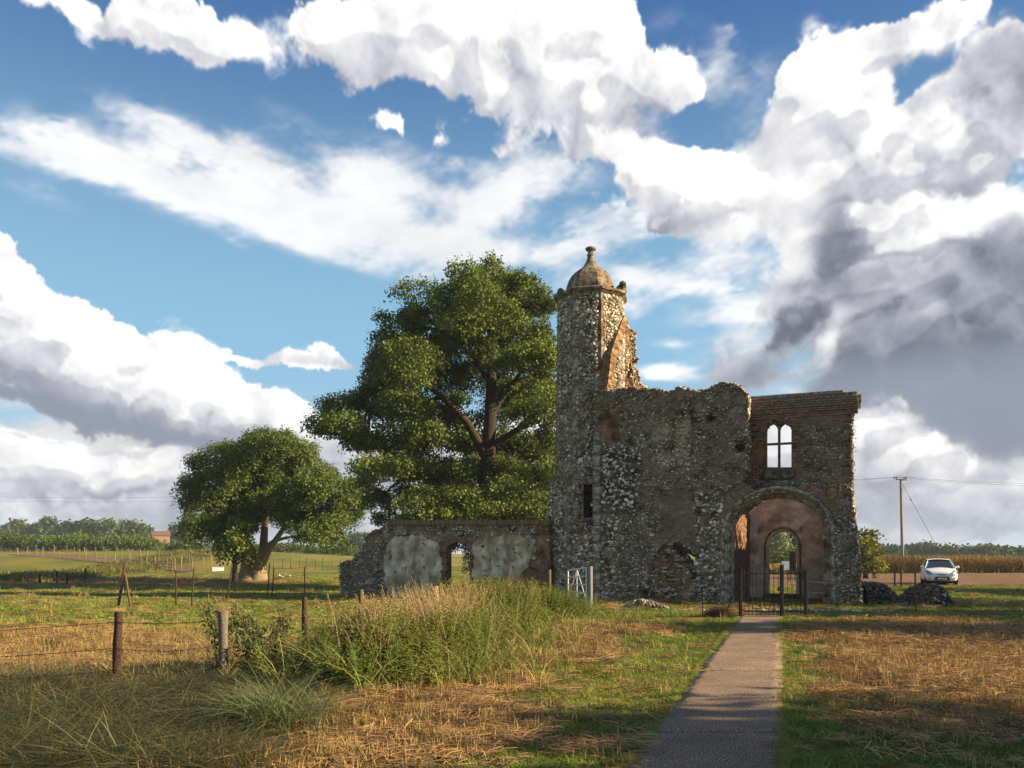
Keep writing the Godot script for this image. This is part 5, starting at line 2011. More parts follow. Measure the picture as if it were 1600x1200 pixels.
	hedge("clipped green hedge seen through the gatehouse doorway", [pt(1185, 0, 92.0) * Vector3(1, 0, 1), pt(1262, 0, 92.0) * Vector3(1, 0, 1)], 2.6, 2.6, Color(0.09, 0.15, 0.035), 0.55, 4.0)
	# hedges of the left-hand fields
	hedge("tall thick green hedge across the far side of the left field", [pt(-60, 0, 150.0), pt(60, 0, 152.0), pt(160, 0, 152.0), pt(245, 0, 154.0)], 2.7, 5.0, Color(0.105, 0.16, 0.03), 0.75, 2.6)
	hedge("lower hedge continuing behind the round paddock tree", [pt(248, 0, 158.0), pt(330, 0, 160.0), pt(430, 0, 160.0), pt(570, 0, 162.0), pt(680, 0, 165.0)], 1.6, 4.0, Color(0.11, 0.165, 0.03), 0.75, 2.6)
	# far trees on the left
	var tops := [[22, 814, 34], [44, 822, 26], [58, 818, 22], [74, 809, 30], [92, 823, 20], [105, 814, 26], [121, 815, 20], [136, 813, 28], [151, 817, 22], [167, 813, 26], [180, 822, 18], [199, 816, 30], [214, 817, 28], [228, 823, 22], [276, 820, 26], [292, 818, 24], [560, 838, 40], [590, 842, 36]]
	var what := ["far dark tree, leftmost of the wooded skyline", "far low tree second from the left end of the skyline", "small far tree between the low one and the domed one at left", "far high domed tree, tallest of the left skyline", "far low bushy tree right of the tallest domed one", "far broad tree over the middle of the left hedge", "far narrow tree near the middle of the left skyline", "far round tree right of the narrow one on the skyline", "far small tree between two round ones on the left skyline", "far round tree just left of the church tower", "far low tree under the church tower", "far broad tree right of the church tower", "far sloping tree left of the red roofs", "far small tree just left of the red roofs", "far tree just right of the red-roofed house", "far tree half hidden by the round paddock tree", "far tree seen between the paddock tree and the wall end", "far tree just over the broken end of the low wall"]
	for i in tops.size():
		var t: Array = tops[i]
		var dd := 330.0 + rr(-30, 30)
		var p := pt(t[0], 0, dd)
		p.y = height(p.x, p.z)
		var h: float = EYE + (HY - t[1]) / F * dd - p.y
		plain_tree("far_tree", what[i], p, h, t[2] * 1.25 / F * dd, Color(0.075, 0.11, 0.03) * rr(0.75, 1.35), 1.9, "trees on the left skyline", 0.62, 0.03)
	# and on the right
	tops = [[1382, 862, 40], [1397, 858, 30], [1416, 857, 30], [1440, 853, 34], [1457, 857, 26], [1476, 856, 30], [1490, 860, 26], [1504, 862, 26], [1521, 858, 30], [1537, 855, 30], [1552, 857, 28], [1566, 861, 26], [1582, 863, 26], [1604, 860, 30]]
	what = ["far tree just right of the yellow-green shrub", "far tree left of the utility pole", "far tree right behind the utility pole", "far highest tree between the pole and the car", "far small tree left of the stay wire's foot", "far tree behind the car's roof", "far tree above the car's right mirror", "far low tree right of the car", "far tree second right of the car", "far highest tree on the right skyline", "far tree right of the highest one at right", "far low tree near the right frame edge", "far low tree at the right frame edge", "far tree cut by the right frame edge"]
	for i in tops.size():
		var t: Array = tops[i]
		var dd := 300.0 + rr(-30, 30)
		var p := pt(t[0], 0, dd)
		p.y = height(p.x, p.z)
		var h: float = EYE + (HY - t[1]) / F * dd - p.y
		plain_tree("far_tree", what[i], p, h, t[2] * 1.25 / F * dd, Color(0.08, 0.115, 0.04) * rr(0.75, 1.35), 1.7, "trees on the right skyline", 0.7, 0.0)
	hedge("low dark hedge under the far trees on the right", [pt(1330, 0, 200.0), pt(1470, 0, 200.0), pt(1640, 0, 205.0)], 0.6, 4.0, Color(0.07, 0.10, 0.03), 1.0, 1.6)
	# trees beyond the right edge of the frame, whose shade falls across the lawn
	for t in [[20.5, -4.0, 9.0, 8.0, "nearest"], [25.0, -1.5, 11.0, 8.0, "tallest near"], [28.0, -15.2, 11.5, 6.0, "narrow"], [34.0, -19.5, 12.0, 8.0, "broad"], [27.0, -27.0, 11.0, 8.0, "farther"], [46.0, -35.0, 12.5, 9.0, "farthest"]]:
		plain_tree("shade_tree", t[4] + " tree standing outside the frame at right, shading the lawn", Vector3(t[0], 0, t[1]), t[2], t[3], Color(0.07, 0.11, 0.025), 0.8, "shade trees right of the frame", 2.6, 0.2)

# ------------------------------------------------------------------ grass, hay and weeds
func straw_mesh(n: int, len: float, sd: int) -> ArrayMesh:
	var g := RandomNumberGenerator.new()
	g.seed = sd
	var mb := MB.new()
	for k in n:
		var a := g.randf() * TAU
		var dir := Vector3(cos(a), g.randf_range(-0.15, 0.3), sin(a)).normalized()
		var c := Vector3(g.randf_range(-0.5, 0.5), g.randf_range(0.0, 0.25), g.randf_range(-0.5, 0.5)) * len
		var l := len * g.randf_range(0.4, 1.0)
		var s := dir.cross(Vector3.UP).normalized() * 0.003 + Vector3(0, 0.0015, 0)
		mb.col = Color(1, 1, 1) * g.randf_range(0.6, 1.35)
		var bow := Vector3(0, g.randf_range(-0.05, 0.12), 0) * l
		var p0 := c - dir * l * 0.5
		var p1 := c + bow
		var p2 := c + dir * l * 0.5
		var q := [mb.add(p0 - s), mb.add(p0 + s), mb.add(p1 + s), mb.add(p1 - s), mb.add(p2)]
		mb.q(q[0], q[1], q[2], q[3])
		mb.tri(q[3], q[2], q[4])
	return mb.mesh()

func on_path(x: float, z: float, m := 0.0) -> bool:
	var d := -z
	return d < 22.3 and x > 0.3407 * d - 1.23 - m and x < 0.3376 * d + m

func in_building(x: float, z: float) -> bool:
	var p := Transform3D(Basis(Vector3.UP, -ROT), G0).affine_inverse() * Vector3(x, 0, z)
	return (p.z < 0.0 and p.z > -1.1 and p.x > -10.0 and p.x < 9.4) or (p.z < 0.1 and p.z > -5.3 and p.x > 4.6 and p.x < 9.2) or Vector2(p.x + 0.1, p.z + 1.5).length() < 1.8

func build_grass() -> void:
	rng.seed = 707
	var short := Inst.new()
	var mid := Inst.new()
	var dry := Inst.new()
	var stub_ := Inst.new()
	for ring in [[5.2, 9.0, 260.0], [9.0, 14.0, 150.0], [14.0, 21.0, 75.0], [21.0, 30.0, 34.0], [30.0, 46.0, 10.0], [46.0, 70.0, 2.6]]:
		var area: float = 0.66 * (ring[1] * ring[1] - ring[0] * ring[0]) + 2.0 * (ring[1] - ring[0])
		for k in int(area * ring[2]):
			var d := sqrt(rr(ring[0] * ring[0], ring[1] * ring[1]))
			var x := rr(-1.0, 1.0) * (0.66 * d + 1.0)
			var z := -d
			var edge := n1.get_noise_2d(x * 4.0, z * 4.0) * 0.05
			if on_path(x, z, -0.015 + edge) or in_building(x, z) or (d > 46.0 and x > 8.0):
				continue
			var h := hay(x, z)
			var y := height(x, z)
			var c := ground_color(x, z)
			var far := 1.0 + maxf(0.0, d - 10.0) * 0.035
			if rng.randf() < maxf(h * 0.95, 0.07):
				if rng.randf() < 0.6:
					var s := rr(0.7, 1.4) * far
					dry.add(Transform3D(Basis.from_euler(Vector3(rr(-0.15, 0.15), rr(0, TAU), rr(-0.15, 0.15))).scaled(Vector3(s, s * 0.8, s)), Vector3(x, y + 0.01, z)), vary(STRAW.lerp(EARTH, clampf(rr(-0.25, 0.9) + n1.get_noise_2d(x * 1.5, z * 1.5) * 0.7, 0.0, 1.0)) * 1.15, 0.3))
				else:
					stub_.add(Transform3D(Basis.from_euler(Vector3(0, rr(0, TAU), 0)).scaled(Vector3.ONE * rr(0.7, 1.5) * minf(far, 1.6)), Vector3(x, y, z)), vary(STRAW.lerp(GREEN, rr(0, 0.5)), 0.3))
			else:
				var g := (GREEN * 1.15).lerp(GOLD, clampf((0.02 if d < 32.0 else 0.12) + n2.get_noise_2d(x * 0.4, z * 0.6) * 0.7 + rr(-0.1, 0.22), 0.0, 0.85))
				var s := rr(0.55, 1.25) * far
				(short if d < 16.0 else mid).add(Transform3D(Basis.from_euler(Vector3(rr(-0.1, 0.1), rr(0, TAU), rr(-0.1, 0.1))).scaled(Vector3(s, s * (0.8 if d > 20.0 else 1.0), s)), Vector3(x, y - 0.005, z)), vary(g, 0.25))
	for k in 5200:      # grass creeping over the edges of the path
		var d := 5.5 * pow(4.0, rr(0.0, 1.0))
		var left := rng.randf() < 0.5
		var x := (0.3407 * d - 1.23 if left else 0.3376 * d) + (rr(-0.05, 0.05) if left else rr(-0.05, 0.05)) * (0.4 + 1.0 * absf(n1.get_noise_1d(d * 2.0 + (50.0 if left else 0.0))) * 2.0)
		var s := rr(0.4, 0.9) * (1.0 + maxf(0.0, d - 10.0) * 0.03)
		(short if d < 16.0 else mid).add(Transform3D(Basis.from_euler(Vector3(rr(-0.3, 0.3), rr(0, TAU), rr(-0.3, 0.3))).scaled(Vector3.ONE * s), Vector3(x, 0.01, -d)), vary((GREEN * 1.1).lerp(GOLD, rr(0.0, 0.6)), 0.3))
	many("lawn_grass", tuft_mesh(9, 0.085, 0.006, 0.06, 21, 0.8), M.grass, short, self)
	many("field_grass", tuft_mesh(10, 0.075, 0.009, 0.10, 22, 0.8), M.grass, mid, self)
	many("cut_hay", straw_mesh(20, 0.25, 23), M.dry, dry, self)
	many("stubble", tuft_mesh(8, 0.13, 0.006, 0.07, 24, 0.35), M.dry, stub_, self)
	# stray straws on the path
	var loose := Inst.new()
	for k in 260:
		var d := rr(5.5, 20.0)
		var e := rr(0.0, 1.0)
		e = e * e * 0.5 if rng.randf() < 0.5 else 1.0 - e * e * 0.5
		var x := lerpf(0.3407 * d - 1.23, 0.3376 * d, e)
		loose.add(Transform3D(Basis.from_euler(Vector3(0, rr(0, TAU), 0)).scaled(Vector3(0.3, 0.15, 0.3) * rr(0.6, 1.3)), Vector3(x, 0.058, -d)), vary(STRAW, 0.4))
	many("loose_straw", straw_mesh(5, 0.3, 25), M.dry, loose, self)

func nettle_mesh(h: float, sd: int) -> ArrayMesh:
	var g := RandomNumberGenerator.new()
	g.seed = sd
	var mb := MB.new()
	for s in 3:
		var root := Vector3(g.randf_range(-0.08, 0.08), 0, g.randf_range(-0.08, 0.08))
		var tip := root + Vector3(g.randf_range(-0.12, 0.12), h * g.randf_range(0.75, 1.1), g.randf_range(-0.12, 0.12))
		mb.col = Color(0.8, 0.8, 0.7)
		mb.tube([root, root.lerp(tip, 0.5) + Vector3(g.randf_range(-0.02, 0.02), 0, 0), tip], [0.006, 0.005, 0.002], 3, false)
		var n := 11
		for k in n:
			var t := 0.18 + 0.82 * k / (n - 1)
			var p := root.lerp(tip, t)
			for e in 2:
				var a := k * 1.57 + e * PI + g.randf_range(-0.4, 0.4)
				var dir := Vector3(cos(a), g.randf_range(-0.5, 0.35), sin(a)).normalized()
				mb.col = Color(1, 1, 1) * g.randf_range(0.7, 1.25)
				leaf(mb, p, dir, Vector3.UP, 0.13 * (1.25 - t * 0.8), 0.055 * (1.25 - t * 0.7))
	return mb.mesh()

func seed_grass_mesh(h: float, sd: int, n := 6) -> ArrayMesh:
	var g := RandomNumberGenerator.new()
	g.seed = sd
	var mb := MB.new()
	for k in n:
		var a := g.randf() * TAU
		var out := Vector3(cos(a), 0, sin(a))
		var p := out * g.randf_range(0.0, 0.1)
		var hh := h * g.randf_range(0.7, 1.1)
		var bend := g.randf_range(0.1, 0.5)
		var s := out.cross(Vector3.UP) * 0.0035
		mb.col = Color(1, 1, 1) * g.randf_range(0.8, 1.2)
		var last := [mb.add(p - s), mb.add(p + s)]
		var tip := p
		for e in range(1, 6):
			var t := e / 5.0
			var q := p + Vector3.UP * hh * (t - 0.28 * bend * t * t) + out * hh * bend * t * t * 0.8
			var now := [mb.add(q - s * (1.0 - t * 0.5)), mb.add(q + s * (1.0 - t * 0.5))]
			mb.q(last[0], last[1], now[1], now[0])
			last = now
			tip = q
			if e >= 4:      # the seed head
				for m in 7:
					var b := g.randf() * TAU
					leaf(mb, q + Vector3(0, -0.03 * m * 0.6, 0) - out * 0.012 * m, (out * 0.5 + Vector3(cos(b), g.randf_range(-0.6, 0.4), sin(b))).normalized(), Vector3.UP, 0.05, 0.014)
		for e in 2:      # leaf blades low down
			var b := g.randf() * TAU
			var o2 := Vector3(cos(b), 0.9, sin(b)).normalized()
			leaf(mb, p + Vector3(0, hh * 0.12 * (e + 1), 0), o2, Vector3(cos(b + 1.5), 0.2, sin(b + 1.5)), hh * 0.35, 0.012)
	return mb.mesh()

# where the unmown bank along the fence runs: along (0..1) -> a point
func bank(t: float) -> Vector3:
	var a := [Vector3(-2.0, 0, -10.5), Vector3(-1.85, 0, -11.8), Vector3(-1.65, 0, -13.6), Vector3(-1.3, 0, -16.5), Vector3(-0.5, 0, -20.0), Vector3(0.95, 0, -23.6)]
	var f := clampf(t, 0.0, 0.9999) * (a.size() - 1)
	var i := int(f)
	return a[i].lerp(a[i + 1], f - i)

func build_weeds() -> void:
	rng.seed = 808
	var nettles := Inst.new()
	var seeds := Inst.new()
	var blades := Inst.new()
	for k in 1700:
		var t := 0.93 * sqrt(rr(0.0, 1.0))
		if rng.randf() < 0.35:
			t = rr(0.0, 1.0)
		var c := bank(t)
		var w := lerpf(0.9, 1.5, t)
		var p := c + Vector3(rng.randfn() * w * 0.5, 0, rng.randfn() * 0.5)
		p.y = height(p.x, p.z) - 0.02
		var clump := n2.get_noise_2d(p.x * 0.8, p.z * 0.8)
		var hh := rr(0.75, 1.15) * (1.0 + clump * 0.4) * lerpf(lerpf(0.85, 0.68, sstep(0.2, 0.5, t)), 1.0, sstep(0.55, 0.8, t)) * lerpf(1.0, 0.7, sstep(0.84, 0.93, t))
		if t < 0.15:
			hh *= 0.75
		nettles.add(Transform3D(Basis.from_euler(Vector3(rr(-0.15, 0.15), rr(0, TAU), rr(-0.15, 0.15))).scaled(Vector3(1.15, hh, 1.15)), p), vary(Color(0.13, 0.205, 0.035).lerp(Color(0.24, 0.25, 0.05), clampf(0.3 + clump, 0.0, 1.0)), 0.3))
	for k in 330:
		var t := clampf(0.5 + rng.randfn() * 0.22, 0.15, 0.9)
		var p := bank(t) + Vector3(rng.randfn() * 0.55, 0, rng.randfn() * 0.6)
		p.y = height(p.x, p.z)
		seeds.add(Transform3D(Basis.from_euler(Vector3(rr(-0.12, 0.12), rr(0, TAU), rr(-0.12, 0.12))).scaled(Vector3.ONE * rr(0.6, 1.05)), p), vary(Color(0.50, 0.37, 0.19), 0.25))
	for k in 800:      # long golden and green blades through it all
		var t := rr(0.0, 1.0)
		var p := bank(t) + Vector3(rng.randfn() * 0.95 + 0.15, 0, rng.randfn() * 0.6)
		p.y = height(p.x, p.z)
		blades.add(Transform3D(Basis.from_euler(Vector3(rr(-0.2, 0.2), rr(0, TAU), rr(-0.2, 0.2))).scaled(Vector3.ONE * rr(0.6, 1.2)), p), vary(Color(0.38, 0.33, 0.10).lerp(Color(0.16, 0.22, 0.045), sqrt(rr(0, 1))), 0.3))
	many("nettle_bank", nettle_mesh(1.15, 31), M.leaf, nettles, self)
	many("seeding_grass", seed_grass_mesh(1.15, 32), M.dry, seeds, self)
	many("long_bank_grass", tuft_mesh(12, 0.75, 0.011, 0.14, 33, 0.9, 4), M.grass, blades, self)
	# flattened long grass in the left foreground
	var lg := Inst.new()
	for k in 3600:
		var px := rr(-60, 500)
		var py := rr(1050, 1215)
		if px > 380 and py > 1150:
			continue
		var p := gp(px, py)
		var edge := sstep(520, 380, px) * sstep(1045, 1075, py + n1.get_noise_1d(px * 0.02) * 20.0)
		if rng.randf() > edge:
			continue
		p.y = height(p.x, p.z)
		var dry := n2.get_noise_2d(p.x * 1.2, p.z * 1.2) + rr(-0.3, 0.3)
		lg.add(Transform3D(Basis.from_euler(Vector3(rr(-0.3, 0.3), rr(0, TAU), rr(-0.5, 0.2))).scaled(Vector3(1, rr(0.35, 0.7), 1) * rr(0.7, 1.2) * (0.85 if py > 1150 else 1.0)), p), vary(Color(0.045, 0.06, 0.018).lerp(Color(0.29, 0.235, 0.105), pow(clampf(dry * 0.8 + 0.25, 0.0, 1.0), 1.6)), 0.45))
	many("long_meadow_grass", tuft_mesh(16, 0.5, 0.007, 0.18, 34, 2.2, 5), M.grass, lg, self)
	# one bold tussock beside it
	var ts := thing("grass_tussock", "arching grey-green grass tussock in front of the fence corner", "grass", Transform3D(Basis.IDENTITY, gp(425, 1130)))
	var ti := Inst.new()
	for k in 60:
		ti.add(Transform3D(Basis.from_euler(Vector3(rr(-0.2, 0.2), rr(0, TAU), rr(-0.2, 0.2))).scaled(Vector3.ONE * rr(0.8, 1.2)), Vector3(rng.randfn() * 0.22, 0, rng.randfn() * 0.2)), vary(Color(0.16, 0.20, 0.08), 0.25))
	many("blades", tuft_mesh(12, 0.62, 0.007, 0.08, 35, 1.3, 5), M.grass, ti, ts)
	# sparse tall stems by the fence posts
	var sp := Inst.new()
	for k in 70:
		var p := gp(rr(60, 520), rr(1035, 1080))
		p.y = height(p.x, p.z)
		sp.add(Transform3D(Basis.from_euler(Vector3(rr(-0.2, 0.2), rr(0, TAU), rr(-0.2, 0.2))).scaled(Vector3.ONE * rr(0.5, 0.85)), p), vary(Color(0.25, 0.2, 0.08), 0.3))
	many("dry_stems", seed_grass_mesh(0.9, 36, 2), M.dry, sp, self)
	thistle(gp(345, 1060) + Vector3(-0.1, 0, -0.25), 1.05, "bushy dark thistle behind the middle fence post", 41)
	thistle(gp(415, 1058) + Vector3(0, 0, -0.2), 1.0, "bushy thistle between the middle and right fence posts", 42)
	thistle(gp(385, 1066), 0.75, "small thistle in front of the two tall ones", 43)
	# reeds or dry crop beyond the car park
	var crop := Inst.new()
	for k in 7000:
		var d := rr(82.0, 92.0)
		var x := rr(0.42, 0.72) * d
		if x < 0.43 * d and rng.randf() < 0.5:
			continue
		crop.add(Transform3D(Basis.from_euler(Vector3(rr(-0.1, 0.1), rr(0, TAU), rr(-0.1, 0.1))).scaled(Vector3(2.2, rr(0.85, 1.35) * (1.0 + 0.3 * n1.get_noise_1d(x * 0.5)), 2.2)), Vector3(x, height(x, -d), -d)), vary(Color(0.36, 0.25, 0.09).lerp(Color(0.12, 0.14, 0.04), clampf(n2.get_noise_2d(x * 0.3, d * 0.4) * 1.4 + 0.1, 0, 0.8)), 0.3))
	for k in 700:      # and dry grass seen through the doorway
		var d := rr(74.0, 84.0)
		var x := rr(0.30, 0.37) * d
		crop.add(Transform3D(Basis.from_euler(Vector3(0, rr(0, TAU), 0)).scaled(Vector3(2, rr(0.5, 0.8), 2)), Vector3(x, height(x, -d), -d)), vary(Color(0.34, 0.27, 0.09), 0.3))
	many("dry_crop", tuft_mesh(12, 1.45, 0.05, 0.3, 37, 0.35, 3), M.dry, crop, self)
	# rough grass along the ditch and fences of the left field
	var rough := Inst.new()
	for k in 2200:
		var px := rr(14, 330)
		var t := rr(0, 1)
		var py := lerpf(907, 884, clampf((px - 60) / 270.0, 0, 1)) + rr(-5, 3)
		var p := gp(px, py)
		p.y = height(p.x, p.z)
		rough.add(Transform3D(Basis.from_euler(Vector3(0, rr(0, TAU), 0)).scaled(Vector3(2, rr(0.4, 0.9), 2)), p), vary(Color(0.10, 0.13, 0.03).lerp(Color(0.28, 0.24, 0.08), rr(0, 0.8)), 0.3))
	many("rough_grass", tuft_mesh(12, 0.8, 0.03, 0.3, 38, 0.5, 3), M.grass, rough, self)

func thistle(at: Vector3, h: float, label: String, sd: int) -> void:
	at.y = height(at.x, at.z)
	var o := thing("thistle", label, "thistle", Transform3D(Basis.IDENTITY, at))
	rng.seed = sd
	var st := MB.new()
	st.col = Color(0.11, 0.12, 0.05)
	var lv := Inst.new()
	var hd := Inst.new()
	for k in 6:
		var a := rr(0, TAU)
		var tip := Vector3(cos(a) * rr(0.1, 0.5), h * rr(0.65, 1.0), sin(a) * rr(0.1, 0.35))
		var mid := tip * 0.5 + Vector3(0, 0.1, 0)
		st.tube([Vector3(cos(a), 0, sin(a)) * 0.04, mid, tip], [0.009, 0.007, 0.004], 4, false)
		for m in 12:
			var p := Vector3.ZERO.lerp(mid, m / 6.0) if m < 6 else mid.lerp(tip, (m - 6) / 6.0)
			lv.add(Transform3D(Basis.from_euler(Vector3(rr(-0.6, 0.6), rr(0, TAU), rr(-0.6, 0.6))).scaled(Vector3.ONE * rr(0.25, 0.4)), p), vary(Color(0.11, 0.135, 0.055), 0.3))
		for m in 5:
			var p := tip + Vector3(rr(-0.12, 0.12), rr(-0.16, 0.05), rr(-0.12, 0.12))
			st.tube([mid.lerp(tip, 0.6), p], [0.004, 0.003], 3, false)
			hd.add(Transform3D(Basis.from_euler(Vector3(rr(-0.4, 0.4), rr(0, TAU), rr(-0.4, 0.4))).scaled(Vector3(0.026, 0.04, 0.026)), p), vary(Color(0.10, 0.085, 0.06), 0.4))
	part("stems", st.mesh(), M.wood, o)
	many("leaves", clump_mesh(9, 0.3, 0.3, 0.08, 64), M.leaf, lv, o)
	many("seed_heads", stone_meshes[0], M.brick, hd, o)

# ------------------------------------------------------------------ fences, gates and small things
func wooden_post(label: String, base: Vector3, h: float, r: float, lean: Vector2, col: Color, group: String, round_ := true) -> void:
	base.y = height(base.x, base.z) - 0.05
	var mb := MB.new()
	mb.col = col
	var top := Vector3(lean.x, h + 0.05, lean.y)
	var pts := []
	var rad := []
	for k in 6:
		var t := k / 5.0
		pts.append(Vector3.ZERO.lerp(top, t))
		rad.append(r * (1.0 + 0.06 * sin(t * 7.0 + base.x * 3.0)))
	mb.tube(pts, rad, 10 if round_ else 4, true)
	for i in mb.v.size():      # weathered: not quite round, split top
		var p := mb.v[i]
		mb.v[i] += Vector3(n1.get_noise_3d(p.x * 14.0, p.y * 2.0, p.z * 14.0 + base.x), 0.25 * n1.get_noise_3d(p.x * 20.0, p.y, p.z * 20.0) * (1.0 if p.y > h * 0.9 else 0.0), n1.get_noise_3d(p.x * 14.0 + 5.0, p.y * 2.0, p.z * 14.0)) * r * 0.22
	var o := part("fence_post", mb.mesh(), M.wood, self, Transform3D(Basis.IDENTITY, base))
	tag(o, label, "fence post", group)

func strand(mb: MB, a: Vector3, b: Vector3, sag: float, r: float, barbs := false) -> void:
	var pts := []
	var rad := []
	for k in 9:
		var t := k / 8.0
		pts.append(a.lerp(b, t) - Vector3(0, sag * 4.0 * t * (1.0 - t), 0))
		rad.append(r)
	mb.tube(pts, rad, 4, false)
	if barbs:
		var n := int((b - a).length() / 0.13)
		for k in n:
			var t := (k + 0.5) / n
			var p := a.lerp(b, t) - Vector3(0, sag * 4.0 * t * (1.0 - t), 0)
			for e in 2:
				var d := Vector3(rr(-1, 1), rr(-1, 1), rr(-1, 1)).normalized() * 0.02
				mb.tube([p - d, p + d], [r * 0.8, r * 0.5], 3, false)

func build_fences() -> void:
	rng.seed = 909
	# barbed-wire fence in front
	var posts := [
		["dark brown wooden fence post, leftmost of the near fence", Vector3(-4.9, 0, -9.9), 0.92, 0.05, Vector2(0.03, 0), Color(0.095, 0.06, 0.045)],
		["grey weathered round fence post beside the bushy thistle", Vector3(-3.76, 0, -10.4), 0.91, 0.06, Vector2(0.02, 0.03), Color(0.26, 0.23, 0.19)],
		["dark slim fence post at the right of the thistles", Vector3(-2.98, 0, -11.5), 1.07, 0.038, Vector2(0.0, 0), Color(0.12, 0.075, 0.055)],
		["greenish fence post standing in the weeds below the broken wall end", Vector3(-2.57, 0, -13.6), 1.1, 0.052, Vector2(0.0, 0), Color(0.18, 0.17, 0.08)],
		["pale leaning fence post half sunk in the nettle bank", Vector3(-1.62, 0, -18.3), 1.0, 0.07, Vector2(-0.14, 0.05), Color(0.36, 0.28, 0.17)],
		["fence post in the tall nettles near the metal gate", Vector3(1.16, 0, -25.0), 1.25, 0.06, Vector2(0, 0), Color(0.2, 0.17, 0.11)]]
	for p in posts:
		wooden_post(p[0], p[1], p[2], p[3], p[4], p[5], "posts of the near barbed-wire fence")
	var w := thing("barbed_wire", "rusty barbed wire strung between the near wooden fence posts", "wire", Transform3D.IDENTITY)
	var tops := [Vector3(-9.5, 0.62, -9.3)]
	for p in posts:
		tops.append(p[1] + Vector3(p[4].x, p[2] * 0.92, 0.06))
	for lv in 3:
		var mb := MB.new()
		mb.col = Color(0.10, 0.075, 0.055)
		for i in tops.size() - 1:
			var k: float = [1.0, 0.62, 0.3][lv]
			strand(mb, tops[i] * Vector3(1, k, 1), tops[i + 1] * Vector3(1, k, 1), 0.03 + 0.03 * lv, 0.0036, i < 4)
		part("strand", mb.mesh(), M.wire, w)
	# electric fence across the paddock
	var ef := [[275, 893, 945, 0, "thin dark electric-fence post right of the A-shaped one"], [303, 888, 949, -4, "thin brown electric-fence post, third from the left"], [363, 882, 938, -9, "electric-fence post leaning left in front of the twisted trunk"], [421, 880, 928, -3, "dark electric-fence post just right of the twisted trunk"], [428, 887, 932, -3, "brown electric-fence post, right-hand one of a close pair"], [476, 885, 928, 0, "thin electric-fence post left of the broken wall end"]]
	var heads := []
	var ax := gp(200, 948)
	for p in ef:
		var b := gp(p[0] + p[3], p[2])
		var t := pt(p[0], p[1], -b.z)
		b.y = height(b.x, b.z) - 0.1
		var mb := MB.new()
		mb.col = Color(0.09, 0.07, 0.055)
		mb.tube([Vector3.ZERO, t - b], [0.028, 0.024], 7, true)
		var o := part("electric_fence_post", mb.mesh(), M.wood, self, Transform3D(Basis.IDENTITY, b))
		tag(o, p[4], "fence post", "electric fence posts in the paddock")
		heads.append(t)
	var a := thing("straining_post", "A-shaped straining post of two lashed poles in the left paddock", "fence post", Transform3D(Basis.IDENTITY, ax))
	var mb := MB.new()
	mb.col = Color(0.14, 0.09, 0.06)
	mb.tube([pt(184, 949, -ax.z) - ax - Vector3(0, 0.1, 0), pt(195, 884, -ax.z) - ax], [0.045, 0.04], 8, true)
	part("post", mb.mesh(), M.wood, a)
	mb = MB.new()
	mb.col = Color(0.2, 0.13, 0.08)
	mb.tube([pt(207, 948, -ax.z) - ax - Vector3(0, 0.1, -0.1), pt(196, 898, -ax.z) - ax], [0.04, 0.035], 8, true)
	part("brace", mb.mesh(), M.wood, a)
	for y in [898, 903, 927, 937]:
		mb = MB.new()
		mb.col = Color(0.05, 0.05, 0.05)
		mb.ball(pt(194 - (y - 884) * 0.17, y, -ax.z) - ax, Vector3(0.06, 0.035, 0.06), 8, 5)
		part("insulator", mb.mesh(), M.paint, a)
	w = thing("electric_wire", "thin pale wires strung along the electric fence in the paddock", "wire", Transform3D.IDENTITY)
	for lv in 3:
		mb = MB.new()
		mb.col = Color(0.35, 0.34, 0.3)
		var last := pt(193, 890, -ax.z)
		for h in heads:
			var k := lv * 0.36 + 0.03
			strand(mb, last - Vector3(0, k, 0), h - Vector3(0, k, 0), 0.03, 0.004)
			last = h
		part("strand", mb.mesh(), M.wire, w)
	# paddock fences farther off
	rng.seed = 910
	var ord := ["first", "second", "third", "fourth", "fifth", "sixth", "seventh", "eighth", "ninth", "tenth", "eleventh", "twelfth", "thirteenth", "fourteenth", "fifteenth", "sixteenth", "seventeenth", "eighteenth", "nineteenth", "twentieth", "last"]
	for row in 2:
		var n := 21 if row == 0 else 16
		for k in n:
			var t := k / float(n - 1)
			var dd := lerpf(128.0, 78.0, t) if row == 0 else lerpf(134.0, 92.0, t)
			var px := lerpf(26, 300, t) if row == 0 else lerpf(86, 330, t)
			px += rr(-3, 3)
			var p := pt(px, 0, dd)
			p.y = 0
			var thick := 0.09 if rng.randf() < 0.25 else 0.055
			var tall := rr(1.0, 1.45)
			wooden_post("%s %s weathered post from the left in the %s fence row of the sandy track" % [ord[k], "short" if tall < 1.2 else "tall", "near" if row == 0 else "far"], p, tall, thick, Vector2(rr(-0.12, 0.12), 0), vary(Color(0.30, 0.22, 0.14), 0.3), "posts along the sandy track of the left field")
	for k in 5:
		var b: Vector3 = gp([62, 89, 92, 105, 134][k], [912, 911, 911, 912, 907][k])
		wooden_post(["dark stump post at the far left, by the ditch", "dark post left of the pale leaning stake", "pale stake leaning against the dark ditch post", "dark stump post right of the pale stake", "tallest dark post by the ditch in the left field"][k], b, [0.6, 0.75, 0.9, 0.6, 0.85][k], 0.06, Vector2([0, 0, -0.3, 0, 0][k], 0), [Color(0.06, 0.045, 0.035), Color(0.06, 0.045, 0.035), Color(0.4, 0.36, 0.3), Color(0.06, 0.045, 0.035), Color(0.06, 0.045, 0.035)][k], "posts by the ditch")
	for k in 11:
		var p := pt(402 + k * 13.0 + rr(-2, 2), 0, 88.0 + rr(-1, 1))
		p.y = 0
		wooden_post("%s thin post from the left in the far fence right of the twisted trunk" % ord[k], p, rr(1.0, 1.3), 0.05, Vector2(rr(-0.05, 0.05), 0), vary(Color(0.2, 0.15, 0.1), 0.2), "posts of the far paddock fence")
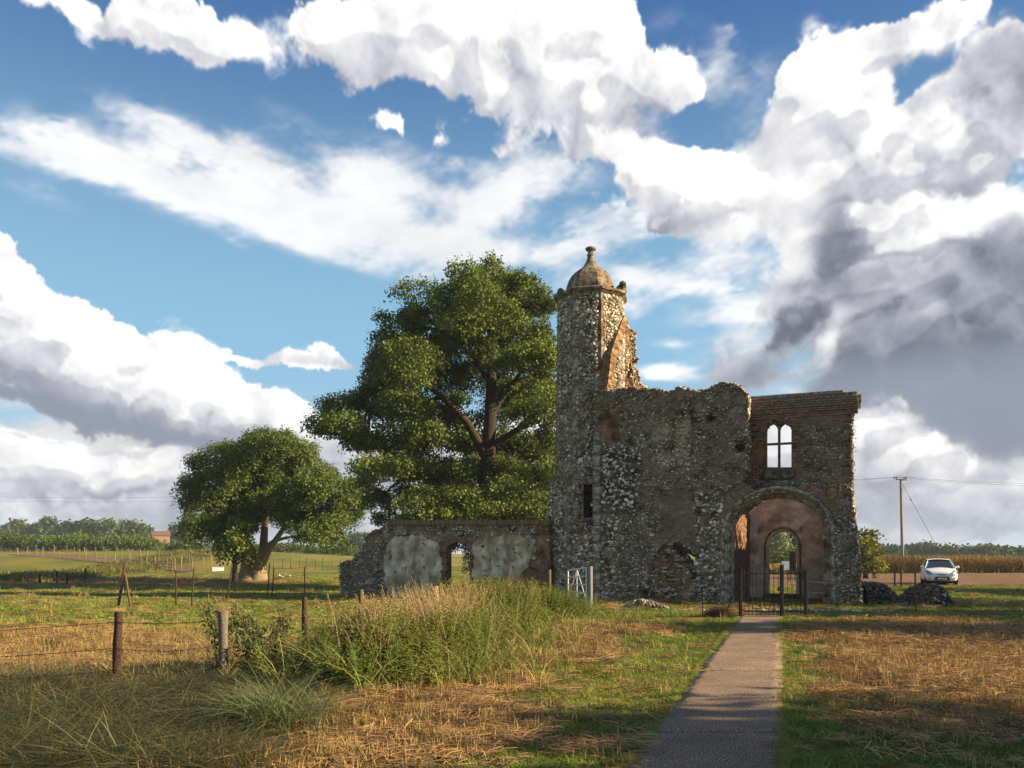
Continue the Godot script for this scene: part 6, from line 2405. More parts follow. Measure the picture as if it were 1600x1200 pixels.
	# the track itself
	var sm := MB.new()
	var sid := []
	for j in 21:
		var t := j / 20.0
		var row := []
		for e in 2:
			var dd := lerpf(126.0, 77.0, t) if e == 0 else lerpf(133.0, 91.0, t)
			var p := pt(lerpf(10, 290, t) if e == 0 else lerpf(60, 310, t), 0, dd)
			sm.col = Color(0.42, 0.30, 0.17)
			row.append(sm.add(Vector3(p.x, height(p.x, p.z) + 0.05, p.z)))
		sid.append(row)
	for j in 20:
		sm.q(sid[j][0], sid[j + 1][0], sid[j + 1][1], sid[j][1])
	tag(part("sandy_track", sm.mesh(), M.gravel, self), "", "", "", "structure")
	# hurdle
	var hp := pt(256, 0, 76.0)
	hp.y = height(hp.x, hp.z)
	var hd := thing("wooden_hurdle", "low wooden rail hurdle at the end of the sandy track", "hurdle", Transform3D(Basis.IDENTITY, hp))
	for x in [-0.7, 0.75]:
		mb = MB.new()
		mb.col = Color(0.25, 0.18, 0.12)
		mb.bevel_box(Transform3D(Basis.IDENTITY, Vector3(x, 0.6, 0)), Vector3(0.1, 1.3, 0.1), 0.01)
		part("post", mb.mesh(), M.wood, hd)
	for y in [0.55, 0.85, 1.1]:
		mb = MB.new()
		mb.col = Color(0.27, 0.2, 0.13)
		mb.bevel_box(Transform3D(Basis.from_euler(Vector3(0, 0, rr(-0.05, 0.05))), Vector3(0, y, 0.07)), Vector3(1.7, 0.09, 0.035), 0.008)
		part("rail", mb.mesh(), M.wood, hd)
	# white trough under the trees
	var tp := gp(341, 892)
	tp = pt(341, 0, 80.0)
	tp.y = height(tp.x, tp.z)
	var tr := thing("water_trough", "white water trough lying on the grass left of the round tree", "trough", Transform3D(Basis.from_euler(Vector3(0, 0.3, 0.06)), tp))
	mb = MB.new()
	mb.col = Color(0.75, 0.75, 0.73)
	for e in [[0, 0.06, 0, 1.04, 0.08, 0.6], [-0.5, 0.22, 0, 0.06, 0.36, 0.6], [0.5, 0.22, 0, 0.06, 0.36, 0.6], [0, 0.22, 0.28, 1.06, 0.36, 0.05], [0, 0.22, -0.28, 1.06, 0.36, 0.05]]:
		mb.bevel_box(Transform3D(Basis.IDENTITY, Vector3(e[0], e[1], e[2])), Vector3(e[3], e[4], e[5]), 0.015)
	part("basin", mb.mesh(), M.paint, tr)
	mb = MB.new()
	mb.col = Color(0.7, 0.7, 0.68)
	mb.tube([Vector3(-0.55, 0.40, 0.31), Vector3(0.55, 0.40, 0.31), Vector3(0.55, 0.40, -0.31), Vector3(-0.55, 0.40, -0.31), Vector3(-0.55, 0.40, 0.31)], [0.035, 0.035, 0.035, 0.035, 0.035], 6, false)
	part("rim", mb.mesh(), M.paint, tr)
	# three white birds on the grass
	for k in 3:
		var bp := gp([412, 439, 449][k], [905, 905, 904][k])
		bp.y = height(bp.x, bp.z)
		var bird := thing("white_bird", ["white bird on the grass nearest the twisted trunk", "white bird, middle one of three on the grass", "white bird farthest right of the three on the grass"][k], "bird", Transform3D(Basis.from_euler(Vector3(0, [0.4, 2.5, 3.3][k], 0)), bp), "white birds on the paddock grass")
		mb = MB.new()
		mb.col = Color(0.78, 0.77, 0.74)
		var rings := []
		mb.tube([Vector3(-0.26, 0.20, 0), Vector3(-0.18, 0.17, 0), Vector3(-0.05, 0.15, 0), Vector3(0.08, 0.17, 0), Vector3(0.15, 0.22, 0), Vector3(0.17, 0.30, 0), Vector3(0.19, 0.35, 0), Vector3(0.23, 0.36, 0)], [0.01, 0.055, 0.095, 0.085, 0.055, 0.035, 0.04, 0.02], 9, true)
		part("body", mb.mesh(), M.paint, bird)
		mb = MB.new()
		mb.col = Color(0.5, 0.5, 0.5)
		for s in [-1.0, 1.0]:
			mb.ball(Vector3(-0.06, 0.185, 0.07 * s), Vector3(0.16, 0.05, 0.03), 8, 5)
		part("wings", mb.mesh(), M.paint, bird)
		mb = MB.new()
		mb.col = Color(0.45, 0.25, 0.06)
		mb.tube([Vector3(0.23, 0.36, 0), Vector3(0.30, 0.345, 0)], [0.015, 0.004], 5, false)
		part("beak", mb.mesh(), M.paint, bird)
		for s in [-1.0, 1.0]:
			mb = MB.new()
			mb.col = Color(0.45, 0.25, 0.06)
			mb.tube([Vector3(0.0, 0.09, 0.03 * s), Vector3(0.01, 0.0, 0.035 * s), Vector3(0.05, 0.0, 0.035 * s)], [0.008, 0.007, 0.008], 4, false)
			part("leg", mb.mesh(), M.paint, bird)

func build_gates() -> void:
	rng.seed = 911
	var mb := MB.new()
	# black iron gate across the path
	var d := 21.6
	var g0 := pt(1157, 966, d)
	g0.y = 0
	var gate := thing("iron_gate", "black iron pedestrian gate with upright bars and three square posts across the path", "gate", Transform3D(Basis.IDENTITY, g0))
	var s := d / F
	for p in [[1157, 889, 0.055], [1221.5, 884, 0.06], [1259, 892, 0.055]]:
		var x: float = (p[0] - 1157.0) * s
		var h: float = EYE + (HY - p[1]) * s
		mb = MB.new()
		mb.bevel_box(Transform3D(Basis.IDENTITY, Vector3(x, h * 0.5 - 0.05, 0)), Vector3(p[2] * 1.5, h + 0.1, p[2] * 1.5), 0.01)
		mb.bevel_box(Transform3D(Basis.IDENTITY, Vector3(x, h + 0.02, 0)), Vector3(p[2] * 1.9, 0.03, p[2] * 1.9), 0.008)
		part("gate_post", mb.mesh(), M.iron, gate)
	var leafn := Node3D.new()
	leafn.name = "gate_leaf"
	gate.add_child(leafn, true)
	var panel := Node3D.new()
	panel.name = "side_panel"
	gate.add_child(panel, true)
	for e in [[leafn, 1161.5, 1217.0, 9], [panel, 1226.0, 1255.5, 4]]:
		var x0: float = (e[1] - 1157.0) * s
		var x1: float = (e[2] - 1157.0) * s
		for y in [EYE + (HY - 896.5) * s, EYE + (HY - 955.0) * s]:
			mb = MB.new()
			mb.bevel_box(Transform3D(Basis.IDENTITY, Vector3((x0 + x1) * 0.5, y, 0)), Vector3(x1 - x0, 0.035, 0.014), 0.004)
			part("rail", mb.mesh(), M.iron, e[0])
		for k in e[3]:
			var x := lerpf(x0 + 0.02, x1 - 0.02, (k + 0.5 * (0.0 if e[0] == leafn else 1.0)) / float(e[3] - (1 if e[0] == leafn else 0)))
			var top := EYE + (HY - 889.5) * s
			mb = MB.new()
			mb.tube([Vector3(x, 0.08, 0.002), Vector3(x, top, 0.002), Vector3(x, top + 0.03, 0.002)], [0.0075, 0.0075, 0.003], 6, true)
			part("bar", mb.mesh(), M.iron, e[0])
	mb = MB.new()
	mb.bevel_box(Transform3D(Basis.IDENTITY, Vector3((1217.5 - 1157) * s, EYE + (HY - 920) * s, 0.03)), Vector3(0.10, 0.11, 0.05), 0.01)
	part("latch", mb.mesh(), M.iron, leafn)
	for y in [898, 952]:
		mb = MB.new()
		mb.tube([Vector3(0.03, EYE + (HY - y) * s, 0), Vector3(0.10, EYE + (HY - y) * s, 0)], [0.018, 0.012], 6, true)
		part("hinge", mb.mesh(), M.iron, leafn)
	mb = MB.new()
	mb.tube([Vector3(-0.02, EYE + (HY - 908) * s, 0), Vector3((1131 - 1157) * s, 0.02, 0.0)], [0.013, 0.013], 6, true)
	part("stay", mb.mesh(), M.iron, gate)
	# thin post and wires on either side of it
	var ends := [[pt(994, 885, 23.5), 957.5, "thin iron fence post in front of the blocked arch"], [pt(1431, 940, 24.0), 974, "short thin iron fence post before the right-hand stone mound"], [pt(1098, 925, 22.4), 962, "short thin iron stake beside the dry hay heap"]]
	for e in ends:
		var t: Vector3 = e[0]
		mb = MB.new()
		mb.tube([Vector3(0, -0.1, 0), Vector3(0, t.y, 0)], [0.016, 0.014], 6, true)
		tag(part("iron_fence_post", mb.mesh(), M.iron, self, Transform3D(Basis.IDENTITY, t * Vector3(1, 0, 1))), e[2], "fence post")
	var w := thing("fence_wire", "thin dark fence wires running either side of the iron gate", "wire", Transform3D.IDENTITY)
	for y in [0.35, 0.7, 1.0]:
		mb = MB.new()
		strand(mb, Vector3(3.65, y, -23.5), g0 + Vector3(0, y, 0), 0.02, 0.003)
		strand(mb, pt(1259, 900, d) * Vector3(1, 0, 1) + Vector3(0, y, 0), Vector3(12.1, y * 0.7, -24.0), 0.03, 0.003)
		strand(mb, Vector3(12.1, y * 0.7, -24.0), Vector3(21.0, y, -25.0), 0.03, 0.003)
		part("strand", mb.mesh(), M.wire, w)
	# galvanised field gate at the end of the bank
	var hp := pt(922, 950, 26.0)
	hp.y = 0
	var fg := thing("field_gate", "galvanised metal field gate with bars and inverted V brace, hung on a grey post", "gate", Transform3D(Basis.IDENTITY, hp))
	mb = MB.new()
	mb.col = Color(0.2, 0.205, 0.21)
	mb.tube([Vector3(0, -0.2, 0), Vector3(0, 1.34, 0)], [0.085, 0.085], 12, true)
	part("gate_post", mb.mesh(), M.zinc, fg)
	var far := pt(887.5, 893, 28.2)
	var run := far * Vector3(1, 0, 1) - hp
	var st := Vector3(-0.12, 0, 0.02)
	var hinge := st + Vector3(0, 0, 0)
	for e in [["stile", hinge + Vector3(0, 0.16, 0), hinge + Vector3(0, 1.30, 0), 0.03], ["stile", run + Vector3(0, 0.12, 0), run + Vector3(0, 1.18, 0), 0.026], ["top_rail", hinge + Vector3(0, 1.29, 0), run + Vector3(0, 1.17, 0), 0.03],
			["rail", hinge + Vector3(0, 1.02, 0), run + Vector3(0, 0.92, 0), 0.022], ["rail", hinge + Vector3(0, 0.74, 0), run + Vector3(0, 0.68, 0), 0.022], ["rail", hinge + Vector3(0, 0.46, 0), run + Vector3(0, 0.42, 0), 0.022], ["rail", hinge + Vector3(0, 0.20, 0), run + Vector3(0, 0.16, 0), 0.02],
			["brace", hinge + Vector3(0, 0.2, 0), hinge.lerp(run, 0.5) + Vector3(0, 1.23, 0), 0.018], ["brace", run + Vector3(0, 0.18, 0), hinge.lerp(run, 0.5) + Vector3(0, 1.23, 0), 0.018], ["brace", hinge.lerp(run, 0.5) + Vector3(0, 0.18, 0), hinge.lerp(run, 0.5) + Vector3(0, 1.23, 0), 0.018]]:
		mb = MB.new()
		mb.col = Color(0.55, 0.565, 0.58)
		mb.tube([e[1], e[2]], [e[3], e[3]], 8, true)
		part(e[0], mb.mesh(), M.zinc, fg)
	# rail fence at the edge of the car park
	var rp := pt(1398, 0, 43.0) * Vector3(1, 0, 1)
	var rf := thing("rail_fence", "low dark rail fence on three posts between the pier and the car", "fence", Transform3D(Basis.IDENTITY, rp))
	for x in [[0, 0], [10, 0], [32, 0]]:
		mb = MB.new()
		mb.col = Color(0.05, 0.04, 0.035)
		mb.bevel_box(Transform3D(Basis.IDENTITY, Vector3(x[0] / F * 43.0, 0.38, 0)), Vector3(0.07, 0.86, 0.07), 0.008)
		part("post", mb.mesh(), M.wood, rf)
	for y in [0.79]:
		mb = MB.new()
		mb.col = Color(0.05, 0.04, 0.035)
		mb.bevel_box(Transform3D(Basis.IDENTITY, Vector3(-10.0 / F * 43.0, y, 0.05)), Vector3(86.0 / F * 43.0, 0.06, 0.03), 0.006)
		part("rail", mb.mesh(), M.wood, rf)

func rubble(called: String, label: String, cat: String, line: Array, hts: Array, thick: float, pale: float, n: int, most := 40, tone := 1.0) -> void:
	# a ruined footing: a ridge along a line, its stones on it
	var o := thing(called, label, cat, Transform3D.IDENTITY)
	var mb := MB.new()
	var ids := []
	var L := 14
	var m := 24
	var at := func(t: float) -> Array:
		var f := clampf(t, 0.0, 0.9999) * (line.size() - 1)
		var i := int(f)
		return [line[i].lerp(line[i + 1], f - i), lerpf(hts[i], hts[i + 1], f - i), (line[i + 1] - line[i]).normalized()]
	for j in m + 1:
		var e: Array = at.call(j / float(m))
		var side: Vector3 = (e[2] as Vector3).cross(Vector3.UP)
		var row := []
		for k in L + 1:
			var a := PI * k / L
			var w := thick * (1.0 + 0.2 * n1.get_noise_2d(j * 0.6, k * 0.7))
			var p: Vector3 = e[0] + side * cos(a) * w
			p.y = height(p.x, p.z) - 0.08 + maxf(0.02, e[1]) * pow(sin(a), 0.6) * (1.0 + 0.22 * n1.get_noise_2d(j * 0.9 + 40.0, k * 0.8))
			mb.col = mortar(Vector2(j * 0.3, k * 0.2), Color(0.14, 0.12, 0.10))
			row.append(mb.add(p))
		ids.append(row)
	for j in m:
		for k in L:
			mb.q(ids[j][k], ids[j][k + 1], ids[j + 1][k + 1], ids[j + 1][k])
	var core := part("core", mb.mesh(), M.mortar, o)
	var pile := Pile.new()
	for k in n:
		var e: Array = at.call(rr(-0.02, 1.02))
		var side: Vector3 = (e[2] as Vector3).cross(Vector3.UP)
		var a := rr(0.0, PI)
		var p: Vector3 = e[0] + side * cos(a) * thick * rr(0.95, 1.1)
		p.y = height(p.x, p.z) - 0.06 + maxf(0.02, e[1]) * pow(sin(a), 0.6)
		put_flint(pile, p, rr(0.06, 0.13), pale, Basis.from_euler(Vector3(rr(-1, 1), rr(0, 6), rr(-1, 1))))
		pile.big[-1][3] *= tone
	settle(pile, core, most)

func build_rubble() -> void:
	rng.seed = 912
	var R := func(px, d): return Vector3((px - 800.0) / F * d, 0, -d)
	rubble("ruined_footing", "low dark ruined wall stump against the right end of the gatehouse", "ruin", [R.call(1346, 28.4), R.call(1362, 28.4), R.call(1380, 28.4), R.call(1391, 28.2), R.call(1400, 28.0)], [0.82, 0.80, 0.72, 0.45, 0.1], 0.5, 0.04, 520, 40, 0.5)
	rubble("ruined_mound", "dark stepped mound of ruined masonry in front of the white car", "ruin", [R.call(1406, 27.0), R.call(1418, 27.0), R.call(1428, 27.0), R.call(1442, 27.0), R.call(1460, 27.0), R.call(1470, 27.0), R.call(1482, 26.9), R.call(1494, 26.8)], [0.08, 0.40, 0.66, 0.80, 0.76, 0.58, 0.3, 0.06], 0.7, 0.04, 800, 40, 0.5)
	rubble("stone_footing", "line of low flint footings in the grass right of the iron gate", "ruin", [R.call(1172, 24.2), R.call(1240, 24.0), R.call(1300, 23.8), R.call(1360, 23.9), R.call(1410, 24.2)], [0.06, 0.12, 0.10, 0.08, 0.03], 0.22, 0.28, 300, 60)
	rubble("stone_footing", "faint line of stones in the grass left of the iron gate", "ruin", [R.call(1040, 25.2), R.call(1080, 25.0), R.call(1140, 24.6)], [0.03, 0.05, 0.03], 0.2, 0.3, 90, 40)
	rubble("stone_heap", "small heap of dark and white flints before the blocked arch", "stones", [R.call(985, 26.0), R.call(998, 25.8), R.call(1012, 25.8), R.call(1038, 26.0)], [0.2, 0.34, 0.3, 0.1], 0.4, 0.15, 200, 90, 0.8)
	rubble("fallen_stones", "scatter of low stones in the dark grass at the right edge", "stones", [R.call(1510, 28.0), R.call(1560, 28.0), R.call(1600, 28.2)], [0.06, 0.05, 0.04], 0.3, 0.2, 110, 40)
	# heap of brown hay by the gate
	var o := thing("hay_heap", "small heap of brown dry hay beside the iron gate", "hay", Transform3D(Basis.IDENTITY, gp(1124, 963)))
	var ins := Inst.new()
	for k in 260:
		var a := rr(0, TAU)
		var r := sqrt(rr(0, 1))
		ins.add(Transform3D(Basis.from_euler(Vector3(rr(-0.7, 0.7), rr(0, TAU), rr(-0.7, 0.7))).scaled(Vector3.ONE * rr(0.6, 1.0)), Vector3(cos(a) * r * 0.36, 0.24 * (1.0 - r * r) * rr(0.3, 1.0), sin(a) * r * 0.3)), vary(Color(0.17, 0.10, 0.055), 0.4))
	many("straws", straw_mesh(12, 0.3, 26), M.dry, ins, o)

# ------------------------------------------------------------------ far things
func build_far() -> void:
	rng.seed = 913
	# utility pole with its lines
	var d := 85.0
	var base := pt(1410, 0, d)
	base.y = height(base.x, base.z)
	var top := pt(1407.5, 748, d).y
	var pole := thing("utility_pole", "pale wooden utility pole with a crossarm, right of the gatehouse", "utility pole", Transform3D(Basis.IDENTITY, base))
	var mb := MB.new()
	mb.col = Color(0.42, 0.38, 0.31)
	mb.tube([Vector3(0.05, -0.5, 0), Vector3(-0.17, top - base.y, 0)], [0.17, 0.12], 10, true)
	part("mast", mb.mesh(), M.wood, pole)
	var ct := top - base.y - 0.12
	mb = MB.new()
	mb.col = Color(0.12, 0.1, 0.09)
	mb.bevel_box(Transform3D(Basis.from_euler(Vector3(0, 0.35, 0)), Vector3(-0.17, ct, 0.14)), Vector3(1.5, 0.11, 0.1), 0.01)
	part("crossarm", mb.mesh(), M.wood, pole)
	for x in [-0.72, -0.48, 0.28, 0.5]:
		mb = MB.new()
		mb.col = Color(0.07, 0.06, 0.055)
		mb.lathe([Vector2(0.02, 0), Vector2(0.03, 0.08), Vector2(0.10, 0.10), Vector2(0.06, 0.16), Vector2(0.10, 0.18), Vector2(0.05, 0.26), Vector2(0, 0.27)], 8)
		part("insulator", mb.mesh(), M.paint, pole, Transform3D(Basis.IDENTITY, Vector3(-0.17 + x, ct + 0.05, 0.14)))
	mb = MB.new()
	mb.col = Color(0.1, 0.09, 0.08)
	mb.tube([Vector3(-0.1, ct - 0.25, 0), pt(1480, 884, d - 2.0) - base], [0.018, 0.018], 5, false)
	part("stay_wire", mb.mesh(), M.wire, pole)
	mb = MB.new()
	mb.col = Color(0.08, 0.07, 0.06)
	mb.tube([pt(1422, 778, d - 0.3) - base, pt(1424.5, 783, d - 0.35) - base], [0.05, 0.05], 6, true)
	part("stay_insulator", mb.mesh(), M.paint, pole)
	var lines_ := thing("power_line", "pair of thin power lines strung across the sky from the pole", "power line", Transform3D.IDENTITY)
	for e in [-0.7, 0.5]:
		mb = MB.new()
		mb.col = Color(0.2, 0.2, 0.2)
		var p := base + Vector3(-0.17 + e, ct + 0.3, 0.14)
		strand(mb, p, pt(1680, 757, 78.0) + Vector3(0, 0.25 * e, 0), 0.25, 0.010)
		strand(mb, pt(1120, 754, 95.0) + Vector3(0, 0.25 * e, 0), p, 0.25, 0.010)
		strand(mb, pt(-60, 778, 112.0) + Vector3(0, 0.5 * e, 0), pt(430, 776, 106.0) + Vector3(0, 0.5 * e, 0), 0.3, 0.009)
		strand(mb, pt(430, 776, 106.0) + Vector3(0, 0.5 * e, 0), pt(1120, 754, 95.0) + Vector3(0, 0.25 * e, 0), 0.3, 0.009)
		part("cable", mb.mesh(), M.wire, lines_)
	# village: two roofs and a church tower
	for k in 2:
		var hd: float = [300.0, 310.0][k]
		var c := pt([251.0, 218.0][k], 0, hd)
		c.y = height(c.x, c.z)
		var h := thing("far_house", ["far house with red tiled roof and orange gable beside the left trees", "far long red-roofed barn half hidden by the hedge"][k], "house", Transform3D(Basis.from_euler(Vector3(0, [0.5, 0.15][k], 0)), c), "red-roofed houses of the far village")
		var ln: float = [6.0, 8.0][k]
		var wd := 5.0
		var ey: float = EYE + (HY - [837.0, 838.0][k]) / F * hd - c.y
		var ry: float = EYE + (HY - [830.5, 832.5][k]) / F * hd - c.y
		mb = MB.new()
		mb.col = [Color(0.27, 0.16, 0.11), Color(0.2, 0.15, 0.11)][k]
		mb.box(Transform3D(Basis.IDENTITY, Vector3(0, ey * 0.5 - 0.5, 0)), Vector3(ln, ey + 1.0, wd))
		for sd in [-1.0, 1.0]:
			mb.face([Vector3(ln * 0.5 * sd, ey, wd * 0.5 * sd), Vector3(ln * 0.5 * sd, ey, -wd * 0.5 * sd), Vector3(ln * 0.5 * sd, ry, 0)])
		part("wall", mb.mesh(), M.brick, h)
		mb = MB.new()
		mb.col = Color(0.14, 0.075, 0.055)
		for sd in [-1.0, 1.0]:
			var e := wd * 0.5 + 0.4
			mb.box(Transform3D(Basis.from_euler(Vector3(sd * atan2(ry - ey, wd * 0.5), 0, 0)), Vector3(0, (ey + ry) * 0.5 + 0.02, sd * wd * 0.26)), Vector3(ln + 0.6, 0.16, Vector2(ry - ey, e).length() + 0.1))
		var roof := part("roof", mb.mesh(), M.brick, h)
		mb = MB.new()
		mb.col = Color(0.2, 0.11, 0.08)
		mb.box(Transform3D(Basis.IDENTITY, Vector3(ln * 0.4, ry + 0.3, 0)), Vector3(0.6, 1.2, 0.6))
		part("chimney", mb.mesh(), M.brick, roof)
		for x in [-0.25, 0.2]:
			mb = MB.new()
			mb.col = Color(0.04, 0.045, 0.05)
			mb.box(Transform3D(Basis.IDENTITY, Vector3(ln * x, ey * 0.6, wd * 0.5)), Vector3(1.0, 1.1, 0.1))
			part("window", mb.mesh(), M.paint, h)
	var cd := 400.0
	var cp := pt(189, 0, cd)
	cp.y = height(cp.x, cp.z)
	var ch := thing("church_tower", "far grey battlemented church tower above the left trees", "church tower", Transform3D(Basis.from_euler(Vector3(0, 0.3, 0)), cp))
	var ht := EYE + (HY - 813.5) / F * cd - cp.y
	mb = MB.new()
	mb.col = Color(0.24, 0.23, 0.21)
	mb.box(Transform3D(Basis.IDENTITY, Vector3(0, ht * 0.5, 0)), Vector3(2.3, ht, 2.3))
	part("shaft", mb.mesh(), M.stone, ch)
	for x in [-0.9, -0.3, 0.3, 0.9]:
		for z in [-1.05, 1.05]:
			mb = MB.new()
			mb.col = Color(0.24, 0.23, 0.21)
			mb.box(Transform3D(Basis.IDENTITY, Vector3(x, ht + 0.3, z)), Vector3(0.36, 0.6, 0.2))
			part("merlon", mb.mesh(), M.stone, ch)
	for z in [-1.16, 1.16]:
		mb = MB.new()
		mb.col = Color(0.05, 0.05, 0.05)
		mb.box(Transform3D(Basis.IDENTITY, Vector3(0, ht - 2.2, z)), Vector3(0.7, 1.3, 0.06))
		part("belfry_opening", mb.mesh(), M.stone, ch)
	# notice boards seen through the doorway
	var bp := pt(1238.5, 0, 52.0) * Vector3(1, 0, 1)
	var nb := thing("notice_board", "tall dark notice board on two posts seen through the doorway", "sign", Transform3D(Basis.from_euler(Vector3(0, -0.25, 0)), bp))
	mb = MB.new()
	mb.col = Color(0.03, 0.032, 0.035)
	mb.bevel_box(Transform3D(Basis.IDENTITY, Vector3(0, 1.38, 0)), Vector3(0.42, 1.24, 0.06), 0.012)
	part("board", mb.mesh(), M.paint, nb)
	for x in [-0.15, 0.15]:
		mb = MB.new()
		mb.col = Color(0.06, 0.05, 0.04)
		mb.bevel_box(Transform3D(Basis.IDENTITY, Vector3(x, 0.38, -0.06)), Vector3(0.06, 0.9, 0.06), 0.008)
		part("post", mb.mesh(), M.wood, nb)
	bp = pt(1227.5, 0, 53.5) * Vector3(1, 0, 1)
	nb = thing("information_panel", "pale blue and green information panel beside the dark notice board", "sign", Transform3D(Basis.from_euler(Vector3(0, -0.1, 0)), bp))
	mb = MB.new()
	mb.col = Color(0.36, 0.42, 0.5)
	mb.bevel_box(Transform3D(Basis.from_euler(Vector3(-0.3, 0, 0)), Vector3(0, 1.05, 0)), Vector3(0.48, 0.62, 0.04), 0.008)
	part("panel", mb.mesh(), M.paint, nb)
	mb = MB.new()
	mb.col = Color(0.10, 0.3, 0.16)
	mb.bevel_box(Transform3D(Basis.from_euler(Vector3(-0.3, 0, 0)), Vector3(-0.02, 0.98, 0.026)), Vector3(0.2, 0.25, 0.02), 0.004)
	part("picture", mb.mesh(), M.paint, nb)
	for x in [-0.18, 0.18]:
		mb = MB.new()
		mb.col = Color(0.05, 0.045, 0.04)
		mb.bevel_box(Transform3D(Basis.IDENTITY, Vector3(x, 0.4, -0.1)), Vector3(0.06, 0.9, 0.06), 0.008)
		part("post", mb.mesh(), M.wood, nb)

# ------------------------------------------------------------------ the car
func build_car() -> void:
	rng.seed = 914
	var at := pt(1466.5, 0, 48.2) * Vector3(1, 0, 1)
	at.y = height(at.x, at.z) + 0.04
	var car := thing("parked_car", "small white hatchback parked on the gravel, facing the field", "car", Transform3D(Basis.from_euler(Vector3(0, atan2(-0.385, 0.92), 0)), at))
	var white := matte(Color(0.74, 0.76, 0.80), 0.25)
	white.clearcoat_enabled = true
	white.clearcoat = 0.6
	white.metallic_specular = 0.5
	var glass := matte(Color(0.03, 0.04, 0.045), 0.06)
	glass.metallic_specular = 0.6
	var dark := matte(Color(0.015, 0.015, 0.017), 0.5)
	var lamp := matte(Color(0.25, 0.27, 0.3), 0.15)
	lamp.metallic = 0.4
	# lower body: stations from the nose to the tail: z, half width at the sill, at the belt, heights: bottom, bulge, shoulder, centre of the top
	var stn := [[1.98, 0.44, 0.40, 0.26, 0.44, 0.60, 0.62], [1.93, 0.62, 0.58, 0.22, 0.46, 0.66, 0.70], [1.80, 0.76, 0.70, 0.20, 0.48, 0.72, 0.78], [1.55, 0.83, 0.76, 0.19, 0.52, 0.80, 0.86], [1.2, 0.85, 0.79, 0.18, 0.55, 0.87, 0.93], [0.85, 0.86, 0.80, 0.18, 0.57, 0.93, 0.99], [0.3, 0.86, 0.82, 0.18, 0.58, 0.96, 1.0], [-0.6, 0.86, 0.82, 0.18, 0.60, 1.0, 1.02], [-1.4, 0.85, 0.80, 0.2, 0.62, 1.03, 1.05], [-1.85, 0.80, 0.72, 0.25, 0.62, 1.02, 1.05], [-1.95, 0.70, 0.62, 0.32, 0.60, 0.98, 1.0]]
	var mb := MB.new()
	var ids := []
	for s in stn:
		var row := []
		for p in [[0.0, s[3]], [0.7, s[3]], [0.95, s[3] + 0.03], [1.0, s[3] + 0.14], [1.02, s[4]], [s[2] / s[1] * 1.02, s[5] - 0.04], [s[2] / s[1] * 0.93, s[5]], [0.45, lerpf(s[5], s[6], 0.7)], [0.0, s[6]]]:
			row.append(mb.add(Vector3(p[0] * s[1], p[1], s[0])))
		for k in range(row.size() - 2, 0, -1):
			var v := mb.v[row[k]]
			row.append(mb.add(Vector3(-v.x, v.y, v.z)))
		ids.append(row)
	for i in ids.size() - 1:
		var n: int = ids[i].size()
		for k in n:
			var l := (k + 1) % n
			mb.q(ids[i][k], ids[i + 1][k], ids[i + 1][l], ids[i][l])
	var nose := []
	for k in ids[0]:
		nose.append(mb.v[k])
	mb.face(nose)
	var tail := []
	for k in ids[-1]:
		tail.append(mb.v[k])
	tail.reverse()
	mb.face(tail)
	var body := part("body", mb.mesh(), white, car)
	# glasshouse: rings at the belt and under the roof
	var lowr := [[0.70, 0.92], [0.76, 0.55], [0.77, -0.6], [0.74, -1.35], [0.60, -1.75]]
	var uppr := [[0.50, 0.12], [0.57, 0.0], [0.60, -0.6], [0.57, -1.25], [0.50, -1.45]]
	mb = MB.new()
	var la := []
	var ua := []
	for k in 5:
		la.append(mb.add(Vector3(lowr[k][0], 0.95 + 0.02 * k, lowr[k][1])))
		ua.append(mb.add(Vector3(uppr[k][0], 1.42 + (0.02 if k > 0 and k < 4 else 0.0), uppr[k][1])))
	for k in range(4, -1, -1):
		la.append(mb.add(Vector3(-lowr[k][0], 0.95 + 0.02 * k, lowr[k][1])))
		ua.append(mb.add(Vector3(-uppr[k][0], 1.42 + (0.02 if k > 0 and k < 4 else 0.0), uppr[k][1])))
	for k in 10:
		var l := (k + 1) % 10
		mb.face([mb.v[la[l]], mb.v[la[k]], mb.v[ua[k]], mb.v[ua[l]]])
	part("windows", mb.mesh(), glass, car)
	mb = MB.new()
	var rid := []
	for z in [0.18, 0.05, -0.3, -0.8, -1.2, -1.5]:
		var row := []
		for k in 9:
			var x := lerpf(-1.0, 1.0, k / 8.0)
			var w := 0.62 if z < 0.1 and z > -1.3 else 0.56
			row.append(mb.add(Vector3(x * w, 1.45 + 0.06 * (1.0 - x * x) + (0.0 if z < 0.1 and z > -1.3 else -0.03), z)))
		rid.append(row)
	for i in 5:
		for k in 8:
			mb.q(rid[i][k], rid[i][k + 1], rid[i + 1][k + 1], rid[i + 1][k])
	part("roof", mb.mesh(), white, car)
	for s in [-1.0, 1.0]:
		mb = MB.new()
		mb.tube([Vector3(0.80 * s, 0.93, 0.88), Vector3(0.70 * s, 1.15, 0.5), Vector3(0.575 * s, 1.45, 0.06), Vector3(0.60 * s, 1.47, -0.6), Vector3(0.57 * s, 1.44, -1.3), Vector3(0.74 * s, 1.04, -1.7)], [0.035, 0.035, 0.035, 0.03, 0.04, 0.06], 6, true)
		part("pillar", mb.mesh(), white, car)
		mb = MB.new()
		mb.tube([Vector3(0.78 * s, 0.98, -0.25), Vector3(0.61 * s, 1.45, -0.3)], [0.03, 0.03], 6, true)
		part("pillar", mb.mesh(), dark, car)
		mb = MB.new()      # mirror
		mb.ball(Vector3(0.93 * s, 1.02, 0.62), Vector3(0.11, 0.075, 0.06), 10, 6)
		mb.tube([Vector3(0.80 * s, 0.97, 0.62), Vector3(0.92 * s, 1.0, 0.62)], [0.025, 0.025], 6, false)
		part("mirror", mb.mesh(), white, car)
		mb = MB.new()      # swept-back headlamp
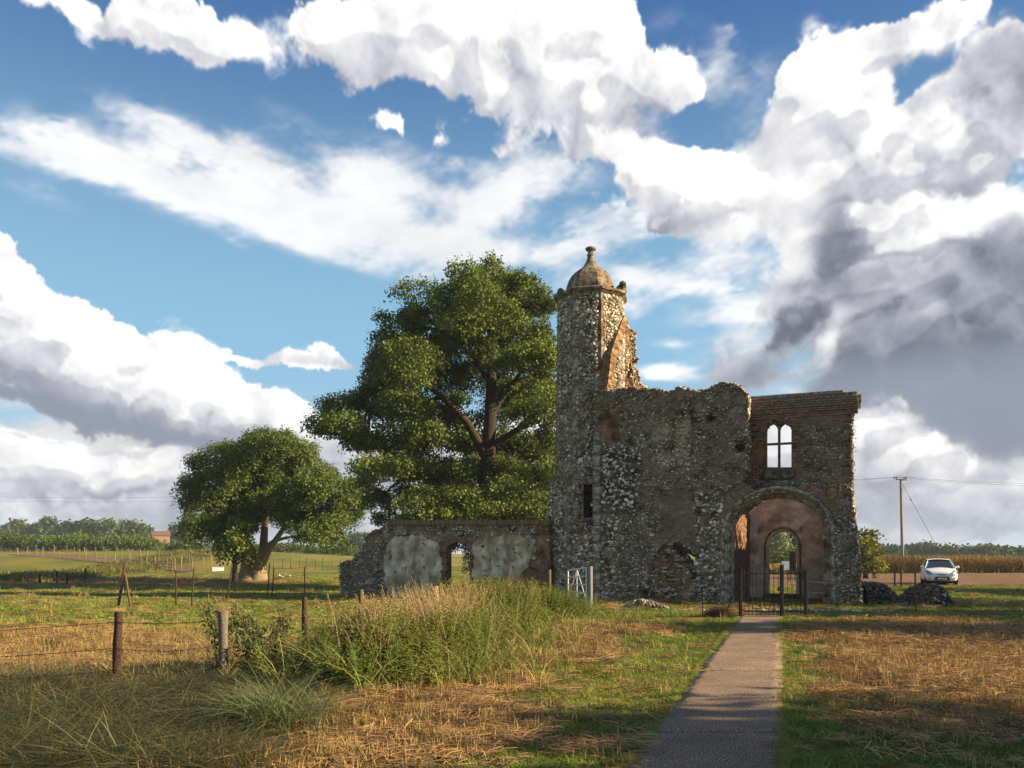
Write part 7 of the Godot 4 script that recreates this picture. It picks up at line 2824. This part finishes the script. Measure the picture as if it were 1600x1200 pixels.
		var hl := [Vector3(0.48, 0.59, 1.95), Vector3(0.70, 0.57, 1.86), Vector3(0.81, 0.64, 1.64), Vector3(0.80, 0.82, 1.42), Vector3(0.71, 0.83, 1.58), Vector3(0.56, 0.73, 1.86)]
		var top := []
		for p in hl:
			top.append(Vector3(p.x * s, p.y, p.z) + Vector3(0.03 * s, 0.012, 0.045))
		if s > 0:
			top.reverse()
		top.reverse()
		mb.face(top)
		var bot := []
		for p in hl:
			bot.append(Vector3(p.x * s, p.y, p.z) - Vector3(0.03 * s, 0.0, 0.06))
		if s < 0:
			bot.reverse()
		mb.face(bot)
		for k in 6:
			var l := (k + 1) % 6
			var p0: Vector3 = hl[k] * Vector3(s, 1, 1)
			var p1: Vector3 = hl[l] * Vector3(s, 1, 1)
			mb.face([p0 - Vector3(0.03 * s, 0, 0.06), p1 - Vector3(0.03 * s, 0, 0.06), p1 + Vector3(0.03 * s, 0.012, 0.045), p0 + Vector3(0.03 * s, 0.012, 0.045)])
		part("headlight", mb.mesh(), lamp, car)
		mb = MB.new()
		mb.ball(Vector3(0.62 * s, 0.36, 1.905), Vector3(0.055, 0.045, 0.04), 10, 6)
		part("fog_lamp", mb.mesh(), dark, car)
		for z in [1.28, -1.22]:
			var wh := Node3D.new()
			wh.name = "wheel"
			wh.position = Vector3(0.76 * s, 0.30, z)
			car.add_child(wh, true)
			mb = MB.new()
			var rp := []
			for p in [Vector2(0.20, -0.1), Vector2(0.29, -0.1), Vector2(0.305, -0.06), Vector2(0.305, 0.06), Vector2(0.29, 0.1), Vector2(0.20, 0.1)]:
				rp.append(p)
			mb.lathe(rp, 20)
			part("tyre", mb.mesh(), dark, wh, Transform3D(Basis.from_euler(Vector3(0, 0, PI / 2)), Vector3.ZERO))
			mb = MB.new()
			mb.lathe([Vector2(0.0, -0.085), Vector2(0.205, -0.085), Vector2(0.205, 0.085), Vector2(0.0, 0.085)], 14, 0.0, true)
			part("rim", mb.mesh(), lamp, wh, Transform3D(Basis.from_euler(Vector3(0, 0, PI / 2)), Vector3.ZERO))
	# lower grille, upper slot, plate, badge, wipers
	mb = MB.new()
	var gr := [Vector3(-0.43, 0.25, 2.0), Vector3(0.43, 0.25, 2.0), Vector3(0.33, 0.46, 2.01), Vector3(-0.33, 0.46, 2.01)]
	mb.face(gr)
	for k in 4:
		var l := (k + 1) % 4
		mb.face([gr[k] - Vector3(0, 0, 0.15), gr[l] - Vector3(0, 0, 0.15), gr[l], gr[k]])
	part("grille", mb.mesh(), dark, car)
	mb = MB.new()
	mb.bevel_box(Transform3D(Basis.from_euler(Vector3(-0.3, 0, 0)), Vector3(0, 0.585, 1.975)), Vector3(0.5, 0.03, 0.06), 0.006)
	part("upper_grille", mb.mesh(), dark, car)
	mb = MB.new()
	mb.bevel_box(Transform3D(Basis.IDENTITY, Vector3(0, 0.35, 2.025)), Vector3(0.5, 0.10, 0.02), 0.004)
	part("number_plate", mb.mesh(), matte(Color(0.62, 0.62, 0.58), 0.4), car)
	mb = MB.new()
	mb.ball(Vector3(0, 0.585, 2.01), Vector3(0.07, 0.03, 0.015), 12, 6)
	part("badge", mb.mesh(), matte(Color(0.05, 0.08, 0.2), 0.2), car)
	mb = MB.new()
	mb.tube([Vector3(0, 1.5, -0.1), Vector3(0.02, 1.72, -0.3)], [0.006, 0.004], 4, false)
	part("aerial", mb.mesh(), dark, car)
	mb = MB.new()
	mb.bevel_box(Transform3D(Basis.IDENTITY, Vector3(0, 0.13, 0)), Vector3(1.4, 0.12, 3.2), 0.02)
	part("underbody", mb.mesh(), dark, car)
	mb = MB.new()
	mb.bevel_box(Transform3D(Basis.from_euler(Vector3(-0.9, 0, 0)), Vector3(0, 1.36, 0.12)), Vector3(0.12, 0.05, 0.03), 0.006)
	part("rear_view_mirror", mb.mesh(), dark, car)

func _ready() -> void:
	var cam := Camera3D.new()
	cam.name = "camera"
	cam.position = Vector3(0, EYE, 0)
	cam.set_frustum(0.1 * 1200.0 / F, Vector2(0, 0.1 * 270.0 / F), 0.1, 3000.0)
	add_child(cam)
	cam.current = true
	var env := Environment.new()
	env.background_mode = Environment.BG_SKY
	env.sky = make_sky()
	env.tonemap_mode = Environment.TONE_MAPPER_LINEAR
	env.tonemap_exposure = 2.7
	env.fog_enabled = true
	env.fog_density = 0.0003
	env.fog_light_color = Color(0.80, 0.86, 0.93)
	env.sdfgi_enabled = true
	env.ssao_enabled = true
	env.ssil_enabled = true
	var we := WorldEnvironment.new()
	we.name = "world_environment"
	we.environment = env
	add_child(we)
	var sun := DirectionalLight3D.new()
	sun.name = "sun"
	var az := deg_to_rad(8.0)
	var el := deg_to_rad(24.0)
	var to_sun := Vector3(cos(el) * cos(az), sin(el), cos(el) * sin(az))
	sun.light_color = Color(1.0, 0.89, 0.72)
	sun.light_energy = 1.6
	sun.light_angular_distance = 0.5
	sun.shadow_enabled = true
	sun.look_at_from_position(to_sun * 100.0, Vector3.ZERO, Vector3.UP)
	add_child(sun)
	make_materials()
	build_all()

func build_all() -> void:
	build_ground()
	make_stone_meshes()
	build_gatehouse()
	build_low_wall()
	build_rubble()
	build_trees()
	build_far()
	build_car()
	build_fences()
	build_gates()
	build_grass()
	build_weeds()
	print("leaf triangles ", leaf_tris)
